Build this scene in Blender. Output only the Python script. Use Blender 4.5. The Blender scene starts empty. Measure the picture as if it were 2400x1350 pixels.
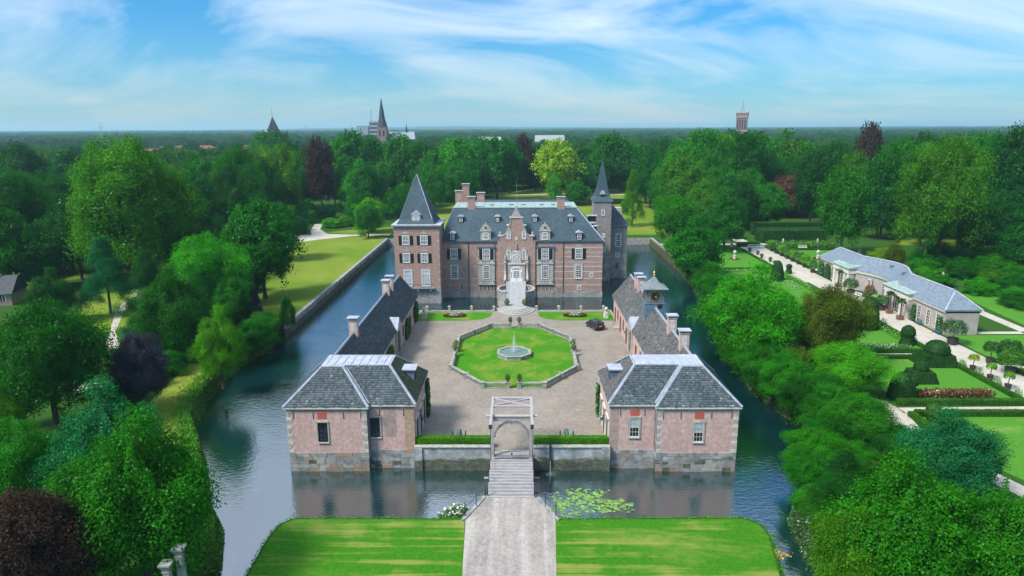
import bpy, bmesh, math, random
import numpy as np
from mathutils import Matrix, Vector

S = bpy.context.scene
R = math.radians
# ------------------------------------------------------------------ camera
# courtyard level is z = 0, the castle axis is the +Y axis, units are metres
cam_d = bpy.data.cameras.new('camera'); cam = bpy.data.objects.new('camera', cam_d)
S.collection.objects.link(cam); S.camera = cam
cam_d.sensor_width = 36.0; cam_d.lens = 24.0; cam_d.clip_start = 0.5; cam_d.clip_end = 30000
PITCH, YAW, ROLL = R(13.26), R(0.6623), R(-0.3)
fwd = Vector((-math.sin(YAW)*math.cos(PITCH), math.cos(YAW)*math.cos(PITCH), -math.sin(PITCH)))
r0 = Vector((math.cos(YAW), math.sin(YAW), 0)); u0 = r0.cross(fwd)
rt = math.cos(ROLL)*r0 + math.sin(ROLL)*u0; up = -math.sin(ROLL)*r0 + math.cos(ROLL)*u0
cam.matrix_world = Matrix(((rt.x, up.x, -fwd.x, 0.95), (rt.y, up.y, -fwd.y, 0.0), (rt.z, up.z, -fwd.z, 37.0), (0, 0, 0, 1)))

# ------------------------------------------------------------------ sky and sun
SUN_AZ, SUN_EL = R(-124), R(50)          # azimuth from +Y, negative = left of the view
world = bpy.data.worlds.new('World'); S.world = world; world.use_nodes = True
wt = world.node_tree; wt.nodes.clear()
def wn(t, **k):
    n = wt.nodes.new(t)
    for a, b in k.items(): setattr(n, a, b)
    return n
def wl(a, b): wt.links.new(a, b)
def wmath(op, a, b=None, c=None):
    n = wn('ShaderNodeMath', operation=op)
    for i, v in enumerate((a, b, c)):
        if v is None: continue
        if isinstance(v, (int, float)): n.inputs[i].default_value = v
        else: wl(v, n.inputs[i])
    return n.outputs[0]
sky = wn('ShaderNodeTexSky', sky_type='NISHITA', sun_disc=False, sun_elevation=SUN_EL, sun_rotation=SUN_AZ, altitude=50, air_density=1.1, dust_density=0.6, ozone_density=2.5)
tc = wn('ShaderNodeTexCoord'); sep = wn('ShaderNodeSeparateXYZ'); wl(tc.outputs['Generated'], sep.inputs[0])
zz = wmath('MAXIMUM', sep.outputs[2], 0.0)
# cirrus on a flat cloud layer: direction divided by height gives the perspective of a layer
den = wmath('ADD', zz, 0.30)
cx = wmath('DIVIDE', sep.outputs[0], den); cy = wmath('DIVIDE', sep.outputs[1], den)
cmb = wn('ShaderNodeCombineXYZ'); wl(cx, cmb.inputs[0]); wl(cy, cmb.inputs[1])
mp = wn('ShaderNodeMapping'); wl(cmb.outputs[0], mp.inputs[0])
mp.inputs['Location'].default_value = (14.02, 14.2, 0); mp.inputs['Rotation'].default_value = (0, 0, R(28)); mp.inputs['Scale'].default_value = (0.6, 1.0, 1)
n1 = wn('ShaderNodeTexNoise'); wl(mp.outputs[0], n1.inputs['Vector'])
n1.inputs['Scale'].default_value = 1.7; n1.inputs['Detail'].default_value = 9; n1.inputs['Roughness'].default_value = 0.56; n1.inputs['Distortion'].default_value = 0.9
cr = wn('ShaderNodeValToRGB'); wl(n1.outputs['Fac'], cr.inputs[0])
cr.color_ramp.elements[0].position = 0.42; cr.color_ramp.elements[0].color = (0, 0, 0, 1)
cr.color_ramp.elements[1].position = 0.78; cr.color_ramp.elements[1].color = (1, 1, 1, 1)
e = cr.color_ramp.elements.new(0.58); e.color = (.5, .5, .5, 1)
# haze towards the horizon, the same all round
hz = wmath('POWER', wmath('SUBTRACT', 1.0, zz), 13.0)
tint = wn('ShaderNodeMix', data_type='RGBA', blend_type='MULTIPLY'); tint.inputs[0].default_value = 1.0
wl(sky.outputs[0], tint.inputs[6]); tint.inputs[7].default_value = (0.06, 0.335, 0.55, 1)
m0 = wn('ShaderNodeMix', data_type='RGBA'); wl(wmath('MULTIPLY', hz, 0.75), m0.inputs[0]); wl(tint.outputs[2], m0.inputs[6]); m0.inputs[7].default_value = (2.1, 2.6, 2.75, 1)
m1 = wn('ShaderNodeMix', data_type='RGBA'); wl(wmath('MULTIPLY', cr.outputs[0], 0.80), m1.inputs[0]); wl(m0.outputs[2], m1.inputs[6]); 
ca = wn('ShaderNodeMix', data_type='RGBA', blend_type='ADD'); ca.inputs[0].default_value = 1.0; ca.inputs[6].default_value = (3.5, 3.7, 3.8, 1)
cs = wn('ShaderNodeMix', data_type='RGBA', blend_type='MULTIPLY'); cs.inputs[0].default_value = 1.0; wl(sky.outputs[0], cs.inputs[6]); cs.inputs[7].default_value = (.10, .10, .10, 1)
wl(cs.outputs[2], ca.inputs[7])
lift = wn('ShaderNodeVectorMath', operation='SCALE'); wl(ca.outputs[2], lift.inputs[0]); wl(wmath('MULTIPLY_ADD', zz, 3.0, 0.58), lift.inputs[3]); wl(lift.outputs[0], m1.inputs[7])   # cloud layers brighten towards the zenith all round (CIE overcast: 1 + 2 sin el)
#       # thin cloud scatters the sky and sun light behind it
bg = wn('ShaderNodeBackground'); bg.inputs[1].default_value = 0.10; wl(m1.outputs[2], bg.inputs[0])
wo = wn('ShaderNodeOutputWorld'); wl(bg.outputs[0], wo.inputs[0])

sun_d = bpy.data.lights.new('sun', 'SUN'); sun = bpy.data.objects.new('sun', sun_d); S.collection.objects.link(sun)
sun_d.energy = 2.0; sun_d.angle = R(14); sun_d.color = (1.0, 0.95, 0.86)
sdir = Vector((math.sin(SUN_AZ)*math.cos(SUN_EL), math.cos(SUN_AZ)*math.cos(SUN_EL), math.sin(SUN_EL)))
sun.rotation_euler = sdir.to_track_quat('Z', 'Y').to_euler(); sun.location = (0, 0, 200)

S.view_settings.view_transform = 'Standard'; S.view_settings.look = 'None'
S.view_settings.exposure = 1.5; S.view_settings.gamma = 1.0; S.view_settings.use_curve_mapping = False
S.render.engine = 'CYCLES'
cy_ = S.cycles
cy_.max_bounces = 6; cy_.diffuse_bounces = 3; cy_.glossy_bounces = 3; cy_.transmission_bounces = 4; cy_.transparent_max_bounces = 6; cy_.volume_bounces = 1
cy_.use_denoising = True; cy_.caustics_reflective = False; cy_.caustics_refractive = False
cy_.sample_clamp_indirect = 6.0
# ------------------------------------------------------------------ helpers
COL = S.collection
def wpos(o):
    p = Vector((0, 0, 0))
    while o is not None:
        p += o.location; o = o.parent
    return p
def tag(o, label=None, cat=None, group=None, kind=None):
    if label: o['label'] = label
    if cat: o['category'] = cat
    if group: o['group'] = group
    if kind: o['kind'] = kind
    return o
def empty(name, loc, label, cat, group=None, rz=0.0, scale=None):
    o = bpy.data.objects.new(name, None); o.empty_display_size = .3; o.location = loc; o.rotation_euler = (0, 0, rz)
    if scale: o.scale = scale
    COL.objects.link(o); return tag(o, label, cat, group)
def link(name, me, parent=None, loc=(0, 0, 0), rz=0.0, scale=None):
    o = bpy.data.objects.new(name, me); COL.objects.link(o); o.location = loc; o.rotation_euler = (0, 0, rz)
    if scale: o.scale = scale
    if parent is not None: o.parent = parent
    return o
def copy_tree(o, parent=None):
    c = o.copy(); COL.objects.link(c); c.parent = parent
    for ch in o.children: copy_tree(ch, c)
    return c
def mesh_np(name, V, F, m, tone=None, smooth=False):
    V = np.asarray(V, np.float32); F = np.asarray(F, np.int32)
    me = bpy.data.meshes.new(name); n, k = F.shape
    me.vertices.add(len(V)); me.vertices.foreach_set('co', V.ravel())
    me.loops.add(n*k); me.loops.foreach_set('vertex_index', F.ravel())
    me.polygons.add(n); me.polygons.foreach_set('loop_start', np.arange(0, n*k, k, dtype=np.int32))
    me.update(calc_edges=True)
    if tone is not None:
        a = me.attributes.new('tone', 'FLOAT', 'FACE'); a.data.foreach_set('value', np.asarray(tone, np.float32))
    if smooth: me.polygons.foreach_set('use_smooth', np.ones(n, bool))
    if m: me.materials.append(m)
    return me
class MB:
    """collects solid shapes in world (or local) coordinates and builds one mesh object"""
    def __init__(s, M=None): s.v = []; s.f = []; s.M = M
    def add(s, vs, fs):
        b = len(s.v)
        s.v += [tuple(s.M @ Vector(p)) for p in vs] if s.M is not None else [tuple(p) for p in vs]
        s.f += [tuple(b+i for i in f) for f in fs]; return s
    def box(s, x0, x1, y0, y1, z0, z1):
        return s.add([(x0,y0,z0),(x1,y0,z0),(x1,y1,z0),(x0,y1,z0),(x0,y0,z1),(x1,y0,z1),(x1,y1,z1),(x0,y1,z1)],
                     [(0,3,2,1),(4,5,6,7),(0,1,5,4),(1,2,6,5),(2,3,7,6),(3,0,4,7)])
    def prism(s, poly, z0, z1):
        n = len(poly)
        return s.add([(x,y,z0) for x,y in poly]+[(x,y,z1) for x,y in poly],
                     [tuple(range(n))[::-1], tuple(range(n,2*n))]+[(i,(i+1)%n,n+(i+1)%n,n+i) for i in range(n)])
    def slab(s, prof, y0, y1):       # profile in (x, z), extruded along y
        n = len(prof)
        return s.add([(x,y0,z) for x,z in prof]+[(x,y1,z) for x,z in prof],
                     [tuple(range(n)), tuple(range(n,2*n))[::-1]]+[(i,n+i,n+(i+1)%n,(i+1)%n) for i in range(n)])
    def tube(s, p0, p1, r0, r1=None, n=8):
        return s.path([p0, p1], [r0, r0 if r1 is None else r1], n)
    def path(s, pts, rs, n=8):
        pts = [Vector(p) for p in pts]; vs = []
        if isinstance(rs, (int, float)): rs = [rs]*len(pts)
        for i, p in enumerate(pts):
            d = (pts[min(i+1, len(pts)-1)]-pts[max(i-1, 0)]).normalized()
            a = d.orthogonal().normalized() if i == 0 else (a - d*a.dot(d)).normalized()
            b = d.cross(a)
            vs += [p+(a*math.cos(t)+b*math.sin(t))*rs[i] for t in [2*math.pi*k/n for k in range(n)]]
        m = len(pts)
        fs = [(i*n+k, i*n+(k+1)%n, (i+1)*n+(k+1)%n, (i+1)*n+k) for i in range(m-1) for k in range(n)]
        return s.add(vs, fs+[tuple(range(n))[::-1], tuple(range((m-1)*n, m*n))])
    def lathe(s, cx, cy, prof, n=16, z=0.0):
        vs = [(cx+r*math.cos(2*math.pi*k/n), cy+r*math.sin(2*math.pi*k/n), z+h) for r, h in prof for k in range(n)]
        m = len(prof)
        return s.add(vs, [(i*n+k, i*n+(k+1)%n, (i+1)*n+(k+1)%n, (i+1)*n+k) for i in range(m-1) for k in range(n)]+[tuple(range(n))[::-1], tuple(range((m-1)*n, m*n))])
    def ball(s, c, r, n=10, m=7, sc=(1, 1, 1)):
        return s.add([(c[0]+r*sc[0]*math.sin(math.pi*(i+.02)/(m-.96))*math.cos(2*math.pi*k/n), c[1]+r*sc[1]*math.sin(math.pi*(i+.02)/(m-.96))*math.sin(2*math.pi*k/n), c[2]+r*sc[2]*math.cos(math.pi*(i+.02)/(m-.96))) for i in range(m) for k in range(n)],
                     [(i*n+k, (i+1)*n+k, (i+1)*n+(k+1)%n, i*n+(k+1)%n) for i in range(m-1) for k in range(n)])
    def mesh(s, name, m, smooth=False):
        me = bpy.data.meshes.new(name); me.from_pydata(s.v, [], s.f); me.validate(); me.update()
        bm = bmesh.new(); bm.from_mesh(me); bmesh.ops.recalc_face_normals(bm, faces=bm.faces); bm.to_mesh(me); bm.free()
        if smooth: me.polygons.foreach_set('use_smooth', [True]*len(me.polygons))
        me.materials.append(m); return me
    def build(s, name, m, parent=None, smooth=False, local=False, kind=None):
        o = link(name, s.mesh(name, m, smooth), parent)
        if parent is not None and not local: o.location = -wpos(parent)
        if kind: o['kind'] = kind
        return o
def face_M(x, y, face):
    """local u = to the right seen from outside, -y = outward, z up"""
    a = {'S': 0, 'E': 90, 'N': 180, 'W': -90}[face] if isinstance(face, str) else face
    return Matrix.Translation((x, y, 0)) @ Matrix.Rotation(R(a), 4, 'Z')

# ------------------------------------------------------------------ materials
class NT:
    def __init__(s, name):
        s.m = bpy.data.materials.new(name); s.m.use_nodes = True; s.t = s.m.node_tree; s.t.nodes.clear()
        s.out = s.n('ShaderNodeOutputMaterial')
    def n(s, t, **k):
        n = s.t.nodes.new(t)
        for a, b in k.items(): setattr(n, a, b)
        return n
    def l(s, a, b): s.t.links.new(a, b)
    def sv(s, inp, v):
        if isinstance(v, (int, float, tuple)): inp.default_value = v if not isinstance(v, tuple) else (tuple(v)+(1,))[:4] if len(v) == 3 and inp.type == 'RGBA' else v
        else: s.l(v, inp)
    def pos(s, kind='pos'):
        if kind == 'pos': return s.n('ShaderNodeNewGeometry').outputs['Position']
        return s.n('ShaderNodeTexCoord').outputs['Object']
    def noise(s, vec, scale, detail=4, rough=.55, sc=None, dist=0):
        if sc:
            mp = s.n('ShaderNodeMapping'); s.l(vec, mp.inputs[0]); mp.inputs['Scale'].default_value = sc; vec = mp.outputs[0]
        n = s.n('ShaderNodeTexNoise'); s.l(vec, n.inputs['Vector']); n.inputs['Scale'].default_value = scale
        n.inputs['Detail'].default_value = detail; n.inputs['Roughness'].default_value = rough; n.inputs['Distortion'].default_value = dist
        return n.outputs['Fac']
    def ramp(s, fac, stops):
        r = s.n('ShaderNodeValToRGB'); s.l(fac, r.inputs[0]); el = r.color_ramp.elements
        while len(el) < len(stops): el.new(.5)
        for e, (p, c) in zip(el, stops):
            e.position = p; e.color = (tuple(c)+(1,))[:4] if isinstance(c, tuple) else (c, c, c, 1)
        return r.outputs[0]
    def mix(s, fac, a, b, blend='MIX'):
        m = s.n('ShaderNodeMix', data_type='RGBA', blend_type=blend)
        s.sv(m.inputs[0], fac); s.sv(m.inputs[6], a); s.sv(m.inputs[7], b); return m.outputs[2]
    def math(s, op, a, b=0.0):
        m = s.n('ShaderNodeMath', operation=op); s.sv(m.inputs[0], a); s.sv(m.inputs[1], b); return m.outputs[0]
    def bump(s, h, strength, dist=.02):
        b = s.n('ShaderNodeBump'); b.inputs['Strength'].default_value = strength; b.inputs['Distance'].default_value = dist; s.l(h, b.inputs['Height']); return b.outputs[0]
    def prin(s, col, rough=.8, spec=.3, metal=0.0, normal=None):
        p = s.n('ShaderNodeBsdfPrincipled'); s.sv(p.inputs['Base Color'], col); s.sv(p.inputs['Roughness'], rough)
        p.inputs['Specular IOR Level'].default_value = spec; p.inputs['Metallic'].default_value = metal
        if normal is not None: s.l(normal, p.inputs['Normal'])
        s.l(p.outputs[0], s.out.inputs[0]); return s.m
def simple(name, a, b=None, scale=3.0, rough=.8, spec=.3, metal=0.0, bump=0.0, detail=5, lo=.35, hi=.65, coord='pos', sc=None):
    t = NT(name); v = t.pos(coord); f = t.noise(v, scale, detail, .6, sc)
    b = b or tuple(c*.75 for c in a)
    return t.prin(t.ramp(f, [(lo, b), (hi, a)]), rough, spec, metal, t.bump(f, bump) if bump else None)
def masonry(name, c1, c2, mortar, bw, rh, ms=.012, patch=None, patch_scale=.35, rough=.9, bump=.25, stain=None):
    t = NT(name); p = t.pos(); s = t.n('ShaderNodeSeparateXYZ'); t.l(p, s.inputs[0])
    c = t.n('ShaderNodeCombineXYZ'); t.l(t.math('ADD', s.outputs[0], s.outputs[1]), c.inputs[0]); t.l(s.outputs[2], c.inputs[1])
    b = t.n('ShaderNodeTexBrick'); t.l(c.outputs[0], b.inputs['Vector']); b.inputs['Scale'].default_value = 1.0
    b.inputs['Brick Width'].default_value = bw; b.inputs['Row Height'].default_value = rh; b.inputs['Mortar Size'].default_value = ms
    b.inputs['Color1'].default_value = c1+(1,); b.inputs['Color2'].default_value = c2+(1,); b.inputs['Mortar'].default_value = mortar+(1,)
    col = b.outputs[0]
    f = t.noise(p, patch_scale, 6, .62)
    if patch: col = t.mix(t.ramp(f, [(.45, 0.0), (.62, .75)]), col, patch)
    f2 = t.noise(p, 2.3, 5, .65)
    col = t.mix(.75, col, t.ramp(f2, [(.3, .6), (.7, 1.22)]), 'MULTIPLY')
    if stain:
        f3 = t.noise(p, .9, 5, .7, (1, 1, .35)); col = t.mix(t.ramp(f3, [(.52, 0.0), (.68, .8)]), col, stain)
    return t.prin(col, rough, .2, 0, t.bump(b.outputs['Fac'], -bump, .01))
M = {}
M['brick_pink'] = masonry('brick_pink', (.60,.355,.31), (.50,.29,.26), (.58,.46,.41), .22, .068, .014, (.50,.345,.31), .5, stain=(.42,.30,.27))
M['brick_patch'] = masonry('brick_patch', (.38,.25,.22), (.33,.22,.20), (.40,.33,.3), .22, .068, .014)
M['brick_ochre'] = masonry('brick_ochre', (.46,.28,.16), (.38,.22,.13), (.42,.34,.26), .22, .068, .014)
M['brick_castle'] = masonry('brick_castle', (.40,.19,.15), (.30,.145,.12), (.42,.33,.28), .22, .07, .016, (.36,.25,.185), .22)
M['brick_grey'] = masonry('brick_grey', (.27,.24,.225), (.24,.215,.205), (.28,.26,.25), .22, .07, .014, (.25,.225,.21))
M['brick_far'] = masonry('brick_far', (.26,.17,.15), (.2,.14,.13), (.3,.28,.26), .6, .2)
M['stone'] = simple('stone', (.46,.43,.37), (.28,.27,.235), 1.7, .9, .2, bump=.3)
M['stone_light'] = simple('stone_light', (.60,.58,.53), (.42,.40,.36), 2.5, .85, .2, bump=.2)
M['stone_block'] = simple('stone_block', (.34,.335,.315), (.17,.175,.165), 1.1, .9, .2, bump=.4, detail=7)
M['stone_pale'] = simple('stone_pale', (.40,.40,.37), (.26,.265,.24), 2.2, .85, .2, bump=.3)
def wall_weathered():
    t = NT('wall_weathered'); p = t.pos(); f = t.noise(p, .8, 8, .68)
    c = t.ramp(f, [(.3, (.16,.165,.155)), (.5, (.32,.33,.32)), (.68, (.50,.54,.54))])
    f2 = t.noise(p, .5, 5, .6, (1, 1, 3)); s = t.n('ShaderNodeSeparateXYZ'); t.l(p, s.inputs[0])
    low = t.math('MULTIPLY', t.math('SUBTRACT', -0.55, s.outputs[2]), .9)       # algae and damp above the waterline
    k = t.math('ADD', low, t.math('MULTIPLY', t.math('SUBTRACT', f2, .5), 2.2))
    c = t.mix(t.ramp(k, [(.1, 0.0), (.5, .9)]), c, t.ramp(t.noise(p, 3, 4), [(.4, (.045,.05,.04)), (.65, (.12,.14,.06))]))
    return t.prin(c, .9, .2, 0, t.bump(f, .4))
M['wall_weathered'] = wall_weathered()
def slate(name, stops, rough=.7, streak=None):
    t = NT(name); a = t.n('ShaderNodeAttribute', attribute_name='tone'); p = t.pos()
    f = t.noise(p, .35, 5, .6); k = t.math('ADD', a.outputs['Fac'], t.math('MULTIPLY', t.math('SUBTRACT', f, .5), .7))
    c = t.ramp(k, stops)
    f2 = t.noise(p, 9, 4); c = t.mix(.5, c, t.ramp(f2, [(.3, .6), (.7, 1.3)]), 'MULTIPLY')
    return t.prin(c, rough, .2)
M['slate'] = slate('slate', [(0, (.038,.052,.06)), (.45, (.085,.108,.118)), (.8, (.15,.175,.185)), (1, (.27,.29,.29))])
M['slate_brown'] = slate('slate_brown', [(0, (.06,.06,.062)), (.45, (.12,.118,.118)), (.8, (.185,.178,.17)), (1, (.28,.27,.25))])
M['slate_moss'] = slate('slate_moss', [(0, (.04,.055,.04)), (.45, (.09,.105,.05)), (.8, (.15,.16,.08)), (1, (.22,.23,.15))])
def slate_fine():
    t = NT('slate_fine'); p = t.pos(); s = t.n('ShaderNodeSeparateXYZ'); t.l(p, s.inputs[0])
    c = t.n('ShaderNodeCombineXYZ'); t.l(t.math('ADD', s.outputs[0], s.outputs[1]), c.inputs[0]); t.l(t.math('MULTIPLY', s.outputs[2], 1.2), c.inputs[1])
    b = t.n('ShaderNodeTexBrick'); t.l(c.outputs[0], b.inputs['Vector']); b.inputs['Scale'].default_value = 1
    b.inputs['Brick Width'].default_value = .3; b.inputs['Row Height'].default_value = .22; b.inputs['Mortar Size'].default_value = .015
    b.inputs['Color1'].default_value = (.034,.066,.084,1); b.inputs['Color2'].default_value = (.058,.096,.116,1); b.inputs['Mortar'].default_value = (.02,.03,.045,1)
    f = t.noise(p, 1.6, 6, .7); col = t.mix(t.ramp(f, [(.56, 0.0), (.74, .55)]), b.outputs[0], (.11,.155,.175))
    f2 = t.noise(p, .25, 4); col = t.mix(.6, col, t.ramp(f2, [(.3, .7), (.7, 1.3)]), 'MULTIPLY')
    return t.prin(col, .65, .25, 0, t.bump(b.outputs['Fac'], -.3, .01))
M['slate_fine'] = slate_fine()
M['lead'] = simple('lead', (.40,.435,.49), (.28,.31,.36), .9, .8, .15)
M['lead_mid'] = simple('lead_mid', (.30,.335,.38), (.2,.23,.265), 1.5, .75, .2)
M['lead_dark'] = simple('lead_dark', (.13,.19,.24), (.08,.12,.16), 1.2, .5, .5)
M['copper_green'] = simple('copper_green', (.34,.42,.40), (.20,.29,.27), 1.2, .85, .12)
M['white'] = simple('white', (.80,.80,.79), (.66,.66,.64), 5, .55, .4)
M['cream'] = simple('cream', (.66,.63,.55), (.52,.49,.42), 2, .7, .3)
M['shutter'] = simple('shutter', (.016,.015,.015), (.008,.008,.008), 8, .5, .4)
M['black'] = simple('black', (.02,.02,.02), (.01,.01,.01), 8, .5, .4)
M['iron'] = simple('iron', (.035,.04,.045), (.015,.018,.02), 6, .5, .5)
M['red_paint'] = simple('red_paint', (.50,.115,.075), (.42,.09,.06), 6, .7, .3)
M['gold'] = simple('gold', (.75,.52,.14), (.6,.38,.08), 6, .35, .5, .8)
def glass(name, a, b, rough=.06):
    t = NT(name); f = t.noise(t.pos(), .55, 2); return t.prin(t.ramp(f, [(.4, a), (.6, b)]), rough, .6)
M['glass'] = glass('glass', (.012,.015,.02), (.035,.042,.055))
M['glass_blind'] = glass('glass_blind', (.30,.36,.40), (.42,.47,.50), .2)     # white blinds close behind the panes
M['wood'] = simple('wood', (.43,.405,.40), (.26,.245,.245), 2.2, .75, .3, sc=(1, 6, 6))
M['wood_grey'] = simple('wood_grey', (.28,.27,.265), (.17,.168,.168), 1.2, .75, .35, sc=(.5, 3, 3))
M['terracotta'] = simple('terracotta', (.20,.095,.06), (.14,.07,.05), 5, .8)
M['pot_dark'] = simple('pot_dark', (.055,.04,.04), (.03,.025,.025), 5, .7)
M['verdigris'] = simple('verdigris', (.10,.26,.24), (.05,.12,.12), 5, .5, .5, .4)
M['bark'] = simple('bark', (.13,.10,.075), (.06,.048,.038), 3, .95, .1, coord='obj', bump=.5)
M['bark_pale'] = simple('bark_pale', (.34,.31,.26), (.2,.18,.15), 3, .95, .1, coord='obj', bump=.5)
def leaf(name, col=None, gloss=.008, trans=.45, var=(.55, 1.5)):
    t = NT(name)
    c = t.n('ShaderNodeObjectInfo').outputs['Color'] if col is None else col
    a = t.n('ShaderNodeAttribute', attribute_name='tone')
    c = t.mix(1.0, c, t.ramp(a.outputs['Fac'], [(0, var[0]), (1, var[1])]), 'MULTIPLY')
    f = t.noise(t.pos(), .45, 4, .65); c = t.mix(.8, c, t.ramp(f, [(.32, (.62,.66,.8)), (.5, (1,1,1)), (.68, (1.25,1.25,.9))]), 'MULTIPLY')
    d = t.n('ShaderNodeBsdfDiffuse'); t.l(c, d.inputs[0])
    tr = t.n('ShaderNodeBsdfTranslucent'); t.l(t.mix(1.0, c, (1.15, 1.25, .5), 'MULTIPLY'), tr.inputs[0])
    m = t.n('ShaderNodeMixShader'); m.inputs[0].default_value = trans; t.l(d.outputs[0], m.inputs[1]); t.l(tr.outputs[0], m.inputs[2])
    g = t.n('ShaderNodeBsdfGlossy'); g.inputs['Roughness'].default_value = .45; g.inputs[0].default_value = (.8, .9, .8, 1)
    m2 = t.n('ShaderNodeMixShader'); m2.inputs[0].default_value = gloss; t.l(m.outputs[0], m2.inputs[1]); t.l(g.outputs[0], m2.inputs[2])
    t.l(m2.outputs[0], t.out.inputs[0]); return t.m
M['leaf'] = leaf('leaf')
M['box_leaf'] = leaf('box_leaf', (.038,.14,.008,1), .02, .2)
M['box_bright'] = leaf('box_bright', (.09,.29,.008,1), .02, .3)
M['yew_leaf'] = leaf('yew_leaf', (.020,.085,.010,1), .02, .15)
M['ivy'] = leaf('ivy', (.035,.12,.02,1), .05, .25)
M['flower_red'] = leaf('flower_red', (.17,.018,.03,1), .03, .2)
M['flower_white'] = leaf('flower_white', (.6,.65,.6,1), .03, .2)
M['flower_mixed'] = leaf('flower_mixed', (.22,.10,.045,1), .03, .2, (.3, 1.6))
M['flower_yellow'] = leaf('flower_yellow', (.55,.38,.03,1), .03, .2)
M['shrub_yellow'] = leaf('shrub_yellow', (.30,.30,.012,1), .04, .25)
M['lily'] = leaf('lily', (.16,.30,.06,1), .10, .1, (.6, 1.4))
M['reed'] = leaf('reed', (.065,.24,.008,1), .02, .35)
def grass(name, a, b, dry, dry_at=(.5, .7), scale=.12, stripe=0.0, fine=2.5):
    t = NT(name); p = t.pos()
    f = t.noise(p, fine, 6, .7); g = t.noise(p, scale, 7, .62, (1, 1, 1) if not stripe else (.5, 1.6, 1), .6)
    c = t.ramp(f, [(.3, b), (.7, a)]); c = t.mix(t.ramp(g, [(dry_at[0], 0.0), (dry_at[1], .9)]), c, t.mix(t.ramp(t.noise(p, 1.1, 6, .7), [(.4, 0.0), (.62, .8)]), dry, a))
    if stripe:
        w = t.noise(p, 1.0, 5, .6, (.035, .95, 1), .8); w2 = t.noise(p, .16, 4, .6)
        c = t.mix(t.ramp(t.math('ADD', w, t.math('MULTIPLY', t.math('SUBTRACT', w2, .5), .8)), [(.50, 0.0), (.66, stripe)]), c, dry)
    return t.prin(c, .95, .1, 0, t.bump(f, .5, .06))
M['lawn_front'] = grass('lawn_front', (.048,.195,.006), (.022,.11,.005), (.22,.235,.055), (.52, .74), .13, .75)
M['lawn_court'] = grass('lawn_court', (.058,.225,.006), (.03,.14,.005), (.25,.22,.05), (.46, .68), .22)
M['lawn_garden'] = grass('lawn_garden', (.075,.24,.022), (.045,.16,.014), (.26,.28,.08), (.58, .78), .12)
M['lawn_park'] = grass('lawn_park', (.13,.215,.014), (.08,.155,.010), (.26,.25,.05), (.42, .72), .035)
M['ground'] = grass('ground', (.035,.105,.010), (.018,.06,.008), (.15,.18,.035), (.58, .76), .011)
def gravel(name, a, b, pale=None, streak=0):
    t = NT(name); p = t.pos(); f = t.noise(p, 7, 6, .75); g = t.noise(p, .16, 7, .68)
    c = t.ramp(f, [(.32, b), (.68, a)]); c = t.mix(.85, c, t.ramp(g, [(.3, .80), (.7, 1.16)]), 'MULTIPLY')
    if pale: c = t.mix(t.ramp(t.noise(p, .5, 8, .8), [(.56, 0.0), (.72, .55)]), c, pale)
    if streak: c = t.mix(t.ramp(t.noise(p, 1.0, 5, .6, (1.1, .06, 1), .3), [(.46, 0.0), (.66, streak)]), c, pale or a)
    v = t.n('ShaderNodeTexVoronoi'); t.l(p, v.inputs['Vector']); v.inputs['Scale'].default_value = 3.2; c = t.mix(.28, c, t.ramp(v.outputs['Color'], [(.1, .55), (.9, 1.4)]), 'MULTIPLY')
    return t.prin(c, .92, .2, 0, t.bump(f, .4, .02))
M['cobble'] = gravel('cobble', (.30,.258,.215), (.18,.155,.13), (.46,.41,.35))
M['road'] = gravel('road', (.36,.325,.29), (.20,.18,.16), (.50,.465,.43), .4)
M['path'] = gravel('path', (.48,.44,.37), (.37,.34,.285))
M['flag_stone'] = simple('flag_stone', (.37,.37,.365), (.27,.275,.275), 1.6, .8, .3)
def water(name, base, b1, b2):
    t = NT(name); p = t.pos()
    f = t.noise(p, 1.6, 4, .55, (1, 1.7, 1)); f2 = t.noise(p, .28, 3, .5)
    h = t.math('MULTIPLY', f, t.math('ADD', t.math('MULTIPLY', f2, .8), .4))
    col = t.ramp(t.noise(p, 9, 5, .7), [(.66, base), (.74, tuple(c*1.6+.01 for c in base))])
    m = t.prin(col, b1, .5, 0, t.bump(h, b2, .12)); m.node_tree.nodes['Principled BSDF'].inputs['IOR'].default_value = 4.2; return m
M['water'] = water('water', (.003,.025,.028), .04, .34)
M['water_pond'] = water('water_pond', (.02,.035,.02), .08, .3)
# ------------------------------------------------------------------ foliage
rng = np.random.default_rng(11)
def unit(v): return v/np.maximum(np.linalg.norm(v, axis=-1, keepdims=True), 1e-6)
def leaf_cards(P, N, size, name, m, tone=None, flat=.55, aspect=.62, r=None):
    """kite-shaped leaves: P points, N preferred normals, size per leaf"""
    r = r or rng; n = len(P); size = np.broadcast_to(size, (n,))[:, None]*(.65+.7*r.random((n, 1)))
    nn = unit(N+flat*r.normal(size=(n, 3))); a = unit(np.cross(nn, r.normal(size=(n, 3)))); b = np.cross(nn, a)
    V = np.stack([P-a*size*.5, P+b*size*.5*aspect+nn*size*.08, P+a*size*.5, P-b*size*.5*aspect+nn*size*.08], 1).reshape(-1, 3)
    F = np.arange(4*n).reshape(n, 4)
    t = r.random(n) if tone is None else np.clip(tone+.25*(r.random(n)-.5), 0, 1)
    return mesh_np(name, V, F, m, t)
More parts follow.
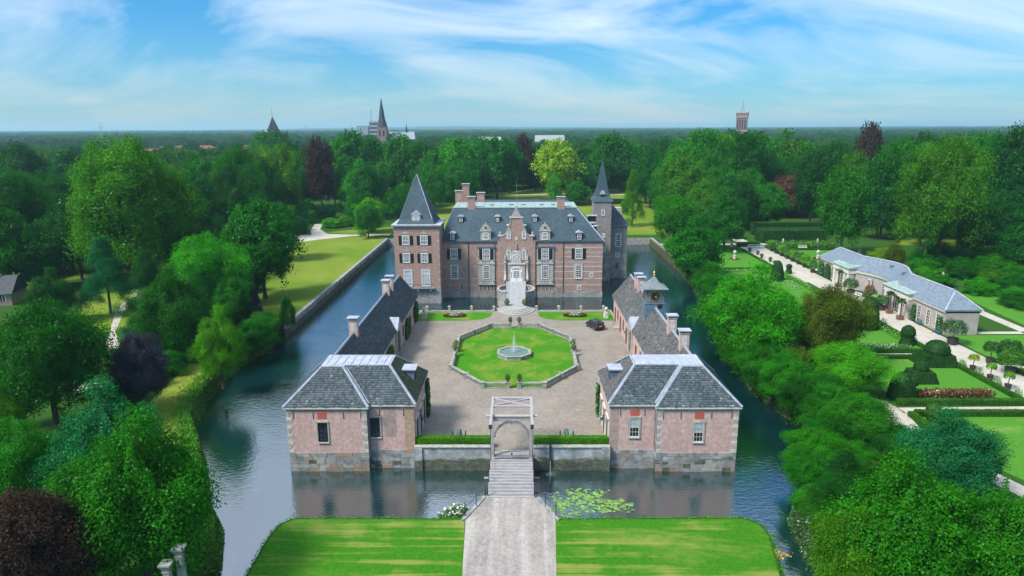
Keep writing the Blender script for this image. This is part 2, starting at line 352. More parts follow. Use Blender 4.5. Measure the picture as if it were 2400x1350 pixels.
def crown(kind, seed, n, size):
    """points of a crown inside a unit-height, unit-diameter tree (base at the origin)"""
    r = np.random.default_rng(seed); C = []; RR = []
    if kind == 'round':
        zc, rz, rx, K = .53, .47, .43, 92
    elif kind == 'tall':
        zc, rz, rx, K = .54, .46, .41, 110
    elif kind == 'bush':
        zc, rz, rx, K = .34, .60, .44, 64
    if kind in ('round', 'tall', 'bush'):
        g = r.normal(size=(K*3, 3)); g = unit(g); g = g[g[:, 2] > (-.75 if kind != 'bush' else -.45)][:K]
        rad = .40+.66*r.random((len(g), 1))**.7
        lump = 1+.16*np.sin(3*np.arctan2(g[:, 1:2], g[:, 0:1])+seed)+.1*np.sin(5*g[:, 2:3]+seed*2)
        C = g*rad*lump*np.array([rx*.86, rx*.86, rz*.86])+np.array([0, 0, zc])
        RR = (.055+.105*r.random(len(C))**1.3)*(1 if kind != 'tall' else .95)
    elif kind in ('conif', 'weep'):
        K = 70; h = r.random(K)**.8; ang = r.random(K)*2*np.pi; prof = (.46*(1-h)**.85+.03) if kind == 'conif' else .42*np.sqrt(np.clip(1-h**2.2, 0, 1))
        rad = prof*(.45+.5*np.sqrt(r.random(K)))
        C = np.stack([rad*np.cos(ang), rad*np.sin(ang), .06+.9*h], 1); RR = .05+.10*(1-h*.75)*r.random(K)+.02
    w = RR**2; w = w/w.sum(); idx = r.choice(len(C), n, p=w)
    d = unit(r.normal(size=(n, 3))); d[:, 2] = np.where(d[:, 2] < -.6, -d[:, 2], d[:, 2])
    rr = RR[idx][:, None]*(.35+.85*r.random((n, 1))+.3*np.minimum(r.exponential(size=(n, 1)), 1.2)*(r.random((n, 1)) > .8))
    P = C[idx]+d*rr*np.array([1.0, 1.0, .8 if kind != 'weep' else 1.5])
    if kind in ('round', 'tall', 'bush'):          # foliage between the boughs, so that they merge
        m = int(n*.38); g2 = unit(r.normal(size=(m, 3))); g2[:, 2] = np.where(g2[:, 2] < -.85, -g2[:, 2], g2[:, 2]); th = np.arctan2(g2[:, 1], g2[:, 0])
        wob = .78+.15*np.sin(3*th+seed)*np.cos(4*g2[:, 2]+seed)+.12*np.sin(7*th+5*g2[:, 2]+seed*3)+.06*np.sin(13*th-9*g2[:, 2])
        P[:m] = g2*(wob[:, None]*(.82+.2*r.random((m, 1))))*np.array([rx, rx, rz])+np.array([0, 0, zc]); d[:m] = g2
    if kind == 'weep': P[:, 2] -= .12*r.random(n)
    P[:, 2] = np.maximum(P[:, 2], .02 if kind == 'bush' else .05)
    out = P-np.array([0, 0, .5]); N = unit(d*.9+unit(out)*.5+np.array([0, 0, .35]))
    lob = r.random(len(C)); tone = .25+.5*lob[idx]
    return leaf_cards(P, N, size, kind+'_crown', M['leaf'], tone, .6, .7, r), C, RR
def trunk_mesh(kind, seed, C):
    r = random.Random(seed); b = MB(); tr = .022 if kind != 'tall' else .02
    top = .62 if kind in ('round', 'tall') else .9
    pts = [(0, 0, -.03), (0, 0, .04), (r.uniform(-.01, .01), r.uniform(-.01, .01), .25), (r.uniform(-.02, .02), r.uniform(-.02, .02), top)]
    b.path(pts, [tr*1.7, tr*1.15, tr*.9, tr*.2], 7)
    if kind in ('round', 'tall'):
        for c in r.sample(list(map(tuple, C)), 14):
            z0 = r.uniform(.22, .5); q = (c[0]*.45, c[1]*.45, (z0+c[2])*.5+.02)
            b.path([(0, 0, z0), q, tuple(c)], [tr*.5, tr*.32, tr*.1], 5)
    return b.mesh(kind+'_trunk', M['bark'])
PROTO = {}
def proto(kind, q, seed):
    k = (kind, q, seed)
    if k not in PROTO:
        n, s = {'near': (78000, .0155), 'mid': (24000, .027), 'far': (8000, .045)}[q]
        if kind == 'conif': n = int(n*.7); s *= .8
        me, C, _ = crown(kind, seed*7+len(kind), n, s)
        PROTO[k] = (me, trunk_mesh(kind, seed, C))
    return PROTO[k]
GREEN = {'G5': (.020,.175,.003), 'G1': (.036,.250,.003), 'G2': (.068,.300,.004), 'G3': (.026,.195,.005), 'G4': (.060,.200,.003), 'D1': (.015,.128,.005), 'D2': (.012,.098,.008), 'D3': (.017,.155,.004),
         'B1': (.012,.165,.050), 'B2': (.014,.125,.046), 'C1': (.065,.031,.026), 'C2': (.044,.038,.068), 'C3': (.125,.056,.038), 'Y1': (.20,.40,.006), 'O1': (.062,.118,.006)}
tree_rng = random.Random(5)
def tree(kind, x, y, h, w, col, label, cat='tree', group=None, q=None, z=0.0, name=None):
    if q is None: q = 'near' if y < 140 or (w > 19 and y < 250) else ('mid' if y < 320 else 'far')
    me, tm = proto(kind, q, tree_rng.choice((1, 2, 3)))
    nm = name or ('conifer_tree' if kind == 'conif' else ('shrub' if kind == 'bush' else 'tree'))
    e = empty(nm, (x, y, z), label, cat, group, tree_rng.uniform(0, 6.28), (w, w, h))
    c = link('crown' if kind != 'bush' else 'foliage', me, e); g = GREEN[col]; j = tree_rng.uniform(.85, 1.18); c.color = (g[0]*j*tree_rng.uniform(.85, 1.2), g[1]*j, g[2]*j, 1)
    link('trunk' if kind != 'bush' else 'stem', tm, e); return e
def surf_points(V, F, n, r=None):
    """area-weighted random points and normals on a polygon surface given as MB"""
    r = r or rng; T = []
    for f in F:
        for i in range(1, len(f)-1): T.append((f[0], f[i], f[i+1]))
    V = np.asarray(V, float); T = np.asarray(T); a, b, c = V[T[:, 0]], V[T[:, 1]], V[T[:, 2]]
    cr = np.cross(b-a, c-a); ar = np.linalg.norm(cr, axis=1); i = r.choice(len(T), n, p=ar/ar.sum())
    u, v = r.random((2, n, 1)); s = u+v > 1; u = np.where(s, 1-u, u); v = np.where(s, 1-v, v)
    return a[i]+u*(b-a)[i]+v*(c-a)[i], unit(cr[i]), ar.sum()/2
def leafy(mb, name, m, parent=None, dens=60, size=.14, jit=.03, kind=None, core=True, local=False, shrink=True):
    """a clipped plant: the solid's own faces plus leaves standing off its surface"""
    me0 = mb.mesh('tmp', m); V = [v.co[:] for v in me0.vertices]; F = [tuple(p.vertices) for p in me0.polygons]
    P, N, A = surf_points(V, F, 10); n = int(max(60, min(60000, A*dens))); P, N, A = surf_points(V, F, n)
    keep = N[:, 2] > -.5; P, N = P[keep], N[keep]; P = P+N*(rng.random((len(P), 1))*2-.6)*jit
    L = leaf_cards(P, N, size, name, m, None, .7)
    if core:
        bm = bmesh.new(); bm.from_mesh(L); bm.from_mesh(me0); L2 = bpy.data.meshes.new(name); bm.to_mesh(L2); bm.free(); L2.materials.append(m); L = L2
    bpy.data.meshes.remove(me0)
    o = link(name, L, parent)
    if parent is not None and not local: o.location = -wpos(parent)
    if kind: o['kind'] = kind
    return o
def scatter(area_fn, n, size, zfn, name, m, parent=None, up=.8, aspect=.5):
    """leaves over an area: area_fn(n) -> xy points; zfn -> heights"""
    xy = area_fn(n); z = zfn(xy); P = np.column_stack([xy, z]); N = np.tile([0, 0, up], (len(P), 1))
    return leaf_cards(P, N, size, name, m, None, .9, aspect)
def mound(cx, cy, rx, ry, h, n, size, name, m, parent=None, seed=0):
    r = np.random.default_rng(seed+int(abs(cx)*10)); d = unit(r.normal(size=(n, 3))); d[:, 2] = np.abs(d[:, 2])
    lump = 1+.14*np.sin(4*np.arctan2(d[:, 1], d[:, 0])+seed)+.1*np.sin(7*d[:, 0]+seed)
    P = d*(np.array([rx, ry, h])*(.8+.22*r.random((n, 1))))*lump[:, None]+np.array([cx, cy, 0])
    return leaf_cards(P, unit(d+np.array([0, 0, .3])), size, name, m, None, .6, .7, r)
# ------------------------------------------------------------------ ground, moat, roads
from mathutils.geometry import tessellate_polygon
WATER = -2.3
LEFT_SHORE = [(-22.2,40),(-22.4,50.6),(-22.5,56),(-22.2,58.4),(-21.2,59.4),(-4.3,59.4),(-2.6,63.2),(2.6,63.2),(4.3,59.4),(22.6,59.6),(23.9,58.6),(24.1,56.5),(23.0,50.7),(22.6,40)]
RIGHT_SHORE = [(27.6,40),(28.0,52),(28.3,56),(28.7,61.5),(30.6,64.6),(33.6,70.3),(38.6,76.5),(40.2,80),(38.4,88),(37.0,96),(36.9,102),(37.4,115),(40.5,134),(43.6,152),(45.0,170),(45.8,184),(45.8,231)]
WEST_SHORE = [(-44.3,231),(-44.3,128),(-45.2,120),(-46.6,110),(-47.2,103),(-46.0,94),(-43.4,84),(-38,75),(-32.6,64.5),(-29.4,60),(-27.2,54),(-26.4,47),(-26.0,40)]
MOAT = LEFT_SHORE+RIGHT_SHORE+WEST_SHORE
FAR = 9000
def sheet(name, outer, holes, z, m, kind='structure'):
    loops = [[Vector((x, y, 0)) for x, y in outer]]+[[Vector((x, y, 0)) for x, y in h] for h in holes]
    tri = tessellate_polygon(loops); V = [(p.x, p.y, z) for l in loops for p in l]
    me = bpy.data.meshes.new(name); me.from_pydata(V, [], [tuple(t) for t in tri]); me.update()
    bm = bmesh.new(); bm.from_mesh(me)
    for f in bm.faces:
        if f.normal.z < 0: f.normal_flip()
    bm.to_mesh(me); bm.free(); me.materials.append(m)
    o = link(name, me); o['kind'] = kind; return o
ground = sheet('ground', [(-FAR,-300),(FAR,-300),(FAR,2*FAR),(-FAR,2*FAR)], [MOAT], 0.0, M['ground'])
# the banks: from the rim down below the water
def bank(name, line, m, depth=3.4, run=.5):
    V = []; F = []; n = len(line)
    for i, (x, y) in enumerate(line):
        a = Vector(line[max(i-1, 0)]); b = Vector(line[min(i+1, n-1)]); t = (b-a).normalized(); nx = Vector((-t.y, t.x))
        V += [(x, y, 0), (x+nx.x*run*.35, y+nx.y*run*.35, -.5), (x+nx.x*run, y+nx.y*run, -depth)]
    for i in range(n-1): F += [(3*i, 3*i+3, 3*i+4, 3*i+1), (3*i+1, 3*i+4, 3*i+5, 3*i+2)]
    me = bpy.data.meshes.new(name); me.from_pydata(V, [], F); me.materials.append(m); me.update(); return tag(link(name, me), kind='structure')
M['bank'] = simple('bank', (.085,.10,.03), (.04,.04,.025), 2, .95, .1, bump=.5)
bank('bank', LEFT_SHORE+[RIGHT_SHORE[0]], M['bank'], run=.7)
bank('bank', RIGHT_SHORE, M['bank'], run=.9)
bank('bank', WEST_SHORE[2:]+[LEFT_SHORE[0]], M['bank'], run=.9)
bank('moat_end_wall', [RIGHT_SHORE[-1], WEST_SHORE[0]], M['stone_block'], run=.25)
sheet('water', [(-60,30),(60,30),(60,240),(-60,240)], [], WATER, M['water'])
sheet('moat_bed', [(-60,30),(60,30),(60,240),(-60,240)], [], -3.6, M['bank'])
# low wall with coping along the west lawn
e = empty('moat_wall', (-44.3,128,WATER), 'long low stone wall edging the left lawn along the moat', 'wall')
MB().box(-44.65,-44.12,126,231,-3.4,.02).build('wall', M['wall_weathered'], e)
for k in range(52):
    y0 = 126+k*2.02
    link('coping_stone', bpy.data.meshes.get('coping_stone_west') or MB().box(-.42,.42,.015,2.0,0,.16).mesh('coping_stone_west', M['stone_block']), e, Vector((-44.38,y0,.02+.02*math.sin(k*2.3)))-e.location)
e = empty('moat_wall', (45.8,205,WATER), 'low stone wall edging the moat behind the slender spire tower', 'wall')
MB().box(45.6,46.1,186,231,-3.4,.02).build('wall', M['wall_weathered'], e)
for k in range(22):
    link('coping_stone', bpy.data.meshes['coping_stone_west'], e, Vector((45.85,186+k*2.02,.02))-e.location)
# lawns and paths laid over the ground
def shape(pts): return pts
sheet('lawn', [(-22.0,30)]+[(-22.2,50.6),(-22.3,56),(-22.0,58.2),(-21.1,59.2),(-4.45,59.2),(-3.95,50.7),(-3.9,30)], [], .012, M['lawn_front'])
sheet('lawn', [(22.4,30),(3.95,30),(3.9,50.7),(4.4,59.2),(22.5,59.4),(23.7,58.4),(23.9,56.5),(22.8,50.7)][::-1], [], .012, M['lawn_front'])
sheet('road', [(-3.98,30),(3.98,30),(3.98,50.7),(4.36,59.2),(2.55,63.2),(-2.55,63.2),(-4.36,59.2),(-3.98,50.7)], [], .024, M['road'])
for s in (-1, 1):
    o = MB().prism([(s*4.62,58.9),(s*4.30,59.2),(s*2.56,63.15),(s*2.95,63.2),(s*4.75,59.2)], -3.4, .13).build('abutment_kerb', M['stone_block']); o['kind'] = 'structure'
sheet('lawn', [(-44.7,126),(-44.7,234),(-50,237),(-58,235.5),(-72,226),(-84,200),(-76,175),(-66,155),(-57,139),(-50,128)], [], .012, M['lawn_park'])
sheet('lawn', [(-45,242),(-45,262),(-62,252),(-70,246),(-58,241)], [], .012, M['lawn_park'])
sheet('lawn', [(-74,236),(-86,226),(-92,236),(-80,242)], [], .012, M['lawn_park'])
sheet('lawn', [(-46.6,104.5),(-52.4,104),(-51.6,97),(-50.8,90),(-49.5,82),(-44.4,74),(-39.5,74.5),(-44.3,84),(-46.6,94)], [], .012, M['lawn_park'])
sheet('lawn', [(-80,118),(-98,150),(-88,158),(-70,128)], [], .012, M['lawn_park'])
sheet('lawn', [(-44,238),(62,238),(70,300),(60,420),(10,430),(-20,360),(-44,300)], [], .012, M['lawn_park'])
sheet('lawn', [(120,215),(210,200),(260,260),(170,280)], [], .012, M['lawn_park'])
sheet('lawn', [(-150,140),(-95,180),(-110,230),(-170,200)], [], .012, M['lawn_park'])
sheet('park_path', [(-45,241.4),(-45,238.3),(-58,236.8),(-68,229),(-76,221),(-80,223),(-74,231),(-84,236),(-84,239),(-73,240),(-77,252),(-80,268),(-77,268.5),(-74,254),(-68,242.5),(-58,240.2)], [], .024, M['path'])
sheet('park_path', [(-71,112),(-76,122),(-84,138),(-90,158),(-86.5,158),(-81.5,143),(-83,140),(-75,122),(-68,112)], [], .024, M['path'])
sheet('paved_pad', [(-60,101),(-55.6,101.5),(-55.4,106),(-60.5,106)], [], .03, M['flag_stone'])
sheet('park_path', [(-65,92),(-58,95),(-58,97),(-66,95)], [], .024, M['path'])
sheet('park_path', [(46.4,216),(60,222),(60,224),(46.4,219)], [], .024, M['path'])
sheet('park_path', [(-20,385),(40,392),(95,372),(95,369),(40,388),(-20,381)], [], .03, M['path'])
sheet('pond', [(4,338),(14,333),(48,334),(66,345),(62,358),(40,366),(12,362)], [], .03, M['water_pond'])
sheet('pond', [(64,300),(80,292),(96,298),(90,310),(70,314)], [], .03, M['water_pond'])
# ------------------------------------------------------------------ windows, slates and other building pieces
def window(parent, x, y, z, w, h, face='S', cols=4, rows=6, mid=None, shutters=False, surround=None, sill=None, glass_m='glass', frame_m='white', bar=.07, fw=.16, name='window', proud=.03, pedim=False):
    """z = bottom of the opening; pane, frame with glazing bars, shutters, surround and sill"""
    Mx = face_M(x, y, face)
    o = MB(Mx).box(-w/2, w/2, -proud, .12, z, z+h).build(name, M[glass_m], parent)
    f = MB(Mx); p0, p1 = -proud-.07, .05
    f.box(-w/2-fw*.4, -w/2+fw*.6, p0, p1, z, z+h); f.box(w/2-fw*.6, w/2+fw*.4, p0, p1, z, z+h)
    f.box(-w/2-fw*.4, w/2+fw*.4, p0-.01, p1, z+h-fw*.6, z+h+fw*.4); f.box(-w/2-fw*.4, w/2+fw*.4, p0-.01, p1, z-fw*.4, z+fw*.6)
    for i in range(1, cols): u = -w/2+w*i/cols; f.box(u-bar/2, u+bar/2, -proud-.03, -.0, z+.01, z+h-.01)
    for i in range(1, rows): v = z+h*i/rows; t = bar*(1.9 if mid is not None and i == mid else 1); f.box(-w/2+.01, w/2-.01, -proud-(.05 if t > bar else .035), -.001, v-t/2, v+t/2)
    f.build('frame', M[frame_m], o)
    if shutters:
        for s in (-1, 1):
            sh = MB(Mx); u0, u1 = sorted((s*(w/2+.06), s*(w/2+.06+w*.48)))
            sh.box(u0, u1, -.10, -.02, z-.03, z+h+.03)
            for k in range(2): sh.box(u0+.08, u1-.08, -.125, -.09, z+.08+k*h*.5, z+h*.5-.06+k*h*.5)
            sh.build('shutter', M['shutter'], o)
    if surround:
        t = surround; b = MB(Mx)
        b.box(-w/2-t, -w/2-.05, -.09, .02, z-.02, z+h+.02); b.box(w/2+.05, w/2+t, -.09, .02, z-.02, z+h+.02); b.box(-w/2-t, w/2+t, -.11, .02, z+h+.045, z+h+t)
        b.build('surround', M['stone'], o)
    if sill: MB(Mx).box(-w/2-.14, w/2+.14, -.17, .02, z-.17, z-.045).build('sill', M[sill], o)
    if pedim: MB(Mx).slab([(-w*.55, z+h+.42), (w*.55, z+h+.42), (w*.3, z+h+.78), (0, z+h+1.0), (-w*.3, z+h+.78)], -.08, .02).build('relieving_stone', M['stone'], o)
    return o
def slates(polys, name, m, parent, w=.27, e=.30, th=.028, seed=1, tone=(.1, .62)):
    """overlapping slates on roof planes; each poly lists its points with the eave edge first"""
    r = np.random.default_rng(seed); VV = []; FF = []; TT = []; nb = 0
    for P in polys:
        P = [Vector(p) for p in P]; u = (P[1]-P[0]).normalized(); nrm = u.cross(P[2]-P[0]).normalized()
        if nrm.z < 0: nrm = -nrm
        v = nrm.cross(u)
        if v.z < 0: v = -v
        Q = np.array([((p-P[0]).dot(u), (p-P[0]).dot(v)) for p in P]); u0, u1 = Q[:, 0].min(), Q[:, 0].max(); v1 = Q[:, 1].max()
        C = []
        for j in range(int(v1/e)+1):
            us = np.arange(u0+(j % 2)*w*.5-w*.5, u1+w, w)
            C.append(np.column_stack([us+w*.5, np.full(len(us), j*e)]))
        C = np.concatenate(C); cc = C+np.array([0, e*.5]); ins = np.zeros(len(C), bool); n = len(Q)
        for i in range(n):
            (xa, ya), (xb, yb) = Q[i], Q[(i+1) % n]
            c1 = (ya > cc[:, 1]) != (yb > cc[:, 1])
            with np.errstate(divide='ignore', invalid='ignore'): xi = (xb-xa)*(cc[:, 1]-ya)/(yb-ya)+xa
            ins ^= c1 & (cc[:, 0] < xi)
        C = C[ins]; k = len(C)
        if not k: continue
        A = np.array(u); B = np.array(v); Nn = np.array(nrm); O = np.array(P[0])
        hw = w*.485*(1+.04*r.normal(size=(k, 1))); lift = th*(1+.6*r.random((k, 1))); drop = .02*r.normal(size=(k, 1))
        base = O+C[:, :1]*A+(C[:, 1:]+drop)*B; topp = base+(e*1.12-drop)*B
        v0 = base-hw*A+Nn*lift; v1_ = base+hw*A+Nn*lift; v2 = topp+hw*A+Nn*.006; v3 = topp-hw*A+Nn*.006; v4 = base-hw*A-Nn*.01; v5 = base+hw*A-Nn*.01
        VV.append(np.stack([v0, v1_, v2, v3, v4, v5], 1).reshape(-1, 3)); idx = nb+6*np.arange(k)[:, None]
        FF.append((idx+np.array([[0, 1, 2, 3]]))); FF.append(idx+np.array([[4, 5, 1, 0]])); tn = tone[0]+(tone[1]-tone[0])*r.random(k)+np.where(r.random(k) > .93, .3, 0); TT += [tn, tn]; nb += 6*k
    me = mesh_np(name, np.concatenate(VV), np.concatenate(FF), m, np.concatenate(TT))
    o = link(name, me, parent); o.location = -wpos(parent); o['kind'] = 'stuff'; return o
def strip(mb, p0, p1, w=.16, t=.06):
    """a lead roll along a hip or ridge"""
    p0, p1 = Vector(p0), Vector(p1); d = (p1-p0).normalized(); s = d.cross(Vector((0, 0, 1))).normalized(); n = s.cross(d)
    a = [q+s*i*w+n*j*t for q in (p0, p1) for i, j in ((-1, -.6), (1, -.6), (.35, 1), (-.35, 1))]
    mb.add(a, [(0, 1, 2, 3), (7, 6, 5, 4), (0, 4, 5, 1), (1, 5, 6, 2), (2, 6, 7, 3), (3, 7, 4, 0)])
def chimney(parent, x, y, z0, z1, wx=1.2, wy=.9, brick='brick_pink', panel=True, cap='lead'):
    c = MB().box(x-wx/2, x+wx/2, y-wy/2, y+wy/2, z0, z1-.34).build('chimney', M[brick], parent)
    MB().box(x-wx/2-.08, x+wx/2+.08, y-wy/2-.08, y+wy/2+.08, z1-.5, z1-.36).build('chimney_band', M['stone'], c)
    b = MB(); b.box(x-wx/2-.04, x+wx/2+.04, y-wy/2-.04, y+wy/2+.04, z1-.36, z1-.16); b.build('flue_opening', M['black'], c)
    MB().box(x-wx/2-.2, x+wx/2+.2, y-wy/2-.2, y+wy/2+.2, z1-.16, z1).build('chimney_cap', M[cap], c)
    if panel: MB().box(x-wx*.25, x+wx*.25, y-wy/2-.03, y-wy/2+.05, z0+(z1-z0)*.38, z1-.75).build('panel', M['stone_light'], c)
    return c

# ------------------------------------------------------------------ courtyard island
ISL = [(-26,72.98),(-16.7,72.98),(-16.7,73.78),(-11.45,73.78),(-11.45,73.35),(-2.35,73.35),(-2.35,73.35),(2.35,73.35),(11.45,73.35),(11.45,73.78),(16.7,73.78),(16.7,72.98),(26,72.98),(26,131.3),(19.9,131.3),(19.9,136.6),(-19.9,136.6),(-19.9,131.3),(-26,131.3)]
MB().prism([p for i, p in enumerate(ISL) if i != 6], -3.5, -.006).build('courtyard_terrace', M['wall_weathered'])['kind'] = 'structure'
sheet('courtyard', [(-11.5,73.5),(11.5,73.5),(11.5,84),(19.7,84),(19.7,136.5),(-19.7,136.5),(-19.7,84),(-11.5,84)], [], .008, M['cobble'])
for s in (-1, 1):
    sheet('lawn', [(s*4.6,135.4),(s*19.5,135.4),(s*19.5,128.9),(s*9.5,129.0),(s*6.2,130.2),(s*4.9,132.2)], [], .02, M['lawn_court'])
MB().box(-19.9,-4.2,135.9,136.62,-.1,.14).build('kerb', M['stone_block'])['kind'] = 'structure'
MB().box(4.2,19.9,135.9,136.62,-.1,.14).build('kerb', M['stone_block'])['kind'] = 'structure'
# retaining walls left and right of the bridge, with coping stones
for s, lab in ((-1, 'weathered stone retaining wall between the left pavilion and the drawbridge'), (1, 'stained stone retaining wall with a spout between drawbridge and right pavilion')):
    e = empty('retaining_wall', (s*7,73.3,WATER), lab, 'wall')
    x0, x1 = sorted((s*2.42, s*11.44)); b = MB().box(x0, x1, 73.2, 73.6, -3.4, .62); b.build('wall', M['wall_weathered'], e)
    n = 6
    for k in range(n):
        a = x0+(x1-x0)*k/n; MB().box(a+.01, a+(x1-x0)/n-.01, 73.08, 73.72, .62, .76+.008*(k % 2)).build('coping_stone', M['stone_pale'], e)
    bx = sorted((s*10.5, s*11.43)); MB().box(bx[0], bx[1], 73.02, 73.3, -3.4, .60).build('buttress', M['wall_weathered'], e)
    if s > 0:
        pz = MB().box(4.35,4.6,73.0,73.35,-1.6,.95); pz.build('water_pipe', M['iron'], e)
STONES = [MB().box(.012,.988,0,1,.012,.988).mesh('plinth_stone_%d' % i, M[m]) for i, m in enumerate(('stone_block', 'stone_block', 'wall_weathered', 'stone_pale'))]
M['stone_rust'] = simple('stone_rust', (.36,.26,.18), (.24,.19,.14), 1.3, .9, .2, bump=.4)
STONES.append(MB().box(.012,.988,0,1,.012,.988).mesh('plinth_stone_4', M['stone_rust']))
def stone_wall(parent, x0, x1, y, z0, z1, rows, seed, wl=1.15, axis='x', sgn=1):
    r = random.Random(seed); h = (z1-z0)/rows
    for j in range(rows):
        a = x0-(r.random()*wl*.6 if j % 2 else 0)
        while a < x1-.05:
            l = wl*r.uniform(.7, 1.35); b0, b1 = max(a, x0), min(a+l, x1)
            if x1-b1 < .3: b1 = x1
            o = bpy.data.objects.new('stone', r.choice(STONES) if r.random() > .25 else STONES[0]); COL.objects.link(o); o.parent = parent
            d = .09+r.uniform(-.025, .025)
            if axis == 'x': o.location = Vector((b0, y-d, z0+j*h))-wpos(parent); o.scale = (b1-b0, .3, h)
            else: o.location = Vector((y+(d-.3 if sgn > 0 else -d), b0, z0+j*h))-wpos(parent); o.scale = (.3, b1-b0, h)
            a = b1
def pav(side):
    s = side; L = s < 0; X = lambda *a: sorted(s*v for v in a)
    e = empty('coach_house', (s*20, 84, 0), 'pink brick coach house wing with slate roof left of the drawbridge' if L else 'pink brick coach house wing with a clock turret right of the drawbridge', 'building')
    # walls
    a, b = X(16.7, 26); c, d = X(11.4, 16.7); f, g = X(19.6, 26)
    MB().box(a, b, 73.0, 84.3, .06, 5.62).build('wall', M['brick_pink'], e)
    MB().box(c, d+.0 if L else d, 73.8, 84.3, .05, 5.62).build('wall', M['brick_pink'], e)
    MB().box(f, g, 84.3, 131.3, .0, 4.42).build('wall', M['brick_pink'], e)
    MB().slab([(f+.05,4.4),(g-.05,4.4),((f+g)/2,8.35)], 130.9, 131.25).build('gable', M['brick_pink'], e)
    pl = MB().box(a+.03, b-.03, 73.03, 76, -3.4, .06).build('plinth', M['stone_block'], e)
    MB().box(c, d, 73.83, 76, -3.4, .05).build('plinth', M['stone_block'], e)
    stone_wall(pl, a, b, 73.03, -2.75, .10, 6, 3+s); stone_wall(pl, c+.01, d-.01, 73.83, -2.75, .08, 6, 8+s)
    # quoins
    q = MB()
    for cx, cy in ((s*26, 73.0), (s*16.72, 73.0)):
        for k in range(11):
            if k % 2 and k % 4 != 1 and cx == s*26: continue
            l = .62 if k % 2 == 0 else .38; z = .12+k*.5; u = X(abs(cx)+.02, abs(cx)-l) if abs(cx) > 20 else X(abs(cx)-.02, abs(cx)+l)
            MB().box(u[0], u[1], 72.965, 73.3, z, z+.44).build('quoin', M['stone_light'] if k % 2 == 0 else M['stone'], e)
    # wooden cornice under the eaves
    k = MB(); A, B = X(16.42, 26.26); Cc, D = X(11.1, 16.6)
    k.box(A, B, 72.74, 84.58, 5.62, 5.86); k.build('cornice', M['cream'], e)
    MB().box(Cc, D, 73.54, 84.58, 5.62, 5.855).build('cornice', M['cream'], e)
    # roofs: two hipped blocks that share a lead flat
    z0, z1 = 5.87, 9.40; hp = z1-z0
    P = lambda x, y, z: (s*x, y, z)
    fx0, fx1, fy0, fy1 = 20.05, 22.65, 72.72+hp*1.12, 84.6-hp*1.12
    o1 = [P(26.28,72.72,z0), P(16.40,72.72,z0), P(fx0,fy0,z1), P(fx1,fy0,z1)]
    o2 = [P(26.28,84.6,z0), P(26.28,72.72,z0), P(fx1,fy0,z1), P(fx1,fy1,z1)]
    o3 = [P(16.40,72.72,z0), P(16.40,84.6,z0), P(fx0,fy1,z1), P(fx0,fy0,z1)]
    gy0 = 73.52+hp*1.05; gx = 11.08+hp
    i1 = [P(20.0,73.52,z0), P(11.08,73.52,z0), P(gx,gy0,z1), P(20.0,gy0,z1)]
    i2 = [P(11.08,73.52,z0), P(11.08,84.6,z0), P(gx,fy1,z1), P(gx,gy0,z1)]
    i3 = [P(11.08,84.6,z0), P(20.0,84.6,z0), P(20.0,fy1,z1), P(gx,fy1,z1)]
    rf = MB()
    for q4 in (o1, o2, o3, i1, i2, i3): rf.add(q4, [(0, 1, 2, 3)])
    roof = rf.build('roof', M['slate'], e)
    for nm, pol, mt, sd in (('slate_courses', [o1, o3, i1, o2, i3], 'slate', 3), ('slate_courses', [i2], 'slate_moss' if L else 'slate_brown', 5)):
        slates(pol, nm, M[mt], roof, seed=sd+int(s))
    # lead flat with rolls
    fl = MB(); x0, x1 = X(gx-.1, fx1+.1); fl.box(x0, x1, gy0-.12, fy1+.1, z1-.05, z1+.07); u0, u1 = X(fx0-.15, fx1+.1); fl.box(u0, u1, fy0-.12, gy0+.1, z1-.05, z1+.072); fl.build('lead_flat', M['lead'], roof)
    for t in range(8):
        xx = s*(gx+.75+t*.98); MB().box(xx-.035, xx+.035, gy0-.06, fy1+.06, z1+.05, z1+.13).build('lead_roll', M['lead'], roof)
    h = MB()
    for p, q in ((o1[1], o1[2]), (o1[0], o1[3]), (i1[1], i1[2]), (i2[1], i2[2]), (o2[0], o2[3]), (P(16.5,73.5,z0+.1), P(fx0-.02,gy0,z1))):
        m = MB(); strip(m, Vector(p)+Vector((0,0,.04)), Vector(q)+Vector((0,0,.04)), .2, .07); m.build('hip_flashing', M['lead_mid'], roof)
    # openings of the river front
    for (xo, y, zb, pan, kind) in (((-21.9,73.0,1.5,1,'dark'), (-15.98,73.8,1.75,0,'dark')) if L else ((21.5,73.0,1.5,1,'half'), (14.25,73.8,1.75,1,'half'))):
        w_ = window(e, xo, y, zb, 1.05, 2.35, 'S', 2 if kind == 'dark' else 3, 4, mid=2, frame_m='black' if kind == 'dark' else 'cream', surround=.2, sill='stone_light', proud=.02, fw=.07, bar=.03)
        if kind == 'half': MB(face_M(xo, y, 'S')).box(-.46,.46,-.028,-.02,zb+1.2,zb+2.28).build('blind', M['glass_blind'], w_)
        if pan: MB().box(xo-.52, xo+.52, y-.03, y+.1, 4.35, 5.12).build('painted_panel', M['red_paint'], e)
    for xa, ya in ((25.2,73.0),(22.9,73.0),(19.4,73.0),(17.4,73.0),(15.4,73.8),(12.6,73.8)): MB().box(s*xa-.03, s*xa+.03, ya-.05, ya+.05, 4.35, 5.15).build('wall_anchor', M['iron'], e)
    if L:
        MB().box(-14.95,-13.5,73.783,73.9,1.75,5.55).build('repaired_brickwork', M['brick_patch'], e); MB().box(-12.5,-11.385,73.78,73.9,.1,5.6).build('corner_pier', M['brick_ochre'], e)
    else: MB().box(11.385,12.4,73.78,73.9,.1,5.6).build('corner_pier', M['brick_patch'], e)
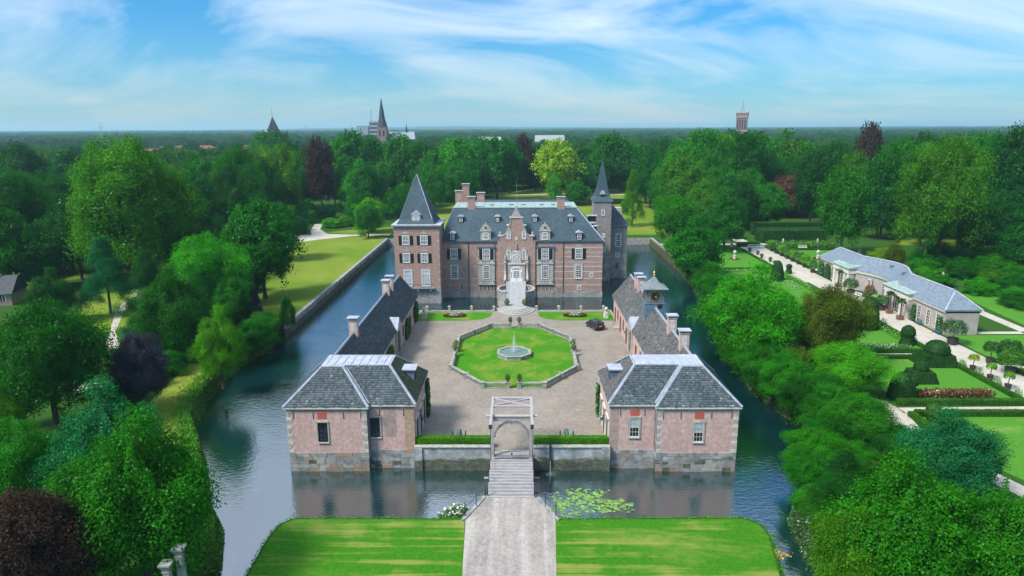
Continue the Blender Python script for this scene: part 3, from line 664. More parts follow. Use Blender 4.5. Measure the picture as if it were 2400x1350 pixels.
    dp = MB(); dp.tube((s*16.62,73.66,.2), (s*16.62,73.66,5.6), .06); dp.build('downpipe', M['lead_dark'], e)
    # carriage doors on the courtyard face of the pavilion
    fc = 'E' if L else 'W'; xc = s*11.4
    for yy in (75.6, 78.6, 81.6):
        d_ = MB(face_M(xc, yy, fc)).box(-.8,.8,-.05,.1,.02,3.3).build('door', M['shutter'], e)
        fr = MB(face_M(xc, yy, fc)); fr.box(-1.02,-.8,-.12,.02,.02,3.5); fr.box(.8,1.02,-.12,.02,.02,3.5); fr.box(-1.02,1.02,-.13,.02,3.32,3.6); fr.build('door_frame', M['cream'], d_)
        MB(face_M(xc, yy, fc)).box(-.03,.03,-.08,0,.1,3.2).build('door_post', M['iron'], d_)
    # dormer on the courtyard slope
    yd = 79.6; dm = MB(); xs = X(12.0, 14.3); dm.box(xs[0], xs[1], yd-.85, yd+.85, 6.4, 8.15); dd = dm.build('dormer', M['lead_dark'], roof)
    xs = X(11.75, 14.9); MB().box(xs[0], xs[1], yd-1.05, yd+1.05, 8.15, 8.30).build('dormer_roof', M['lead'], dd)
    MB(face_M(s*12.0, yd, fc)).box(-.6,.6,-.06,.05,6.75,7.95).build('dormer_pane', M['glass'], dd)
    # wing roof
    ex0, ex1, rz0, rz1, xr = 19.25, 26.3, 4.42, 8.62, 22.8
    cs = [P(ex0,84.0,rz0), P(ex0,131.6,rz0), P(xr,131.6,rz1), P(xr,80.9,rz1), ]
    os_ = [P(ex1,131.6,rz0), P(ex1,84.0,rz0), P(xr,80.9,rz1), P(xr,131.6,rz1)]
    w = MB().add(cs, [(0, 1, 2, 3)]).add(os_, [(0, 1, 2, 3)]); wr = w.build('roof', M['slate'], e)
    slates([cs, os_], 'slate_courses', M['slate'] if L else M['slate_brown'], wr, .30, .30, seed=21+int(s), tone=(.05, .5) if L else (.1, .75))
    m = MB(); strip(m, P(xr,80.9,rz1+.06), P(xr,131.6,rz1+.06), .2, .1); m.build('ridge_flashing', M['lead_mid'], wr)
    g1, g2 = X(19.38, 19.62); MB().box(g1, g2, 84.6, 131.5, rz0-.3, rz0-.06).build('cornice', M['cream'], e)
    # courtyard wall of the wing: portal with a gabled dormer, doors and windows
    xw = s*19.6; Y0 = 109.4
    dmr = MB(); gx0, gx1 = X(19.2, 21.3)
    p_ = MB(); p_.add([P(19.15,Y0-2.1,4.45), P(19.15,Y0+2.1,4.45), P(19.15,Y0,6.3), P(21.3,Y0,6.3)], [(0, 2, 3), (1, 3, 2), (0, 1, 2)]); p_.build('portal_gable', M['lead'], wr)
    pd = MB(face_M(xw, Y0, fc)).box(-1.25,1.25,-.06,.1,.02,3.5).build('door', M['shutter'], e)
    fr = MB(face_M(xw, Y0, fc)); fr.box(-1.85,-1.25,-.32,.02,.0,4.0); fr.box(1.25,1.85,-.32,.02,.0,4.0); fr.box(-2.0,2.0,-.38,.02,4.0,4.4); fr.build('portal_frame', M['stone'], pd)
    if L: ops = [(92.5,'d'),(96.2,'s'),(99.6,'s'),(103.2,'s'),(115,'s'),(119,'s'),(123,'d'),(127,'s')]
    else: ops = [(92.5,'s'),(96.4,'w'),(100.5,'s'),(104.6,'d'),(114.5,'d'),(118.2,'s'),(121.6,'d'),(125,'s'),(128.4,'d')]
    for yy, kd in ops:
        if kd == 'd': window(e, xw, yy, .15, 1.0, 2.6, fc, 2, 3, name='door', glass_m='shutter', frame_m='terracotta', proud=.02)
        elif kd == 's': window(e, xw, yy, 1.4, .8, 1.7, fc, 2, 3, name='window', frame_m='terracotta', glass_m='shutter', proud=.02)
        else: window(e, xw, yy, 1.0, 1.9, 2.4, fc, 4, 5, frame_m='cream')
    for yy in ((93.3,),(117.6,),(121.2,)) if L else ((86.9,),(94.3,),(119.6,),(122.6,)): chimney(wr, s*22.75, yy[0], 7.6, 10.85)
    return e, roof, wr
coachL, roofL, wroofL = pav(-1); coachR, roofR, wroofR = pav(1)
# clock turret on the right wing: a part of that building
tx, ty = 22.6, 107.6
tb = MB().box(tx-1.55, tx+1.55, ty-1.55, ty+1.55, 5.6, 9.35).build('clock_turret', M['lead_dark'], coachR)
MB().box(tx-1.4, tx+1.4, ty-1.4, ty+1.4, 9.35, 11.75).build('turret_stage', M['lead_dark'], tb)
MB().box(tx-1.62, tx+1.62, ty-1.62, ty+1.62, 9.28, 9.42).build('turret_band', M['lead_dark'], tb)
prof = [(2.02,11.72),(2.0,11.84),(1.4,12.08),(.95,12.45),(.55,12.9),(.28,13.3),(.07,13.6)]
V = [(tx+sx*r_, ty+sy*r_, z) for r_, z in prof for sx, sy in ((-1,-1),(1,-1),(1,1),(-1,1))]
MB().add(V, [(i*4+k, i*4+(k+1) % 4, (i+1)*4+(k+1) % 4, (i+1)*4+k) for i in range(len(prof)-1) for k in range(4)]+[(3,2,1,0),(24,25,26,27)]).build('turret_roof', simple('turret_slate', (.20,.23,.235), (.12,.145,.15), 2, .6), tb)
MB().lathe(tx, ty, [(.05,13.55),(.12,13.62),(.15,13.78),(.05,13.9),(.15,14.05),(.16,14.2),(.07,14.35),(.025,14.5),(.02,15.6),(.005,15.8)], 10).build('finial', M['gold'], tb)
for fc, ax, ay in (('S', tx, ty-1.4), ('W', tx-1.4, ty)):
    Mx = face_M(ax, ay, fc); fr = MB(Mx); n = 32
    cf = MB(Mx).box(-.98,.98,-.05,.05,9.55,11.5).build('clock_surround', M['gold'], tb)
    MB(Mx).box(-.90,.90,-.065,-.04,9.63,11.42).build('clock_board', M['lead_dark'], cf)
    def ring(r0, r1, y0, y1, nn=32, cz=10.52):
        vs = [(r*math.cos(2*math.pi*k/nn), y, cz+r*math.sin(2*math.pi*k/nn)) for y in (y0, y1) for r in (r0, r1) for k in range(nn)]
        return vs, [(nn+k, nn+(k+1) % nn, (k+1) % nn, k) for k in range(nn)]+[(nn+k, 3*nn+k, 3*nn+(k+1) % nn, nn+(k+1) % nn) for k in range(nn)]
    fr.add(*ring(.02, .86, -.085, -.05)); fr.build('clock_face', M['gold'], cf)
    f2 = MB(Mx); f2.add(*ring(.02, .76, -.095, -.05)); f2.build('clock_dial', M['black'], cf)
    num = MB(Mx)
    for k in range(12):
        a = 2*math.pi*k/12; c_, s_ = math.cos(a), math.sin(a)
        for off in ((-.05, .05) if k % 3 else (-.08, 0, .08)):
            q = [(c_*r_-s_*(off+t_), -.108, 10.52+s_*r_+c_*(off+t_)) for r_, t_ in ((.50,-.016),(.70,-.016),(.70,.016),(.50,.016))]; num.add(q, [(0, 1, 2, 3)])
    num.build('hour_marks', M['gold'], cf)
    hd = MB(Mx)
    for ang, ln in ((R(-40), .58), (R(35), .38)):
        d_ = (math.cos(ang), math.sin(ang)); pp = (-d_[1], d_[0])
        hd.add([(pp[0]*.035, -.115, 10.52+pp[1]*.035), (-pp[0]*.035, -.115, 10.52-pp[1]*.035), (d_[0]*ln, -.115, 10.52+d_[1]*ln)], [(0, 1, 2)])
    hd.build('clock_hands', M['white'], cf)
MB(face_M(tx, ty-1.55, 'S')).box(.45,1.2,-.03,.03,8.55,9.2).build('hatch', M['black'], tb)
# ------------------------------------------------------------------ the castle
M['stone_course'] = masonry('stone_course', (.34,.335,.315), (.25,.25,.235), (.19,.19,.18), .95, .42, .02, (.42,.42,.40), .5, bump=.4, stain=(.13,.13,.11))
M['ashlar'] = masonry('ashlar', (.47,.44,.385), (.40,.375,.33), (.30,.28,.25), .8, .4, .012, (.34,.32,.27), .8, bump=.2)
cas = empty('castle', (1.5,168,WATER), 'red brick moated castle with blue slate roofs, corner tower and spire', 'castle')
FY = 157.2
mw = MB().box(-17.4,20.35,FY,181,-.85,11.2).build('wall', M['brick_castle'], cas)
MB().box(-17.5,20.47,FY-.12,181.1,-3.5,-.85).build('plinth', M['stone_course'], cas)
bz = [(9.5,.17),(8.42,.15),(7.38,.15),(6.1,.12),(5.0,.19),(3.78,.19),(2.12,.15),(.62,.14)]
for z, t in bz:
    MB().box(11.35,20.37,FY-.025,FY+.1,z,z+t).build('stone_band', M['stone_light'], mw); MB().box(20.3,20.375,FY+.1,181,z,z+t).build('stone_band', M['stone_light'], mw)
    if z < 6.5: MB().box(8.9,11.1,FY-.022,FY+.1,z,z+t).build('stone_band', M['stone_light'], mw)
for z, t, m in ((6.05,.12,'stone'),(5.0,.15,'stone'),(2.15,.15,'stone'),(.55,.12,'stone')):
    MB().box(-17.1,-11.15,FY-.02,FY+.1,z,z+t).build('stone_band', M[m], mw); MB().box(-10.85,-8.8,FY-.02,FY+.1,z,z+t).build('stone_band', M[m], mw)
MB().box(-17.6,20.6,FY-.28,FY+.02,10.98,11.2).build('eaves_gutter', M['lead_dark'], mw)
for px in (-11.0,-4.85,5.0,11.2):
    p = MB(); p.tube((px,FY-.09,-2.3), (px,FY-.09,11), .07); p.build('downpipe', M['iron'], mw)
# stone window bays
for bx in (-6.85, 6.9):
    b = MB().box(bx-1.95,bx+1.95,FY-.26,FY+.05,.95,9.75).build('bay', M['ashlar'], cas)
    MB().box(bx-2.15,bx+2.15,FY-.5,FY+.05,9.75,9.98).build('bay_cornice', M['lead_dark'], b); MB().box(bx-2.05,bx+2.05,FY-.36,FY,6.55,6.68).build('string_course', M['stone'], b); MB().box(bx-2.05,bx+2.05,FY-.40,FY,5.72,5.9).build('string_course', M['stone'], b)
    MB().box(bx-2.05,bx+2.05,FY-.38,FY,.8,.97).build('string_course', M['stone'], b); MB().box(bx-2.05,bx+2.05,FY-.36,FY,1.72,1.84).build('string_course', M['stone'], b)
    for k in range(4):
        for z, h in ((6.0,.5), (1.05,.6)): MB().box(bx-1.75+k*.9,bx-1.05+k*.9,FY-.30,FY-.2,z,z+h).build('carved_panel', M['stone_light'] if k % 3 == 0 else M['stone'], b)
    window(cas, bx, FY-.26, 6.97, 1.62, 2.4, 'S', 4, 6, 3, True); window(cas, bx, FY-.26, 2.3, 1.55, 3.15, 'S', 4, 7, 4)
    for k in range(4): window(cas, bx-1.35+k*.9, FY, -.72, .5, 1.35, 'S', 1, 2, frame_m='stone', glass_m='glass' if bx < 0 or k == 2 else 'terracotta', proud=.02)
for wx in (-14.4, 14.75):
    window(cas, wx, FY, 6.97, 1.62, 2.4, 'S', 4, 6, 3, True, pedim=True); window(cas, wx, FY, 2.3, 1.55, 3.15, 'S', 4, 7, 4, surround=.32, sill='stone_light')
for wx, z, w_, h in ((-16.0,-.35,.6,1.1),(-12.7,-.35,.6,1.1),(10.1,-.6,.7,.8),(15.0,-.5,.85,.95),(17.85,2.55,.75,1.0)):
    window(cas, wx, FY, z, w_, h, 'S', 2, 2, frame_m='white' if wx > 12 else 'stone')
# main roof, a steep slate hip with a lead flat
ez, tz = 11.2, 18.4
e_ = [(-17.6,156.85),(20.62,156.85),(20.62,181.4),(-17.6,181.4)]; t_ = [(-14.7,161.9),(14.5,161.9),(14.5,173.2),(-14.7,173.2)]
V = [(x, y, ez) for x, y in e_]+[(x, y, tz) for x, y in t_]
mr = MB().add(V, [(0,1,5,4),(1,2,6,5),(2,3,7,6),(3,0,4,7),(4,5,6,7)]).build('roof', M['slate_fine'], cas)
MB().box(-14.85,14.65,161.75,173.35,tz-.03,tz+.12).build('roof_flat', M['copper_green'], mr)
for k in range(14): MB().box(-13.9+k*2.05,-13.78+k*2.05,161.95,173.2,tz+.1,tz+.2).build('roof_roll', M['copper_green'], mr)
for x in (-6.3,-1.5,1.4,5.8,8.6): MB().box(x,x+1.0,166,167,tz+.1,tz+.34).build('skylight', M['lead_dark'], mr)
for a, b in ((0,4),(1,5),(2,6),(4,5)):
    m = MB(); strip(m, V[a], V[b], .16, .08); m.build('ridge_flashing', M['lead_dark'] if a != 1 else M['lead'], mr)
def small_dormer(x, z, w=1.0, h=1.25, y=None):
    y = 156.85+(z-ez)/(tz-ez)*5.05-.2 if y is None else y
    d = MB().box(x-w/2,x+w/2,y,y+1.4,z,z+h).build('dormer', M['shutter'], mr)
    MB().slab([(x-w/2-.22,z+h-.02),(x+w/2+.22,z+h-.02),(x+w/2+.22,z+h+.07),(x,z+h+.42),(x-w/2-.22,z+h+.07)], y-.2, y+1.7).build('dormer_roof', M['lead'], d)
    MB().box(x-w*.3,x+w*.3,y-.03,y+.05,z+.08,z+h-.1).build('dormer_pane', M['glass'], d)
    f = MB(); f.box(x-w*.36,x-w*.26,y-.06,y,z+.02,z+h-.06); f.box(x+w*.26,x+w*.36,y-.06,y,z+.02,z+h-.06); f.box(x-.04,x+.04,y-.055,y,z+.02,z+h-.06)
    for k in range(3): f.box(x-w*.33,x+w*.33,y-.05,y,z+.03+k*(h-.2)/2,z+.12+k*(h-.2)/2)
    f.build('dormer_frame', M['white'], d)
for x in (-12.8,-4.2,4.6,13.0): small_dormer(x, 15.35)
for x in (-14.65,14.8): small_dormer(x, 11.5, 1.25, 1.6)
for yy, z in ((163.5,12.4),(168.5,12.4),(166,14.6)):
    d = MB().box(17.6,19.5,yy-.6,yy+.6,z,z+1.3).build('dormer', M['shutter'], mr); MB().box(17.3,19.8,yy-.85,yy+.85,z+1.3,z+1.45).build('dormer_roof', M['lead'], d)
for bx in (-6.9, 6.85):          # stone dormers with an oculus under a round pediment
    d = MB().box(bx-1.2,bx+1.2,FY-.2,FY+2.2,11.2,13.55).build('stone_dormer', M['ashlar'], mr)
    n = 9; pr = [(bx-1.25,13.55),(bx+1.25,13.55),(bx+1.1,14.3)]+[(bx+.85*math.cos(math.pi*k/n), 14.35+.75*math.sin(math.pi*k/n)) for k in range(n+1)]+[(bx-1.1,14.3)]
    MB().slab(pr, FY-.22, FY+.3).build('pediment', M['ashlar'], d); MB().box(bx-1.4,bx+1.4,FY-.36,FY+.3,13.5,13.66).build('dormer_cornice', M['stone'], d)
    MB().box(bx-.15,bx+.15,FY-.2,FY+.1,15.05,15.5).build('pediment_knob', M['stone'], d)
    oc = MB(Matrix.Translation((bx,FY-.23,14.35)) @ Matrix.Rotation(R(90), 4, 'X')); oc.lathe(0, 0, [(.24,-.02),(.24,.05)], 14); oc.build('oculus', M['black'], d)
    window(d, bx, FY-.2, 11.55, 1.25, 1.6, 'S', 4, 5, 3)
# middle bay and scrolled gable
cx_ = .2
cb = MB().box(cx_-4.4,cx_+4.4,FY-.4,FY+.05,-.9,11.3).build('centre_bay', M['brick_castle'], cas)
MB().box(cx_-4.45,cx_+4.45,FY-.5,FY+.05,-3.5,-.9).build('plinth', M['stone_course'], cb)
def arc(c, r, a0, a1, n=7, ry=None): return [(c[0]+r*math.cos(R(a0+(a1-a0)*k/n)), c[1]+(ry or r)*math.sin(R(a0+(a1-a0)*k/n))) for k in range(n+1)]
half = [(4.4,11.3),(3.85,11.35),(3.85,12.3)]+[(1.75+2.1*(1-math.sin(R(90*k/7))), 14.55-2.25*math.cos(R(90*k/7))) for k in range(8)]+[(1.75,14.9)]+[(1.2+.5*(1-math.sin(R(90*k/4))), 16.6-1.6*math.cos(R(90*k/4))) for k in range(5)]
pr = [(cx_+x, z) for x, z in half]+[(cx_-x, z) for x, z in half[::-1]]
MB().slab(pr, FY-.42, FY+.35).build('gable', M['brick_castle'], cb)
def coping(points, name):
    for k in range(len(points)-1):
        (xa, za), (xb, zb) = points[k], points[k+1]
        for s in (-1, 1):
            b = MB(); d = Vector((xb-xa, 0, zb-za)); l = d.length
            if l < .05: continue
            nx = Vector((d.z, 0, -d.x)).normalized()*.13; q = [Vector((cx_+s*x, y, z))+Vector((s*o.x, 0, o.z)) for y in (FY-.52, FY+.4) for (x, z), o in (((xa, za), -nx*.3), ((xb, zb), -nx*.3), ((xb, zb), nx), ((xa, za), nx))]
            b.add(q, [(0,1,2,3),(7,6,5,4),(0,4,5,1),(1,5,6,2),(2,6,7,3),(3,7,4,0)]); b.build(name, M['stone'], cb)
coping(half[2:], 'gable_coping')
for s in (-1, 1):
    for x, z, w_ in ((3.6,12.35,1.0),(1.85,14.85,.75),(1.15,16.6,.6)): MB().box(*sorted((cx_+s*(x-w_*.5), cx_+s*(x+w_*.6))), FY-.55, FY+.42, z, z+.22).build('scroll_stone', M['stone_light'], cb)
    MB().lathe(cx_+s*3.75, FY-.1, [(.3,0),(.34,.15),(.16,.3),(.26,.55),(.1,.8),(.02,1.0)], 10, 12.57).build('urn', M['stone'], cb)
MB().box(cx_-1.55,cx_+1.55,FY-.58,FY+.42,16.62,16.86).build('gable_cornice', M['stone_light'], cb)
MB().slab([(cx_-1.15,16.86),(cx_+1.15,16.86),(cx_+.45,18.2),(cx_+.22,19.1),(cx_,19.4),(cx_-.22,19.1),(cx_-.45,18.2)], FY-.45, FY+.4).build('gable_pinnacle', M['stone'], cb)
for s in (-1, 1):
    window(cb, cx_+s*1.75, FY-.42, 11.75, .7, 1.65, 'S', 2, 5, 3, surround=.25); window(cb, cx_+s*1.78, FY-.4, 6.95, .75, 2.1, 'S', 2, 6, 3, surround=.25)
    for z in (13.75, 9.35): MB().slab([(cx_+s*1.76-.55,z-.05),(cx_+s*1.76+.55,z-.05),(cx_+s*1.76+.35,z+.35),(cx_+s*1.76,z+.55),(cx_+s*1.76-.35,z+.35)], FY-.5, FY-.3).build('window_pediment', M['stone'], cb)
nb = MB().slab([(cx_-.35,11.4),(cx_+.35,11.4),(cx_+.35,11.95)]+arc((cx_,11.95), .35, 0, 180)+[(cx_-.35,11.95)], FY-.46, FY-.38); nb.build('niche', M['stone_light'], cb)
for z in (10.0, 5.9, 4.0): 
    for s in (-1, 1): MB().box(*sorted((cx_+s*2.9, cx_+s*4.4)), FY-.425, FY-.3, z, z+.15).build('stone_band', M['stone'], cb)
# portal: white double door, stone arch, columns, coat-of-arms panel
MB().box(cx_-2.0,cx_+2.0,FY-.62,FY-.35,1.6,5.75).build('portal', M['stone'], cb)
MB().box(cx_-2.15,cx_+2.15,FY-.78,FY-.35,5.75,5.98).build('portal_cornice', M['stone_light'], cb)
do = MB().slab([(cx_-1.38,1.7),(cx_+1.38,1.7),(cx_+1.38,4.3)]+arc((cx_,4.3), 1.38, 0, 180, 10, 1.0)+[(cx_-1.38,4.3)], FY-.68, FY-.6).build('door', M['white'], cb)
g = MB()
for s in (-1, 1):
    for r_ in range(4): 
        for c_ in range(2): x = cx_+s*(.26+c_*.3); g.box(x-.11,x+.11,FY-.69,FY-.66,2.55+r_*.42,2.87+r_*.42)
    for r_ in range(3): x = cx_+s*1.13; g.box(x-.09,x+.09,FY-.69,FY-.66,2.6+r_*.48,2.95+r_*.48)
    for c_ in range(3): x = cx_+s*(.2+c_*.34); g.box(x-.12,x+.12,FY-.69,FY-.66,4.5,4.95-.09*c_)
g.build('door_panes', M['glass'], do)
MB().box(cx_-.03,cx_+.03,FY-.71,FY-.66,1.72,4.35).build('door_seam', M['black'], do)
ca = MB().box(cx_-1.15,cx_+1.15,FY-.62,FY-.38,6.0,8.5).build('armorial_panel', M['stone_light'], cb)
MB().slab([(cx_-1.3,8.5),(cx_+1.3,8.5),(cx_,9.2)], FY-.68, FY-.38).build('pediment', M['stone_light'], ca)
rl = MB(); rr = random.Random(4)
rl.slab([(cx_-.5,7.9),(cx_+.5,7.9),(cx_+.5,7.2),(cx_,6.6),(cx_-.5,7.2)], FY-.70, FY-.6)
for k in range(16): a = k*.393; rl.ball((cx_+.85*math.cos(a), FY-.62, 7.2+.9*math.sin(a)), .14, 6, 5)
rl.build('carved_shield', M['stone_light'], ca)
for s in (-1, 1):
    cl = MB(); cl.lathe(cx_+s*2.6, FY-.68, [(.36,1.7),(.36,2.5),(.26,2.6),(.24,4),(.21,6.1),(.32,6.2),(.34,6.45)], 12); c0 = cl.build('column', M['stone_light'], cb, True)
    st = MB(); st.lathe(cx_+s*2.6, FY-.68, [(.24,6.45),(.26,6.9),(.2,7.3),(.24,7.6),(.1,7.8),(.13,7.95),(.12,8.1),(.02,8.2)], 9); st.build('figure', M['stone'], c0, True)
MB().lathe(cx_, FY-.55, [(.2,9.2),(.22,9.5),(.14,9.9),(.17,10.2),(.08,10.4),(.1,10.6),(.02,10.75)], 9).build('figure', M['stone'], ca, True)
# forecourt bridge with curved bastions
br = MB(); br.add([(-1.95,138.0,-2.9),(2.2,138.0,-2.9),(2.5,156.9,-2.9),(-2.3,156.9,-2.9),(-1.95,138.0,.62),(2.2,138.0,.62),(2.5,156.9,1.68),(-2.3,156.9,1.68)], [(0,3,2,1),(4,5,6,7),(0,1,5,4),(1,2,6,5),(2,3,7,6),(3,0,4,7)])
bo = empty('stone_bridge', (0.1,147,WATER), 'pale stone ramp bridge leading up to the white castle door', 'bridge')
br.build('ramp', M['stone_block'], bo)
for k in range(12):
    for c_ in range(3):
        y0 = 138.05+k*1.56; f0 = (y0-138)/18.9; z0 = .62+f0*1.06; z1 = .62+(y0+1.53-138)/18.9*1.06; a = -1.9-.33*f0; w_ = (4.0+.7*f0)/3; x0 = a+c_*w_+((k % 2)*.2 if c_ else 0); x1 = a+(c_+1)*w_+((k % 2)*.2 if c_ < 2 else 0)
        q = [(x0+.015,y0,z0),(x1-.015,y0,z0),(x1-.015,y0+1.53,z1),(x0+.015,y0+1.53,z1)]
        MB().add(q+[(x,y,z+.04) for x,y,z in q], [(4,5,6,7),(0,1,5,4),(1,2,6,5),(2,3,7,6),(3,0,4,7)]).build('paving_slab', M['flag_stone'], bo)
for s in (-1, 1):
    n = 18; c0 = (s*2.05+.12, 150.3); ro, ri = 2.35, 2.0; vs = []; A = [R(-90+s*180*k/n) if s > 0 else R(-90-180*k/n) for k in range(n+1)]
    for z in (-3.4, 1.42):
        for r_ in (ro, ri): vs += [(c0[0]+r_*math.cos(a)*.92, c0[1]+r_*math.sin(a)*1.5, z) for a in A]
    m = n+1; fs = []
    for k in range(n): fs += [(k,k+1,2*m+k+1,2*m+k),(m+k,3*m+k,3*m+k+1,m+k+1),(2*m+k,2*m+k+1,3*m+k+1,3*m+k)]
    MB().add(vs, fs).build('bastion', M['stone_course'], bo)
    vs2 = [(x+(x-c0[0])*.04, y+(y-c0[1])*.04, z) for z in (1.42, 1.56) for x, y, _ in vs[:m]]+[(x-(x-c0[0])*.04, y-(y-c0[1])*.04, z) for z in (1.42, 1.56) for x, y, _ in vs[m:2*m]]
    MB().add(vs2, [(k,k+1,m+k+1,m+k) for k in range(n)]+[(m+k,m+k+1,3*m+k+1,3*m+k) for k in range(n)]+[(2*m+k,3*m+k,3*m+k+1,2*m+k+1) for k in range(n)]).build('bastion_coping', M['stone_pale'], bo)
    MB().prism([(c0[0]+1.95*math.cos(a)*.92, c0[1]+1.95*math.sin(a)*1.5) for a in A], -3, .7).build('bastion_floor', M['stone_block'], bo)
    rl = MB(); xs0, xs1 = (-1.9, -2.25) if s < 0 else (2.15, 2.45)
    for k in range(13):
        t = k/12; y = 138.4+t*17.8; x = xs0+(xs1-xs0)*t; z = .66+t*1.05; rl.tube((x,y,z), (x,y,z+1.0), .035, None, 5)
    rl.tube((xs0,138.4,1.66), (xs1,156.2,2.7), .035, None, 5); rl.tube((xs0,138.4,1.2), (xs1,156.2,2.2), .02, None, 5); rl.build('railing', M['iron'], bo)
for k in range(4):
    r_ = 4.0-k*.52; n = 20; poly = [(.12+r_*math.cos(R(180+180*i/n)), 137.9+(r_*1.28)*math.sin(R(180+180*i/n))) for i in range(n+1)]
    MB().prism(poly, 0.008 if k == 0 else k*.155, (k+1)*.155).build('step', M['stone_pale'], bo)
MB().box(-3.9,4.15,137.9,138.3,-.5,.16).build('step', M['stone_block'], bo)
# left corner tower
TX0, TX1, TY0, TY1 = -27.3, -17.1, 151.7, 162.0
tw = MB().box(TX0,TX1,TY0,TY1,1.0,15.5).build('corner_tower', M['brick_castle'], cas)
MB().box(TX0-.06,TX1+.06,TY0-.06,TY1,-3.5,1.0).build('plinth', M['stone_course'], tw)
MB().box(TX0-.15,TX1+.15,TY0-.15,TY1+.1,15.35,15.6).build('cornice', M['stone_light'], tw); MB().box(TX0-.5,TX1+.5,TY0-.5,TY1+.5,15.6,15.86).build('cornice', M['lead'], tw)
for z in (14.3,10.1,6.5): MB().box(TX0-.02,TX1+.02,TY0-.02,TY1,z,z+.12).build('stone_band', M['brick_patch'], tw)
for k in range(8): MB().box(TX1-.38 if k % 2 else TX1-.6,TX1+.025,TY0-.025,TY0+.5,1.2+k*1.8,1.65+k*1.8).build('quoin', M['stone'], tw)
ax, ay, az = -22.45, 157.0, 26.9; bs = [(-26.7,152.25),(-18.05,152.25),(-17.9,161.8),(-26.7,161.8)]
tr = MB().add([(x,y,15.86) for x,y in bs]+[(ax+(x-ax)*.86, ay+(y-ay)*.86, 16.9) for x,y in bs]+[(ax,ay,az)], [(0,1,5,4),(1,2,6,5),(2,3,7,6),(3,0,4,7),(4,5,8),(5,6,8),(6,7,8),(7,4,8)]).build('tower_roof', M['slate_fine'], tw)
for i in (0, 1, 2): 
    m = MB(); x, y = bs[i]; strip(m, (ax+(x-ax)*.86, ay+(y-ay)*.86, 16.9), (ax,ay,az), .1, .05); m.build('hip_flashing', M['lead_dark'] if i == 0 else M['lead'], tr)
MB().lathe(ax, ay, [(.16,26.7),(.1,27.0),(.14,27.3),(.05,27.5),(.03,29.3),(.0,29.6)], 8).build('finial', M['iron'], tr)
for wx in (-24.65,-20.58):
    window(tw, wx, TY0, 11.35, 1.55, 2.0, 'S', 4, 6, 3, True, pedim=True); window(tw, wx, TY0, 7.25, 1.55, 2.05, 'S', 4, 6, 3, True, pedim=True)
    window(tw, wx+.2, TY0, 1.75, 1.85, 3.75, 'S', 3, 4, 3, glass_m='glass_blind', fw=.16, bar=.06)
bl = MB().box(-25.9,-18.4,TY0-.85,TY0,1.25,1.45).build('balcony', M['stone_block'], tw)
rl = MB()
for k in range(26): rl.tube((-25.8+k*.29,TY0-.8,1.45), (-25.8+k*.29,TY0-.8,2.3), .02, None, 4)
rl.box(-25.85,-18.45,TY0-.84,TY0-.77,2.3,2.36); rl.build('balcony_railing', M['iron'], bl)
for x in (-25,-22.2,-19.3): MB().box(x-.15,x+.15,TY0-.75,TY0,.75,1.25).build('corbel', M['stone_block'], bl)
dm = MB().box(-23.35,-21.35,TY0+1.1,TY0+3.2,16.1,17.9).build('stone_dormer', M['ashlar'], tr)
MB().slab([(-23.55,17.9),(-21.15,17.9),(-21.7,18.5),(-22.35,19.0),(-23,18.5)], TY0+.95, TY0+3.6).build('dormer_roof', M['lead'], dm)
window(dm, -22.35, TY0+1.1, 16.35, 1.15, 1.35, 'S', 4, 4, 2)
# spire tower and rear range on the right
st = MB().box(19.9,24.45,174.6,179,-3.5,18.5).build('stair_tower', M['brick_grey'], cas)
MB().box(19.85,24.5,174.55,179,-3.5,4.4).build('plinth', M['stone_course'], st); MB().box(19.6,24.75,174.3,179.3,18.5,18.78).build('cornice', M['cream'], st)
sx, sy = 22.17, 176.8; sp = [(2.75,18.78),(1.95,19.7),(1.45,21.2),(1.0,23.6),(.5,26.4),(.04,28.9)]
V = [(sx+a*r_, sy+b*r_, z) for r_, z in sp for a, b in ((-1,-.95),(1,-.95),(1,.95),(-1,.95))]
so = MB().add(V, [(i*4+k, i*4+(k+1) % 4, (i+1)*4+(k+1) % 4, (i+1)*4+k) for i in range(5) for k in range(4)]+[(3,2,1,0)]).build('spire', M['slate_fine'], st)
MB().lathe(sx, sy, [(.1,28.7),(.16,29.0),(.04,29.2),(.03,30.3),(0,30.6)], 8).build('finial', M['iron'], so)
dh = MB().box(21.6,22.75,174.9,176,18.9,20.2).build('hatch', M['shutter'], so); MB().slab([(21.4,20.2),(22.95,20.2),(22.5,21.1),(21.9,21.1)], 174.8, 176.4).build('hatch_roof', M['lead'], dh)
window(st, 22.35, 174.6, 14.9, .7, 1.4, 'S', 2, 3); window(st, 22.9, 174.6, 5.4, .55, 1.3, 'S', 2, 3); window(st, 22.7, 174.6, 9.2, .5, 1.0, 'S', 2, 3); window(st, 22.8, 174.55, 2.2, .55, 1.6, 'S', 2, 4, frame_m='stone'); window(st, 22.8, 174.55, -.6, .55, 2.2, 'S', 2, 4, frame_m='stone')
rw = MB().box(23.0,29.2,177.9,205,-3.5,11.7).build('rear_range', M['brick_grey'], cas)
MB().box(22.9,29.3,177.8,205.1,-3.5,4.2).build('plinth', M['stone_course'], rw); MB().box(22.9,29.6,177.5,205.3,11.7,11.95).build('cornice', M['lead'], rw)
MB().add([(22.8,177.4,11.95),(29.7,177.4,11.95),(29.7,205.4,11.95),(22.8,205.4,11.95),(25.2,181.2,17.4),(25.2,200,17.4)], [(0,1,4),(1,2,5,4),(2,3,5),(3,0,4,5)]).build('roof', M['slate_fine'], rw)
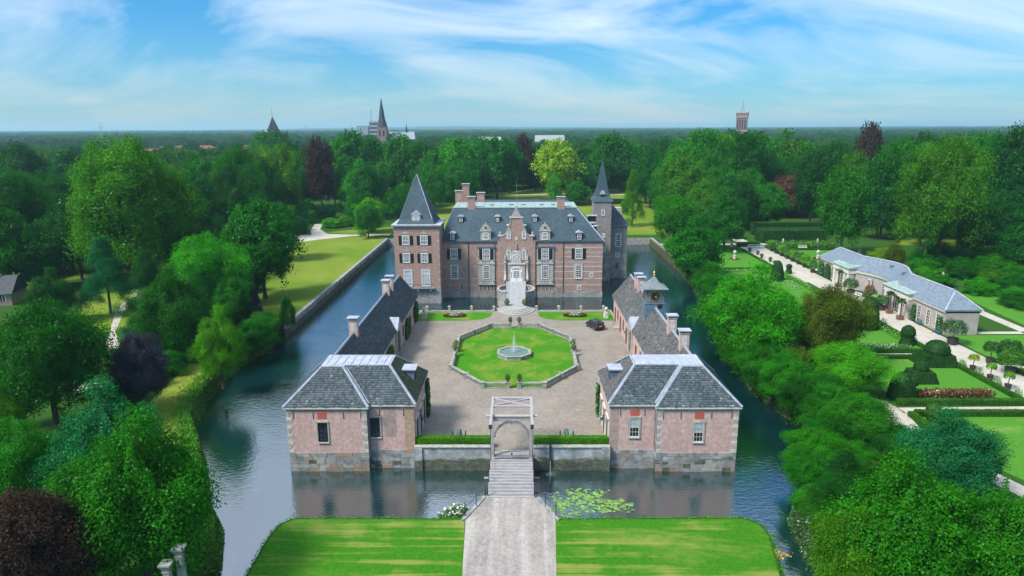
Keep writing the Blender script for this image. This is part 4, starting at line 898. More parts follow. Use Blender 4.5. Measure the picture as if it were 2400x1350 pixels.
window(rw, 26.9, 177.9, 6.2, 1.2, 3.3, 'S', 3, 6, 3, surround=.35); window(rw, 26.8, 177.85, 3.4, 1.0, 1.1, 'S', 3, 3, surround=.3); window(rw, 26.7, 177.8, .1, 1.0, 1.9, 'S', 3, 4, frame_m='stone')
MB().box(27.2,29.4,190,192.5,11.9,15).build('wall_dormer', M['ashlar'], rw)
MB().box(-17.3,20.2,181,205,-3.4,11).build('rear_wall', M['brick_castle'], cas)
MB().add([(-17.5,180,11),(20.4,180,11),(20.4,205.3,11),(-17.5,205.3,11),(-13,186,16.4),(15,186,16.4),(15,200,16.4),(-13,200,16.4)], [(0,1,5,4),(1,2,6,5),(2,3,7,6),(3,0,4,7),(4,5,6,7)]).build('rear_roof', M['slate_fine'], cas)
# chimneys
for x, y, z0, z1, wx, wy in ((-10.45,162.3,17.4,21.1,1.75,1.3),(10.75,162.3,17.4,21.0,1.75,1.3),(-14.5,174.6,16.5,21.4,1.7,1.3),(-13.1,180,15.5,22.7,1.8,1.3),(-8.9,174.6,17,20.9,1.9,1.3)): chimney(cas, x, y, z0, z1, wx, wy, 'brick_castle', False, 'stone_pale')
MB().tube((.3,162.4,18.4), (.3,162.4,24.7), .05, .02).build('flagpole', M['lead_mid'], cas)
# ------------------------------------------------------------------ drawbridge
bd = empty('wooden_bridge', (0,68,WATER), 'grey plank bridge crossing the moat to the courtyard', 'bridge')
PL = [MB().box(-2.42,2.42,.008,.205,-.09,.0).mesh('plank_%d' % i, M['wood_grey'] if i else M['wood']) for i in range(3)]
n = 41
for k in range(n):
    y = 63.22+k*.213; o = link('plank', PL[(k*7) % 3], bd, Vector((.0, y, .07+.22*math.sin(math.pi*(k/n)*.9)+.006*((k*5) % 3)))-bd.location)
PL2 = MB().box(-2.0,2.0,.008,.205,-.09,.0).mesh('plank_short', M['wood'])
for k in range(8): link('plank', PL2, bd, Vector((0, 71.98+k*.213, .22-.02*k))-bd.location)
for s in (-1, 1):
    MB().box(*sorted((s*2.1, s*2.3)), 63.1, 73.2, -.35, .0).build('beam', M['wood_grey'], bd)
    for y in (65.6, 69.6): MB().box(*sorted((s*2.05, s*2.4)), y-.18, y+.18, -3.4, -.2).build('pile', M['wood_grey'], bd); MB().tube((s*2.3,y,-1.3), (s*3.1,y,-1.3), .14).build('pile_end', M['stone_pale'], bd)
    # slim iron posts and chain along the bridge
    rl = MB()
    for y in (63.4, 66.0, 68.6): rl.tube((s*2.38,y,0), (s*2.38,y,1.25), .045, .035, 6); rl.ball((s*2.38,y,1.28), .07, 6, 5)
    for a, b in ((63.4,66.0),(66.0,68.6),(68.6,71.6)):
        rl.path([(s*2.38, a+(b-a)*t, 1.15-.9*t*(1-t)) for t in (0,.25,.5,.75,1)], .022, 4)
    rl.build('post_chain', M['iron'], bd)
pg = empty('drawbridge_portal', (0,72,0), 'white timber drawbridge portal with balance beams and crossed braces', 'gate')
for s in (-1, 1):
    MB().box(*sorted((s*2.05, s*2.42)), 71.8, 72.2, -2.6, 5.05).build('post', M['wood'], pg)
    MB().box(*sorted((s*2.46, s*2.86)), 71.9, 72.15, -.1, .0).build('post_foot', M['wood_grey'], pg)
    bb = MB(); x0, x1 = sorted((s*2.12, s*2.42)); bb.box(x0, x1, 68.7, 76.8, 5.2, 5.52); b0 = bb.build('balance_beam', M['wood'], pg)
    MB().box(x0-.03, x1+.03, 68.55, 68.75, 5.12, 5.56).build('beam_end', M['iron'], b0)
    ch = MB(); ch.path([(s*2.27,68.7,5.15),(s*2.3,69.6,2.6),(s*2.32,70.4,.4)], .03, 5); ch.build('chain', M['iron'], b0)
    st = MB(); st.tube((s*2.45,72.3,1.6), (s*3.05,74.6,.3), .035); st.build('stay', M['iron'], pg)
MB().box(-2.95,2.95,71.78,72.22,5.05,5.2).build('cap_beam', M['wood'], pg); MB().box(-2.05,2.05,71.84,72.16,4.55,4.9).build('lintel', M['wood'], pg)
ar = MB(); A = [R(180*k/12) for k in range(13)]; vs = []
for y in (71.86, 72.14):
    for r_, ry in ((1.92, 1.75), (2.12, 1.98)): vs += [(r_*math.cos(a)*.96, y, 2.55+ry*math.sin(a)) for a in A]
m = 13; ar.add(vs, [f for k in range(12) for f in ((k,k+1,m+k+1,m+k),(2*m+k,3*m+k,3*m+k+1,2*m+k+1),(k,2*m+k,2*m+k+1,k+1),(m+k,m+k+1,3*m+k+1,3*m+k))]); ar.build('arch_brace', M['wood_grey'], pg)
MB().slab([(-.12,4.3),(.12,4.3),(0,3.95)], 71.9, 72.1).build('pendant', M['wood_grey'], pg)
MB().box(-2.12,2.12,76.4,76.75,5.22,5.5).build('rear_beam', M['wood'], pg); MB().box(-2.12,2.12,74.0,74.25,5.24,5.46).build('cross_beam', M['wood'], pg)
for a, b in (((-2.1,74.3,5.36),(2.1,76.4,5.36)), ((2.1,74.3,5.33),(-2.1,76.4,5.33))):
    q = MB(); d = (Vector(b)-Vector(a)).normalized(); sd = Vector((-d.y, d.x, 0))*.11
    q.add([Vector(a)+sd, Vector(a)-sd, Vector(b)-sd, Vector(b)+sd]+[p+Vector((0,0,.12)) for p in (Vector(a)+sd, Vector(a)-sd, Vector(b)-sd, Vector(b)+sd)], [(0,1,2,3),(7,6,5,4),(0,4,5,1),(1,5,6,2),(2,6,7,3),(3,7,4,0)]); q.build('brace', M['wood'], pg)
gt = empty('low_gate', (0,71.3,.2), 'low dark wire gate across the wooden bridge', 'gate'); g = MB()
g2 = MB()
for k in range(34): x = -1.95+k*.118; top = 1.05+.25*(abs(x)/1.95)**2; g.tube((x,71.3,.2), (x,71.3,top), .012, None, 4)
g.build('bar', M['iron'], gt, kind='stuff')
for s in (-1, 1): g2.path([(s*1.95*t,71.3,1.06+.25*t*t) for t in (0,.25,.5,.75,1)], .022, 5); g2.tube((0,71.3,.35 if s > 0 else .65), (s*1.95,71.3,.35 if s > 0 else .65), .02, None, 5)
g2.box(-1.95,1.95,71.28,71.32,.22,.28); g2.box(-1.95,1.95,71.285,71.315,.62,.66); g2.build('gate_rail', M['iron'], gt); MB().box(-.1,.1,71.26,71.29,.68,.9).build('latch_plate', M['iron'], gt)
# posts with chain on the abutment
for s in (-1, 1):
    e = empty('chain_fence', (s*3.5,61.5,.12), 'black iron posts with chain on the %s of the road at the bridge' % ('left side' if s < 0 else 'right side'), 'fence')
    pts = [(s*4.4,59.6),(s*3.45,61.4),(s*2.62,63.3)]
    for x, y in pts: p = MB(); p.tube((x,y,.1), (x,y,1.45), .05, .04, 8); p.ball((x,y,1.5), .08, 8, 5); p.build('post', M['iron'], e)
    c = MB()
    for (xa, ya), (xb, yb) in zip(pts, pts[1:]): c.path([(xa+(xb-xa)*t, ya+(yb-ya)*t, 1.35-1.2*t*(1-t)) for t in (0,.2,.4,.6,.8,1)], .022, 4)
    c.build('chain', M['iron'], e)
for s in (-1, 1):
    e = empty('bollard', (s*3.05,74.9,0), 'small black iron bollard %s the drawbridge portal' % ('left behind' if s < 0 else 'right behind'), 'bollard'); p = MB(); p.lathe(s*3.05,74.9,[(.09,0),(.07,.1),(.06,1.0),(.09,1.05),(.09,1.15),(.02,1.25)],8); p.build('shaft', M['iron'], e); p = MB(); p.lathe(s*3.05,74.9,[(.14,0.008),(.14,.05)],10); p.build('foot', M['iron'], e)
# clipped hedges behind the retaining wall
for s in (-1, 1):
    x0, x1 = sorted((s*2.6, s*11.35)); o = leafy(MB().box(x0, x1, 74.0, 74.85, .0, 1.42), 'hedge', M['box_bright'], None, 260, .11, .05)
    tag(o, 'low clipped green hedge %s of the drawbridge behind the retaining wall' % ('left' if s < 0 else 'right'), 'hedge', 'hedges by the drawbridge')
# cannons on field carriages
def wheel(mb, x, y, r=.62, ax=(1, 0)):
    for k in range(10):
        a = 2*math.pi*k/10; mb.tube((x, y, r), (x, y+math.cos(a)*r*.93, r+math.sin(a)*r*.93), .025, None, 4)
    n = 18; mb.path([(x, y+math.cos(2*math.pi*k/n)*r, r+math.sin(2*math.pi*k/n)*r) for k in range(n+1)], .05, 5); mb.tube((x-.12,y,r), (x+.12,y,r), .08, None, 8)
for x, lab in ((-6.45,'small green bronze cannon on wheels behind the left hedge'), (6.6,'small green bronze cannon on wheels behind the right hedge')):
    y = 76.4; e = empty('cannon', (x,y,0), lab, 'cannon', 'cannons facing the drawbridge')
    b = MB(); b.path([(x,y+1.0,1.0),(x,y+.9,1.0),(x,y+.6,.99),(x,y-.2,.95),(x,y-.95,.9),(x,y-1.05,.9)], [.08,.19,.21,.16,.125,.15], 12); b.build('barrel', M['verdigris'], e, True)
    for s in (-1, 1): w = MB(); wheel(w, x+s*.78, y); w.build('wheel', M['iron'], e)
    a = MB(); a.tube((x-.78,y,.62), (x+.78,y,.62), .06); a.box(x-.24,x-.14,y-.5,y+1.0,.55,.95); a.box(x+.14,x+.24,y-.5,y+1.0,.55,.95); a.tube((x,y+.7,.6), (x,y+2.0,.12), .08); a.build('carriage', M['iron'], e)
# ------------------------------------------------------------------ octagon lawn, balustrade and fountain
M['stone_rail'] = simple('stone_rail', (.33,.335,.295), (.20,.21,.18), 1.6, .9, .2, bump=.3)
OCT = [(-4.5,93.4),(4.5,93.4),(9.8,100.8),(9.85,116.2),(4.6,124.0),(-4.6,124.0),(-9.85,116.2),(-9.8,100.8)]
sheet('lawn', OCT, [], .03, M['lawn_court'])
bal_me = MB().lathe(0, 0, [(.085,0),(.085,.05),(.055,.08),(.10,.24),(.095,.32),(.05,.48),(.07,.52),(.085,.56)], 8).mesh('baluster', M['stone_block'], True)
for s in (-1, 1):
    e = empty('balustrade', (s*9.8,108.6,0), 'stone balustrade round the %s half of the octagonal lawn' % ('left' if s < 0 else 'right'), 'balustrade', 'balustrades of the octagon')
    runs = [((.85,93.4),(4.5,93.4)),((4.5,93.4),(9.8,100.8)),((9.8,100.8),(9.83,107.6)),((9.84,109.8),(9.85,116.2)),((9.85,116.2),(4.6,124.0)),((4.6,124.0),(.85,124.0))]
    for a, b in runs:
        a, b = Vector((s*a[0], a[1], 0)), Vector((s*b[0], b[1], 0)); d = (b-a).normalized(); nn = Vector((-d.y, d.x, 0)); L = (b-a).length
        for nm, w_, z0, z1 in (('base', .2, .008, .16), ('rail', .21, .74, .92)):
            q = [a+nn*w_, a-nn*w_, b-nn*w_, b+nn*w_]; MB().add([(p.x,p.y,z0) for p in q]+[(p.x,p.y,z1) for p in q], [(3,2,1,0),(4,5,6,7),(0,1,5,4),(1,2,6,5),(2,3,7,6),(3,0,4,7)]).build(nm, M['stone_rail'], e)
        m = max(2, int(L/.36))
        for k in range(1, m):
            p = a+d*L*k/m; link('baluster', bal_me, e, Vector((p.x,p.y,.17))-e.location)
    for x, y in [(.85,93.4),(4.5,93.4),(7.15,97.1),(9.8,100.8),(9.83,107.6),(9.84,109.8),(9.85,116.2),(7.2,120.1),(4.6,124.0),(.85,124.0)]:
        p = MB(); p.box(s*x-.3,s*x+.3,y-.3,y+.3,.008,.9); p.box(s*x-.36,s*x+.36,y-.36,y+.36,.9,1.02); p.build('pier', M['stone_rail'], e)
def flower_pot(x, y, z, lab, flower='flower_yellow', grp=None, sc=1.0):
    e = empty('flower_pot', (x,y,z), lab, 'flower pot', grp)
    p = MB(); p.lathe(x, y, [(.16*sc,0),(.13*sc,.06*sc),(.24*sc,.3*sc),(.27*sc,.42*sc),(.22*sc,.43*sc)], 12, z); p.build('pot', M['terracotta'], e, True)
    me = mound(x, y, .42*sc, .42*sc, .75*sc, 240, .16*sc, 'plant', M['ivy'], seed=int(x*7+y)); me.transform(Matrix.Translation((0,0,z+.38*sc))); o = link('plant', me, e); o.location = -e.location
    me = mound(x, y, .38*sc, .38*sc, .82*sc, 60, .13*sc, 'bloom', M[flower], seed=int(x*3+y)); me.transform(Matrix.Translation((0,0,z+.42*sc))); o = link('bloom', me, e); o.location = -e.location
for x, y, lab in ((-.85,93.4,'left flower pot at the near opening of the balustrade'),(.85,93.4,'right flower pot at the near opening of the balustrade'),(-.85,124,'left flower pot at the far opening of the balustrade'),(.85,124,'right flower pot at the far opening of the balustrade'),
                  (-9.83,107.6,'nearer flower pot on the left side of the balustrade'),(-9.84,109.8,'farther flower pot on the left side of the balustrade'),(9.83,107.6,'nearer flower pot on the right side of the balustrade'),(9.84,109.8,'farther flower pot on the right side of the balustrade')):
    flower_pot(x, y, 1.02, lab, 'flower_yellow' if y < 110 and abs(x) > 5 else 'flower_mixed', 'flower pots on the balustrade')
flower_pot(-1.7, 138.3, .62, 'terracotta pot with orange plant at the left foot of the castle ramp', 'flower_mixed', None, 1.3)
flower_pot(1.95, 138.3, .62, 'pot with yellow flowers at the right foot of the castle ramp', 'flower_yellow', None, 1.3)
fo = empty('fountain', (0,108,0), 'octagonal stone fountain basin in the middle of the lawn', 'fountain')
oc = lambda r: [(r*math.cos(R(22.5+45*k)), 108+r*math.sin(R(22.5+45*k))) for k in range(8)]
a, b = oc(2.95), oc(2.55); vs = [(x,y,z) for z in (.03,.62) for P in (a, b) for x, y in P]
MB().add(vs, [f for k in range(8) for f in ((k,(k+1) % 8,16+(k+1) % 8,16+k),(8+k,24+k,24+(k+1) % 8,8+(k+1) % 8),(16+k,16+(k+1) % 8,24+(k+1) % 8,24+k))]).build('basin', M['stone_block'], fo)
vs = [(x,y,z) for z in (.62,.72) for P in (oc(3.05), oc(2.5)) for x, y in P]
MB().add(vs, [f for k in range(8) for f in ((k,(k+1) % 8,16+(k+1) % 8,16+k),(8+k,24+k,24+(k+1) % 8,8+(k+1) % 8),(16+k,16+(k+1) % 8,24+(k+1) % 8,24+k),(k,8+k,8+(k+1) % 8,(k+1) % 8))]).build('rim', M['stone_rail'], fo)
def fountain_water():
    t = NT('fountain_water'); p = t.pos(); f = t.noise(p, 5, 5, .7)
    return t.prin(t.ramp(f, [(.45, (.07,.15,.12)), (.75, (.32,.40,.37))]), .4, .3, 0, t.bump(f, .8, .06))
MB().prism(oc(2.56), .1, .60).build('pool', fountain_water(), fo)
def spray_mat():
    t = NT('spray'); d = t.n('ShaderNodeBsdfDiffuse'); d.inputs[0].default_value = (.9,.93,.95,1); tr = t.n('ShaderNodeBsdfTranslucent'); tr.inputs[0].default_value = (.9,.93,.95,1)
    m = t.n('ShaderNodeMixShader'); t.l(d.outputs[0], m.inputs[1]); t.l(tr.outputs[0], m.inputs[2]); x = t.n('ShaderNodeBsdfTransparent'); m2 = t.n('ShaderNodeMixShader'); m2.inputs[0].default_value = .30
    t.l(x.outputs[0], m2.inputs[1]); t.l(m.outputs[0], m2.inputs[2]); t.l(m2.outputs[0], t.out.inputs[0]); return t.m
M['spray'] = spray_mat()
r = np.random.default_rng(3); n = 1500; tt = r.random(n); ang = r.random(n)*2*np.pi; sp_ = np.abs(r.normal(size=n))*.42
P = np.stack([sp_*np.cos(ang)*(.15+tt), 108+sp_*np.sin(ang)*(.15+tt), .62+3.9*np.maximum(.0, (1-np.abs(2*tt-1)**1.6))*(r.random(n)*.75+.25)*np.exp(-sp_*1.3)], 1)
sp = link('spray', leaf_cards(P, r.normal(size=(n, 3)), .10, 'spray', M['spray'], None, 1, .8, r), fo); sp.location = -fo.location; sp['kind'] = 'stuff'
j = MB(); j.path([(0,108,.6),(0,108,2),(0,108,3.4),(0,108,4.6)], [.05,.045,.03,.006], 6); j.build('jet', M['spray'], fo)
# ------------------------------------------------------------------ strip in front of the castle moat
for s in (-1, 1):
    xs = [4.4+k*4.6 for k in range(4)]
    for k, x in enumerate(xs):
        e = empty('stone_bollard', (s*x,136.3,.14), '%s stone bollard %s of the castle steps' % (('first','second','third','fourth')[k], 'left' if s < 0 else 'right'), 'bollard', 'stone bollards along the castle moat')
        p = MB(); p.box(s*x-.24,s*x+.24,136.06,136.54,.14,.85); p.build('shaft', M['stone'], e); p = MB(); p.box(s*x-.3,s*x+.3,136.0,136.6,.85,.97); p.lathe(s*x,136.3,[(.25,.97),(.2,1.1),(.05,1.22)],8); p.build('cap', M['stone'], e)
    for k, (a, b) in enumerate(zip(xs, xs[1:])):
        c = MB(); c.path([(s*(a+(b-a)*t),136.3,.78-1.5*t*(1-t)) for t in (.06,.2,.35,.5,.65,.8,.94)], .03, 5); o = c.build('chain', M['iron']); tag(o, 'iron chain hanging between the %s pair of bollards %s of the steps' % (('first','middle','last')[k], 'left' if s < 0 else 'right'), 'chain', 'chains between bollards')
    e = empty('flower_bed', (s*12.1,132.3,.02), 'oval bed of red flowers round white ones on the %s lawn strip' % ('left' if s < 0 else 'right'), 'flower bed', 'oval flower beds')
    rg = np.random.default_rng(9); ang = rg.random(900)*6.283; rr_ = .75+.3*rg.random(900); P = np.stack([s*12.1+2.3*rr_*np.cos(ang), 132.3+1.15*rr_*np.sin(ang), .1+.3*rg.random(900)], 1)
    o = link('red_border', leaf_cards(P, np.tile([0,0,1.], (900,1)), .22, 'red_border', M['flower_red'], None, .8, .7), e); o.location = -e.location
    for nm, mm, h, nn in (('white_flowers','flower_white',.75,260),('leaves','ivy',.65,700)):
        me = mound(s*12.1,132.3,1.55,.75,h,nn,.2,nm,M[mm],seed=4); o = link(nm, me, e); o.location = -e.location
    # lion statue
    x, y = s*18.1, 131.2; e = empty('lion_statue', (x,y,.02), 'white seated stone lion on a plinth at the %s end of the lawn strip' % ('left' if s < 0 else 'right'), 'statue', 'stone lions')
    MB().box(x-.42,x+.42,y-.65,y+.65,.02,.42).build('plinth', M['stone_light'], e)
    b = MB(); b.path([(x,y+.52,.5),(x,y+.35,.75),(x,y+.05,1.05),(x,y-.22,1.5),(x,y-.3,1.75)], [.2,.36,.34,.27,.2], 12); b.ball((x,y-.32,1.85), .34, 12, 8); b.ball((x,y-.38,2.0), .24, 12, 8); b.ball((x,y-.6,1.92), .13, 8, 6)
    for q in (-1, 1):
        b.path([(x+q*.16,y-.22,1.35),(x+q*.17,y-.42,.8),(x+q*.17,y-.48,.46)], [.14,.1,.11], 8); b.ball((x+q*.26,y+.3,.62), .24, 8, 6); b.ball((x+q*.17,y-.56,.48), .11, 8, 5); b.ball((x+q*.17,y-.3,2.2), .07, 6, 5)
    b.path([(x+.1,y+.6,.5),(x+.35,y+.5,.55),(x+.42,y+.2,.6)], [.05,.05,.08], 6); b.build('body', M['stone_light'], e, True)
# ivy and climbers on the courtyard walls
def ivy(name, x, ys, zs, lab, face, n=1400):
    rg = np.random.default_rng(int(abs(x)*3+ys[0])); y = ys[0]+(ys[1]-ys[0])*rg.random(n); z = zs[0]+(zs[1]-zs[0])*rg.random(n)**.8
    k = (np.abs((y-np.mean(ys))/(ys[1]-ys[0])*2)**2+np.abs((z-zs[0])/(zs[1]-zs[0]))**3) < .95+.25*rg.random(n); y, z = y[k], z[k]
    P = np.stack([x+face*(.05+.4*rg.random(len(y))), y, z], 1); e = empty(name, (x, np.mean(ys), 0.0), lab, 'climber'); o = link('foliage', leaf_cards(P, np.tile([face*1.,0,.4], (len(P),1)), .3, 'foliage', M['ivy'], None, .6, .8), e); o.location = -e.location
    b = MB(); b.path([(x+face*.12,np.mean(ys),0),(x+face*.12,np.mean(ys)+.2,zs[1]*.6)], [.06,.03], 5); b.build('stem', M['bark'], e)
ivy('climbing_plant', -19.6, (98.5,104.5), (0,3.6), 'leafy green climber on the left wing wall beside the portal', 1); ivy('climbing_plant', -19.6, (116.5,121), (0,3.4), 'leafy green climber on the left wing wall near its far end', 1)
ivy('climbing_plant', -11.4, (83.0,84.9), (0,5.2), 'tall climber at the back corner of the left pavilion', 1); ivy('climbing_plant', 11.4, (82.9,84.8), (0,4.4), 'thin climber at the back corner of the right pavilion', -1, 700); ivy('climbing_plant', -19.6, (127.5,131), (0,3.9), 'dark climber at the far corner of the left wing', 1)
for x, y, f, lab in ((11.4,77.1,'W','green iron lantern on the courtyard face of the right pavilion'), (-11.4,77.1,'E','green iron lantern on the courtyard face of the left pavilion'), (19.6,113.0,'W','iron lantern beside the right wing portal')):
    e = empty('wall_lantern', (x,y,2.4), lab, 'lantern'); Mx = face_M(x,y,f); b = MB(Mx); b.tube((0,0,2.9), (0,-.5,2.95), .03); b.tube((0,0,2.5), (0,-.45,2.9), .02); b.build('bracket', M['iron'], e)
    b = MB(Mx); b.lathe(0,-.5,[(.1,2.3),(.2,2.75),(.24,2.78),(.05,3.0)],6); b.build('lamp_head', M['verdigris'], e)
e = empty('door_step', (19.0,123.5,0), 'small stone doorstep with rail at the right wing beyond the car', 'step'); MB().box(18.5,19.58,122.9,124.2,.008,.35).build('tread', M['stone_pale'], e); rl = MB()
for yy in (122.9,124.2): rl.tube((18.6,yy,.3), (18.6,yy,1.2), .025); rl.tube((18.6,yy,1.2), (19.55,yy,1.3), .025)
rl.build('rail', M['iron'], e)
# ------------------------------------------------------------------ the car
M['car_paint'] = simple('car_paint', (.012,.013,.016), (.010,.011,.013), 1, .18, .6); M['car_glass'] = glass('car_glass', (.01,.012,.015), (.02,.024,.03), .03)
M['car_roof'] = glass('car_roof', (.03,.036,.042), (.05,.058,.066), .08); M['tyre'] = simple('tyre', (.02,.02,.02), (.012,.012,.012), 9, .9); M['rim'] = simple('rim', (.5,.5,.52), (.35,.35,.37), 5, .3, .5, .8)  # car roof: sky reflection put into the colour, lighter and bluer than the paint
M['tail_lamp'] = simple('tail_lamp', (.35,.02,.015), (.25,.01,.01), 5, .25, .5); M['head_lamp'] = simple('head_lamp', (.6,.62,.65), (.45,.47,.5), 5, .15, .6); M['plate'] = simple('plate', (.75,.55,.06), (.7,.5,.05), 5, .5)
car = empty('car', (15.1,124.0,.01), 'black estate car parked at the right side of the courtyard', 'car', None, math.atan2(.38, .925), (1.08, 1.06, 1.06))
def loft(secs, name, m, smooth=True):    # sections (y, halfwidth, z0, z1, topw)
    vs = []; n = 12
    for y, w_, z0, z1, tw in secs:
        ring_ = [(-w_,z0),(-w_*1.02,z0+(z1-z0)*.35),(-w_,z0+(z1-z0)*.62),(-tw,z1-.03),(-tw*.8,z1),(0,z1+.015)]; ring_ += [(-x,z) for x,z in ring_[::-1][1:]]+[(0,z0)]
        vs += [(x,y,z) for x,z in ring_]
    k = len(vs)//len(secs); b = MB(); b.add(vs, [(i*k+j,i*k+(j+1) % k,(i+1)*k+(j+1) % k,(i+1)*k+j) for i in range(len(secs)-1) for j in range(k)]+[tuple(range(k))[::-1], tuple(range((len(secs)-1)*k,len(secs)*k))])
    return b.build(name, m, car, smooth, True)
loft([(-2.15,.72,.45,.80,.68),(-2.1,.86,.32,.98,.8),(-1.7,.89,.26,1.0,.84),(0,.9,.24,.98,.85),(1.0,.89,.25,.93,.82),(1.7,.86,.28,.84,.76),(2.05,.78,.34,.72,.66),(2.15,.62,.42,.62,.52)], 'body', M['car_paint'])
gh = loft([(-2.02,.74,.92,1.05,.66),(-1.75,.79,.92,1.48,.62),(-1.2,.81,.94,1.58,.63),(0,.82,.94,1.6,.64),(.55,.8,.92,1.52,.62),(1.3,.76,.86,.98,.66)], 'greenhouse', M['car_glass'])
rp = MB(); rp.add([(-.6,-1.7,1.5),(.6,-1.7,1.5),(.62,-1.1,1.606),(-.62,-1.1,1.606),(.62,.1,1.63),(-.62,.1,1.63),(.58,.5,1.56),(-.58,.5,1.56)], [(0,1,2,3),(3,2,4,5),(5,4,6,7)]); rp.build('roof_panel', M['car_roof'], car, False, True)
for s in (-1, 1):
    pl = MB()
    for y0, y1 in ((-1.86,-1.6),(-.75,-.68),(.3,.38)): pl.box(s*.80-.02,s*.80+.03,y0,y1,.95,1.46)
    pl.build('pillar', M['car_paint'], car, False, True); MB().box(s*.63-.02,s*.63+.02,-1.6,.2,1.6,1.66).build('roof_rail', M['rim'], car, False, True)
    MB().box(*sorted((s*.6,s*.84)),-2.16,-2.02,.72,1.0).build('tail_light', M['tail_lamp'], car, False, True); MB().box(*sorted((s*.5,s*.78)),1.95,2.1,.58,.74).build('headlight', M['head_lamp'], car, False, True)
    MB().ball((s*1.0,.75,1.0), .12, 8, 6, (.8,.6,.7)).build('mirror', M['car_paint'], car, True, True)
    for y in (-1.32,1.32):
        w = MB(Matrix.Translation((s*.8,y,.33)) @ Matrix.Rotation(R(90),4,'Y')); w.lathe(0,0,[(.2,-.11),(.31,-.11),(.33,-.05),(.33,.05),(.31,.11),(.2,.11)],18); wo_ = w.build('wheel', M['tyre'], car, True, True)
        w = MB(Matrix.Translation((s*.8,y,.33)) @ Matrix.Rotation(R(90),4,'Y')); w.lathe(0,0,[(.21,-.115),(.21,.115)],14); rm = w.build('rim', M['rim'], wo_, False, True)
MB().box(-.26,.26,-2.175,-2.12,.76,.88).build('number_plate', M['plate'], car, False, True); MB().box(-.8,.8,-2.18,-2.05,.36,.55).build('bumper', M['car_paint'], car, False, True)
# ------------------------------------------------------------------ water lilies, spout splash, stone pillars
def blob_pts(cx, cy, rx, ry, n, seed):
    rg = np.random.default_rng(seed); a = rg.random(n)*6.283; rr_ = np.sqrt(rg.random(n))*(1+.25*np.sin(3*a+seed)); return np.stack([cx+rx*rr_*np.cos(a), cy+ry*rr_*np.sin(a)], 1)
def pads(pts, name, m, lab, cat, z=WATER+.02, r0=.18, seed=0):
    rg = np.random.default_rng(seed); V = []; F = []; T = []; k = 8
    for i, (x, y) in enumerate(pts):
        r_ = r0*(.6+.7*rg.random()); a0 = rg.random()*6.28; zz_ = z+.012*rg.random()
        V += [(x+r_*math.cos(a0+5.7*j/(k-1)), y+r_*math.sin(a0+5.7*j/(k-1)), zz_) for j in range(k)]; F.append(list(range(i*k, i*k+k))); T.append(rg.random())
    o = link(name, mesh_np(name, V, F, m, T)); return tag(o, lab, cat, None, 'stuff')
pads(np.concatenate([blob_pts(7.4,65.8,3.8,2.4,260,2), blob_pts(11.6,65.6,1.7,1.2,50,5), blob_pts(8.4,68.2,2.2,1.0,50,6)]), 'water_lilies', M['lily'], 'floating patch of pale green water lily pads right of the bridge', 'water lilies')
P = blob_pts(-5.6,63.4,1.7,1.2,800,3); P = P[P[:, 0] < -3.2]; Z = WATER+.05+.7*np.random.default_rng(1).random(len(P))
tag(link('white_flowering_plants', leaf_cards(np.column_stack([P, Z]), np.tile([0,0,1.], (len(P),1)), .3, 'wf', M['ivy'], None, .9, .6)), 'clump of white flowering water plants left of the bridge abutment', 'plants', None, 'stuff')
P = P[::9]; tag(link('white_flowers', leaf_cards(np.column_stack([P, np.full(len(P), WATER+.85)]), np.tile([0,0,1.], (len(P),1)), .22, 'wf2', M['flower_white'], None, .6, .9)), 'white blossoms on the water plants left of the abutment', 'flowers', None, 'stuff')
e = empty('water_spout', (4.5,72.4,WATER), 'small jet of water falling from the wall spout into the moat', 'water jet'); j = MB(); j.path([(4.47,72.98,-.9),(4.47,72.7,-1.2),(4.47,72.45,-2.3)], [.03,.04,.05], 6); j.build('stream', M['spray'], e)
rg = np.random.default_rng(8); P = np.stack([4.47+.35*rg.normal(size=160), 72.3+.28*rg.normal(size=160), WATER+.03+.25*rg.random(160)**2], 1); o = link('splash', leaf_cards(P, rg.normal(size=(160,3)), .11, 'splash', M['spray']), e); o.location = -e.location
for x, y, lab in ((-25.5,44.6,'left stone gate pillar with moulded cap in front of the foreground tree'), (-24.85,45.4,'right and taller stone gate pillar with moulded cap in front of the foreground tree')):
    h = 5.5 if x < -25 else 6.3; e = empty('stone_pillar', (x,y,0), lab, 'pillar', 'stone gate pillars'); b = MB(); b.box(x-.24,x+.24,y-.24,y+.24,0,h-.55); b.build('shaft', M['stone_block'], e)
    b = MB(); b.box(x-.28,x+.28,y-.28,y+.28,h-.75,h-.6); b.add([(x-.27,y-.27,h-.5),(x+.27,y-.27,h-.5),(x+.27,y+.27,h-.5),(x-.27,y+.27,h-.5),(x-.42,y-.42,h-.12),(x+.42,y-.42,h-.12),(x+.42,y+.42,h-.12),(x-.42,y+.42,h-.12)], [(3,2,1,0),(0,1,5,4),(1,2,6,5),(2,3,7,6),(3,0,4,7),(4,5,6,7)]); b.box(x-.44,x+.44,y-.44,y+.44,h-.12,h); b.build('cap', M['stone_block'], e)
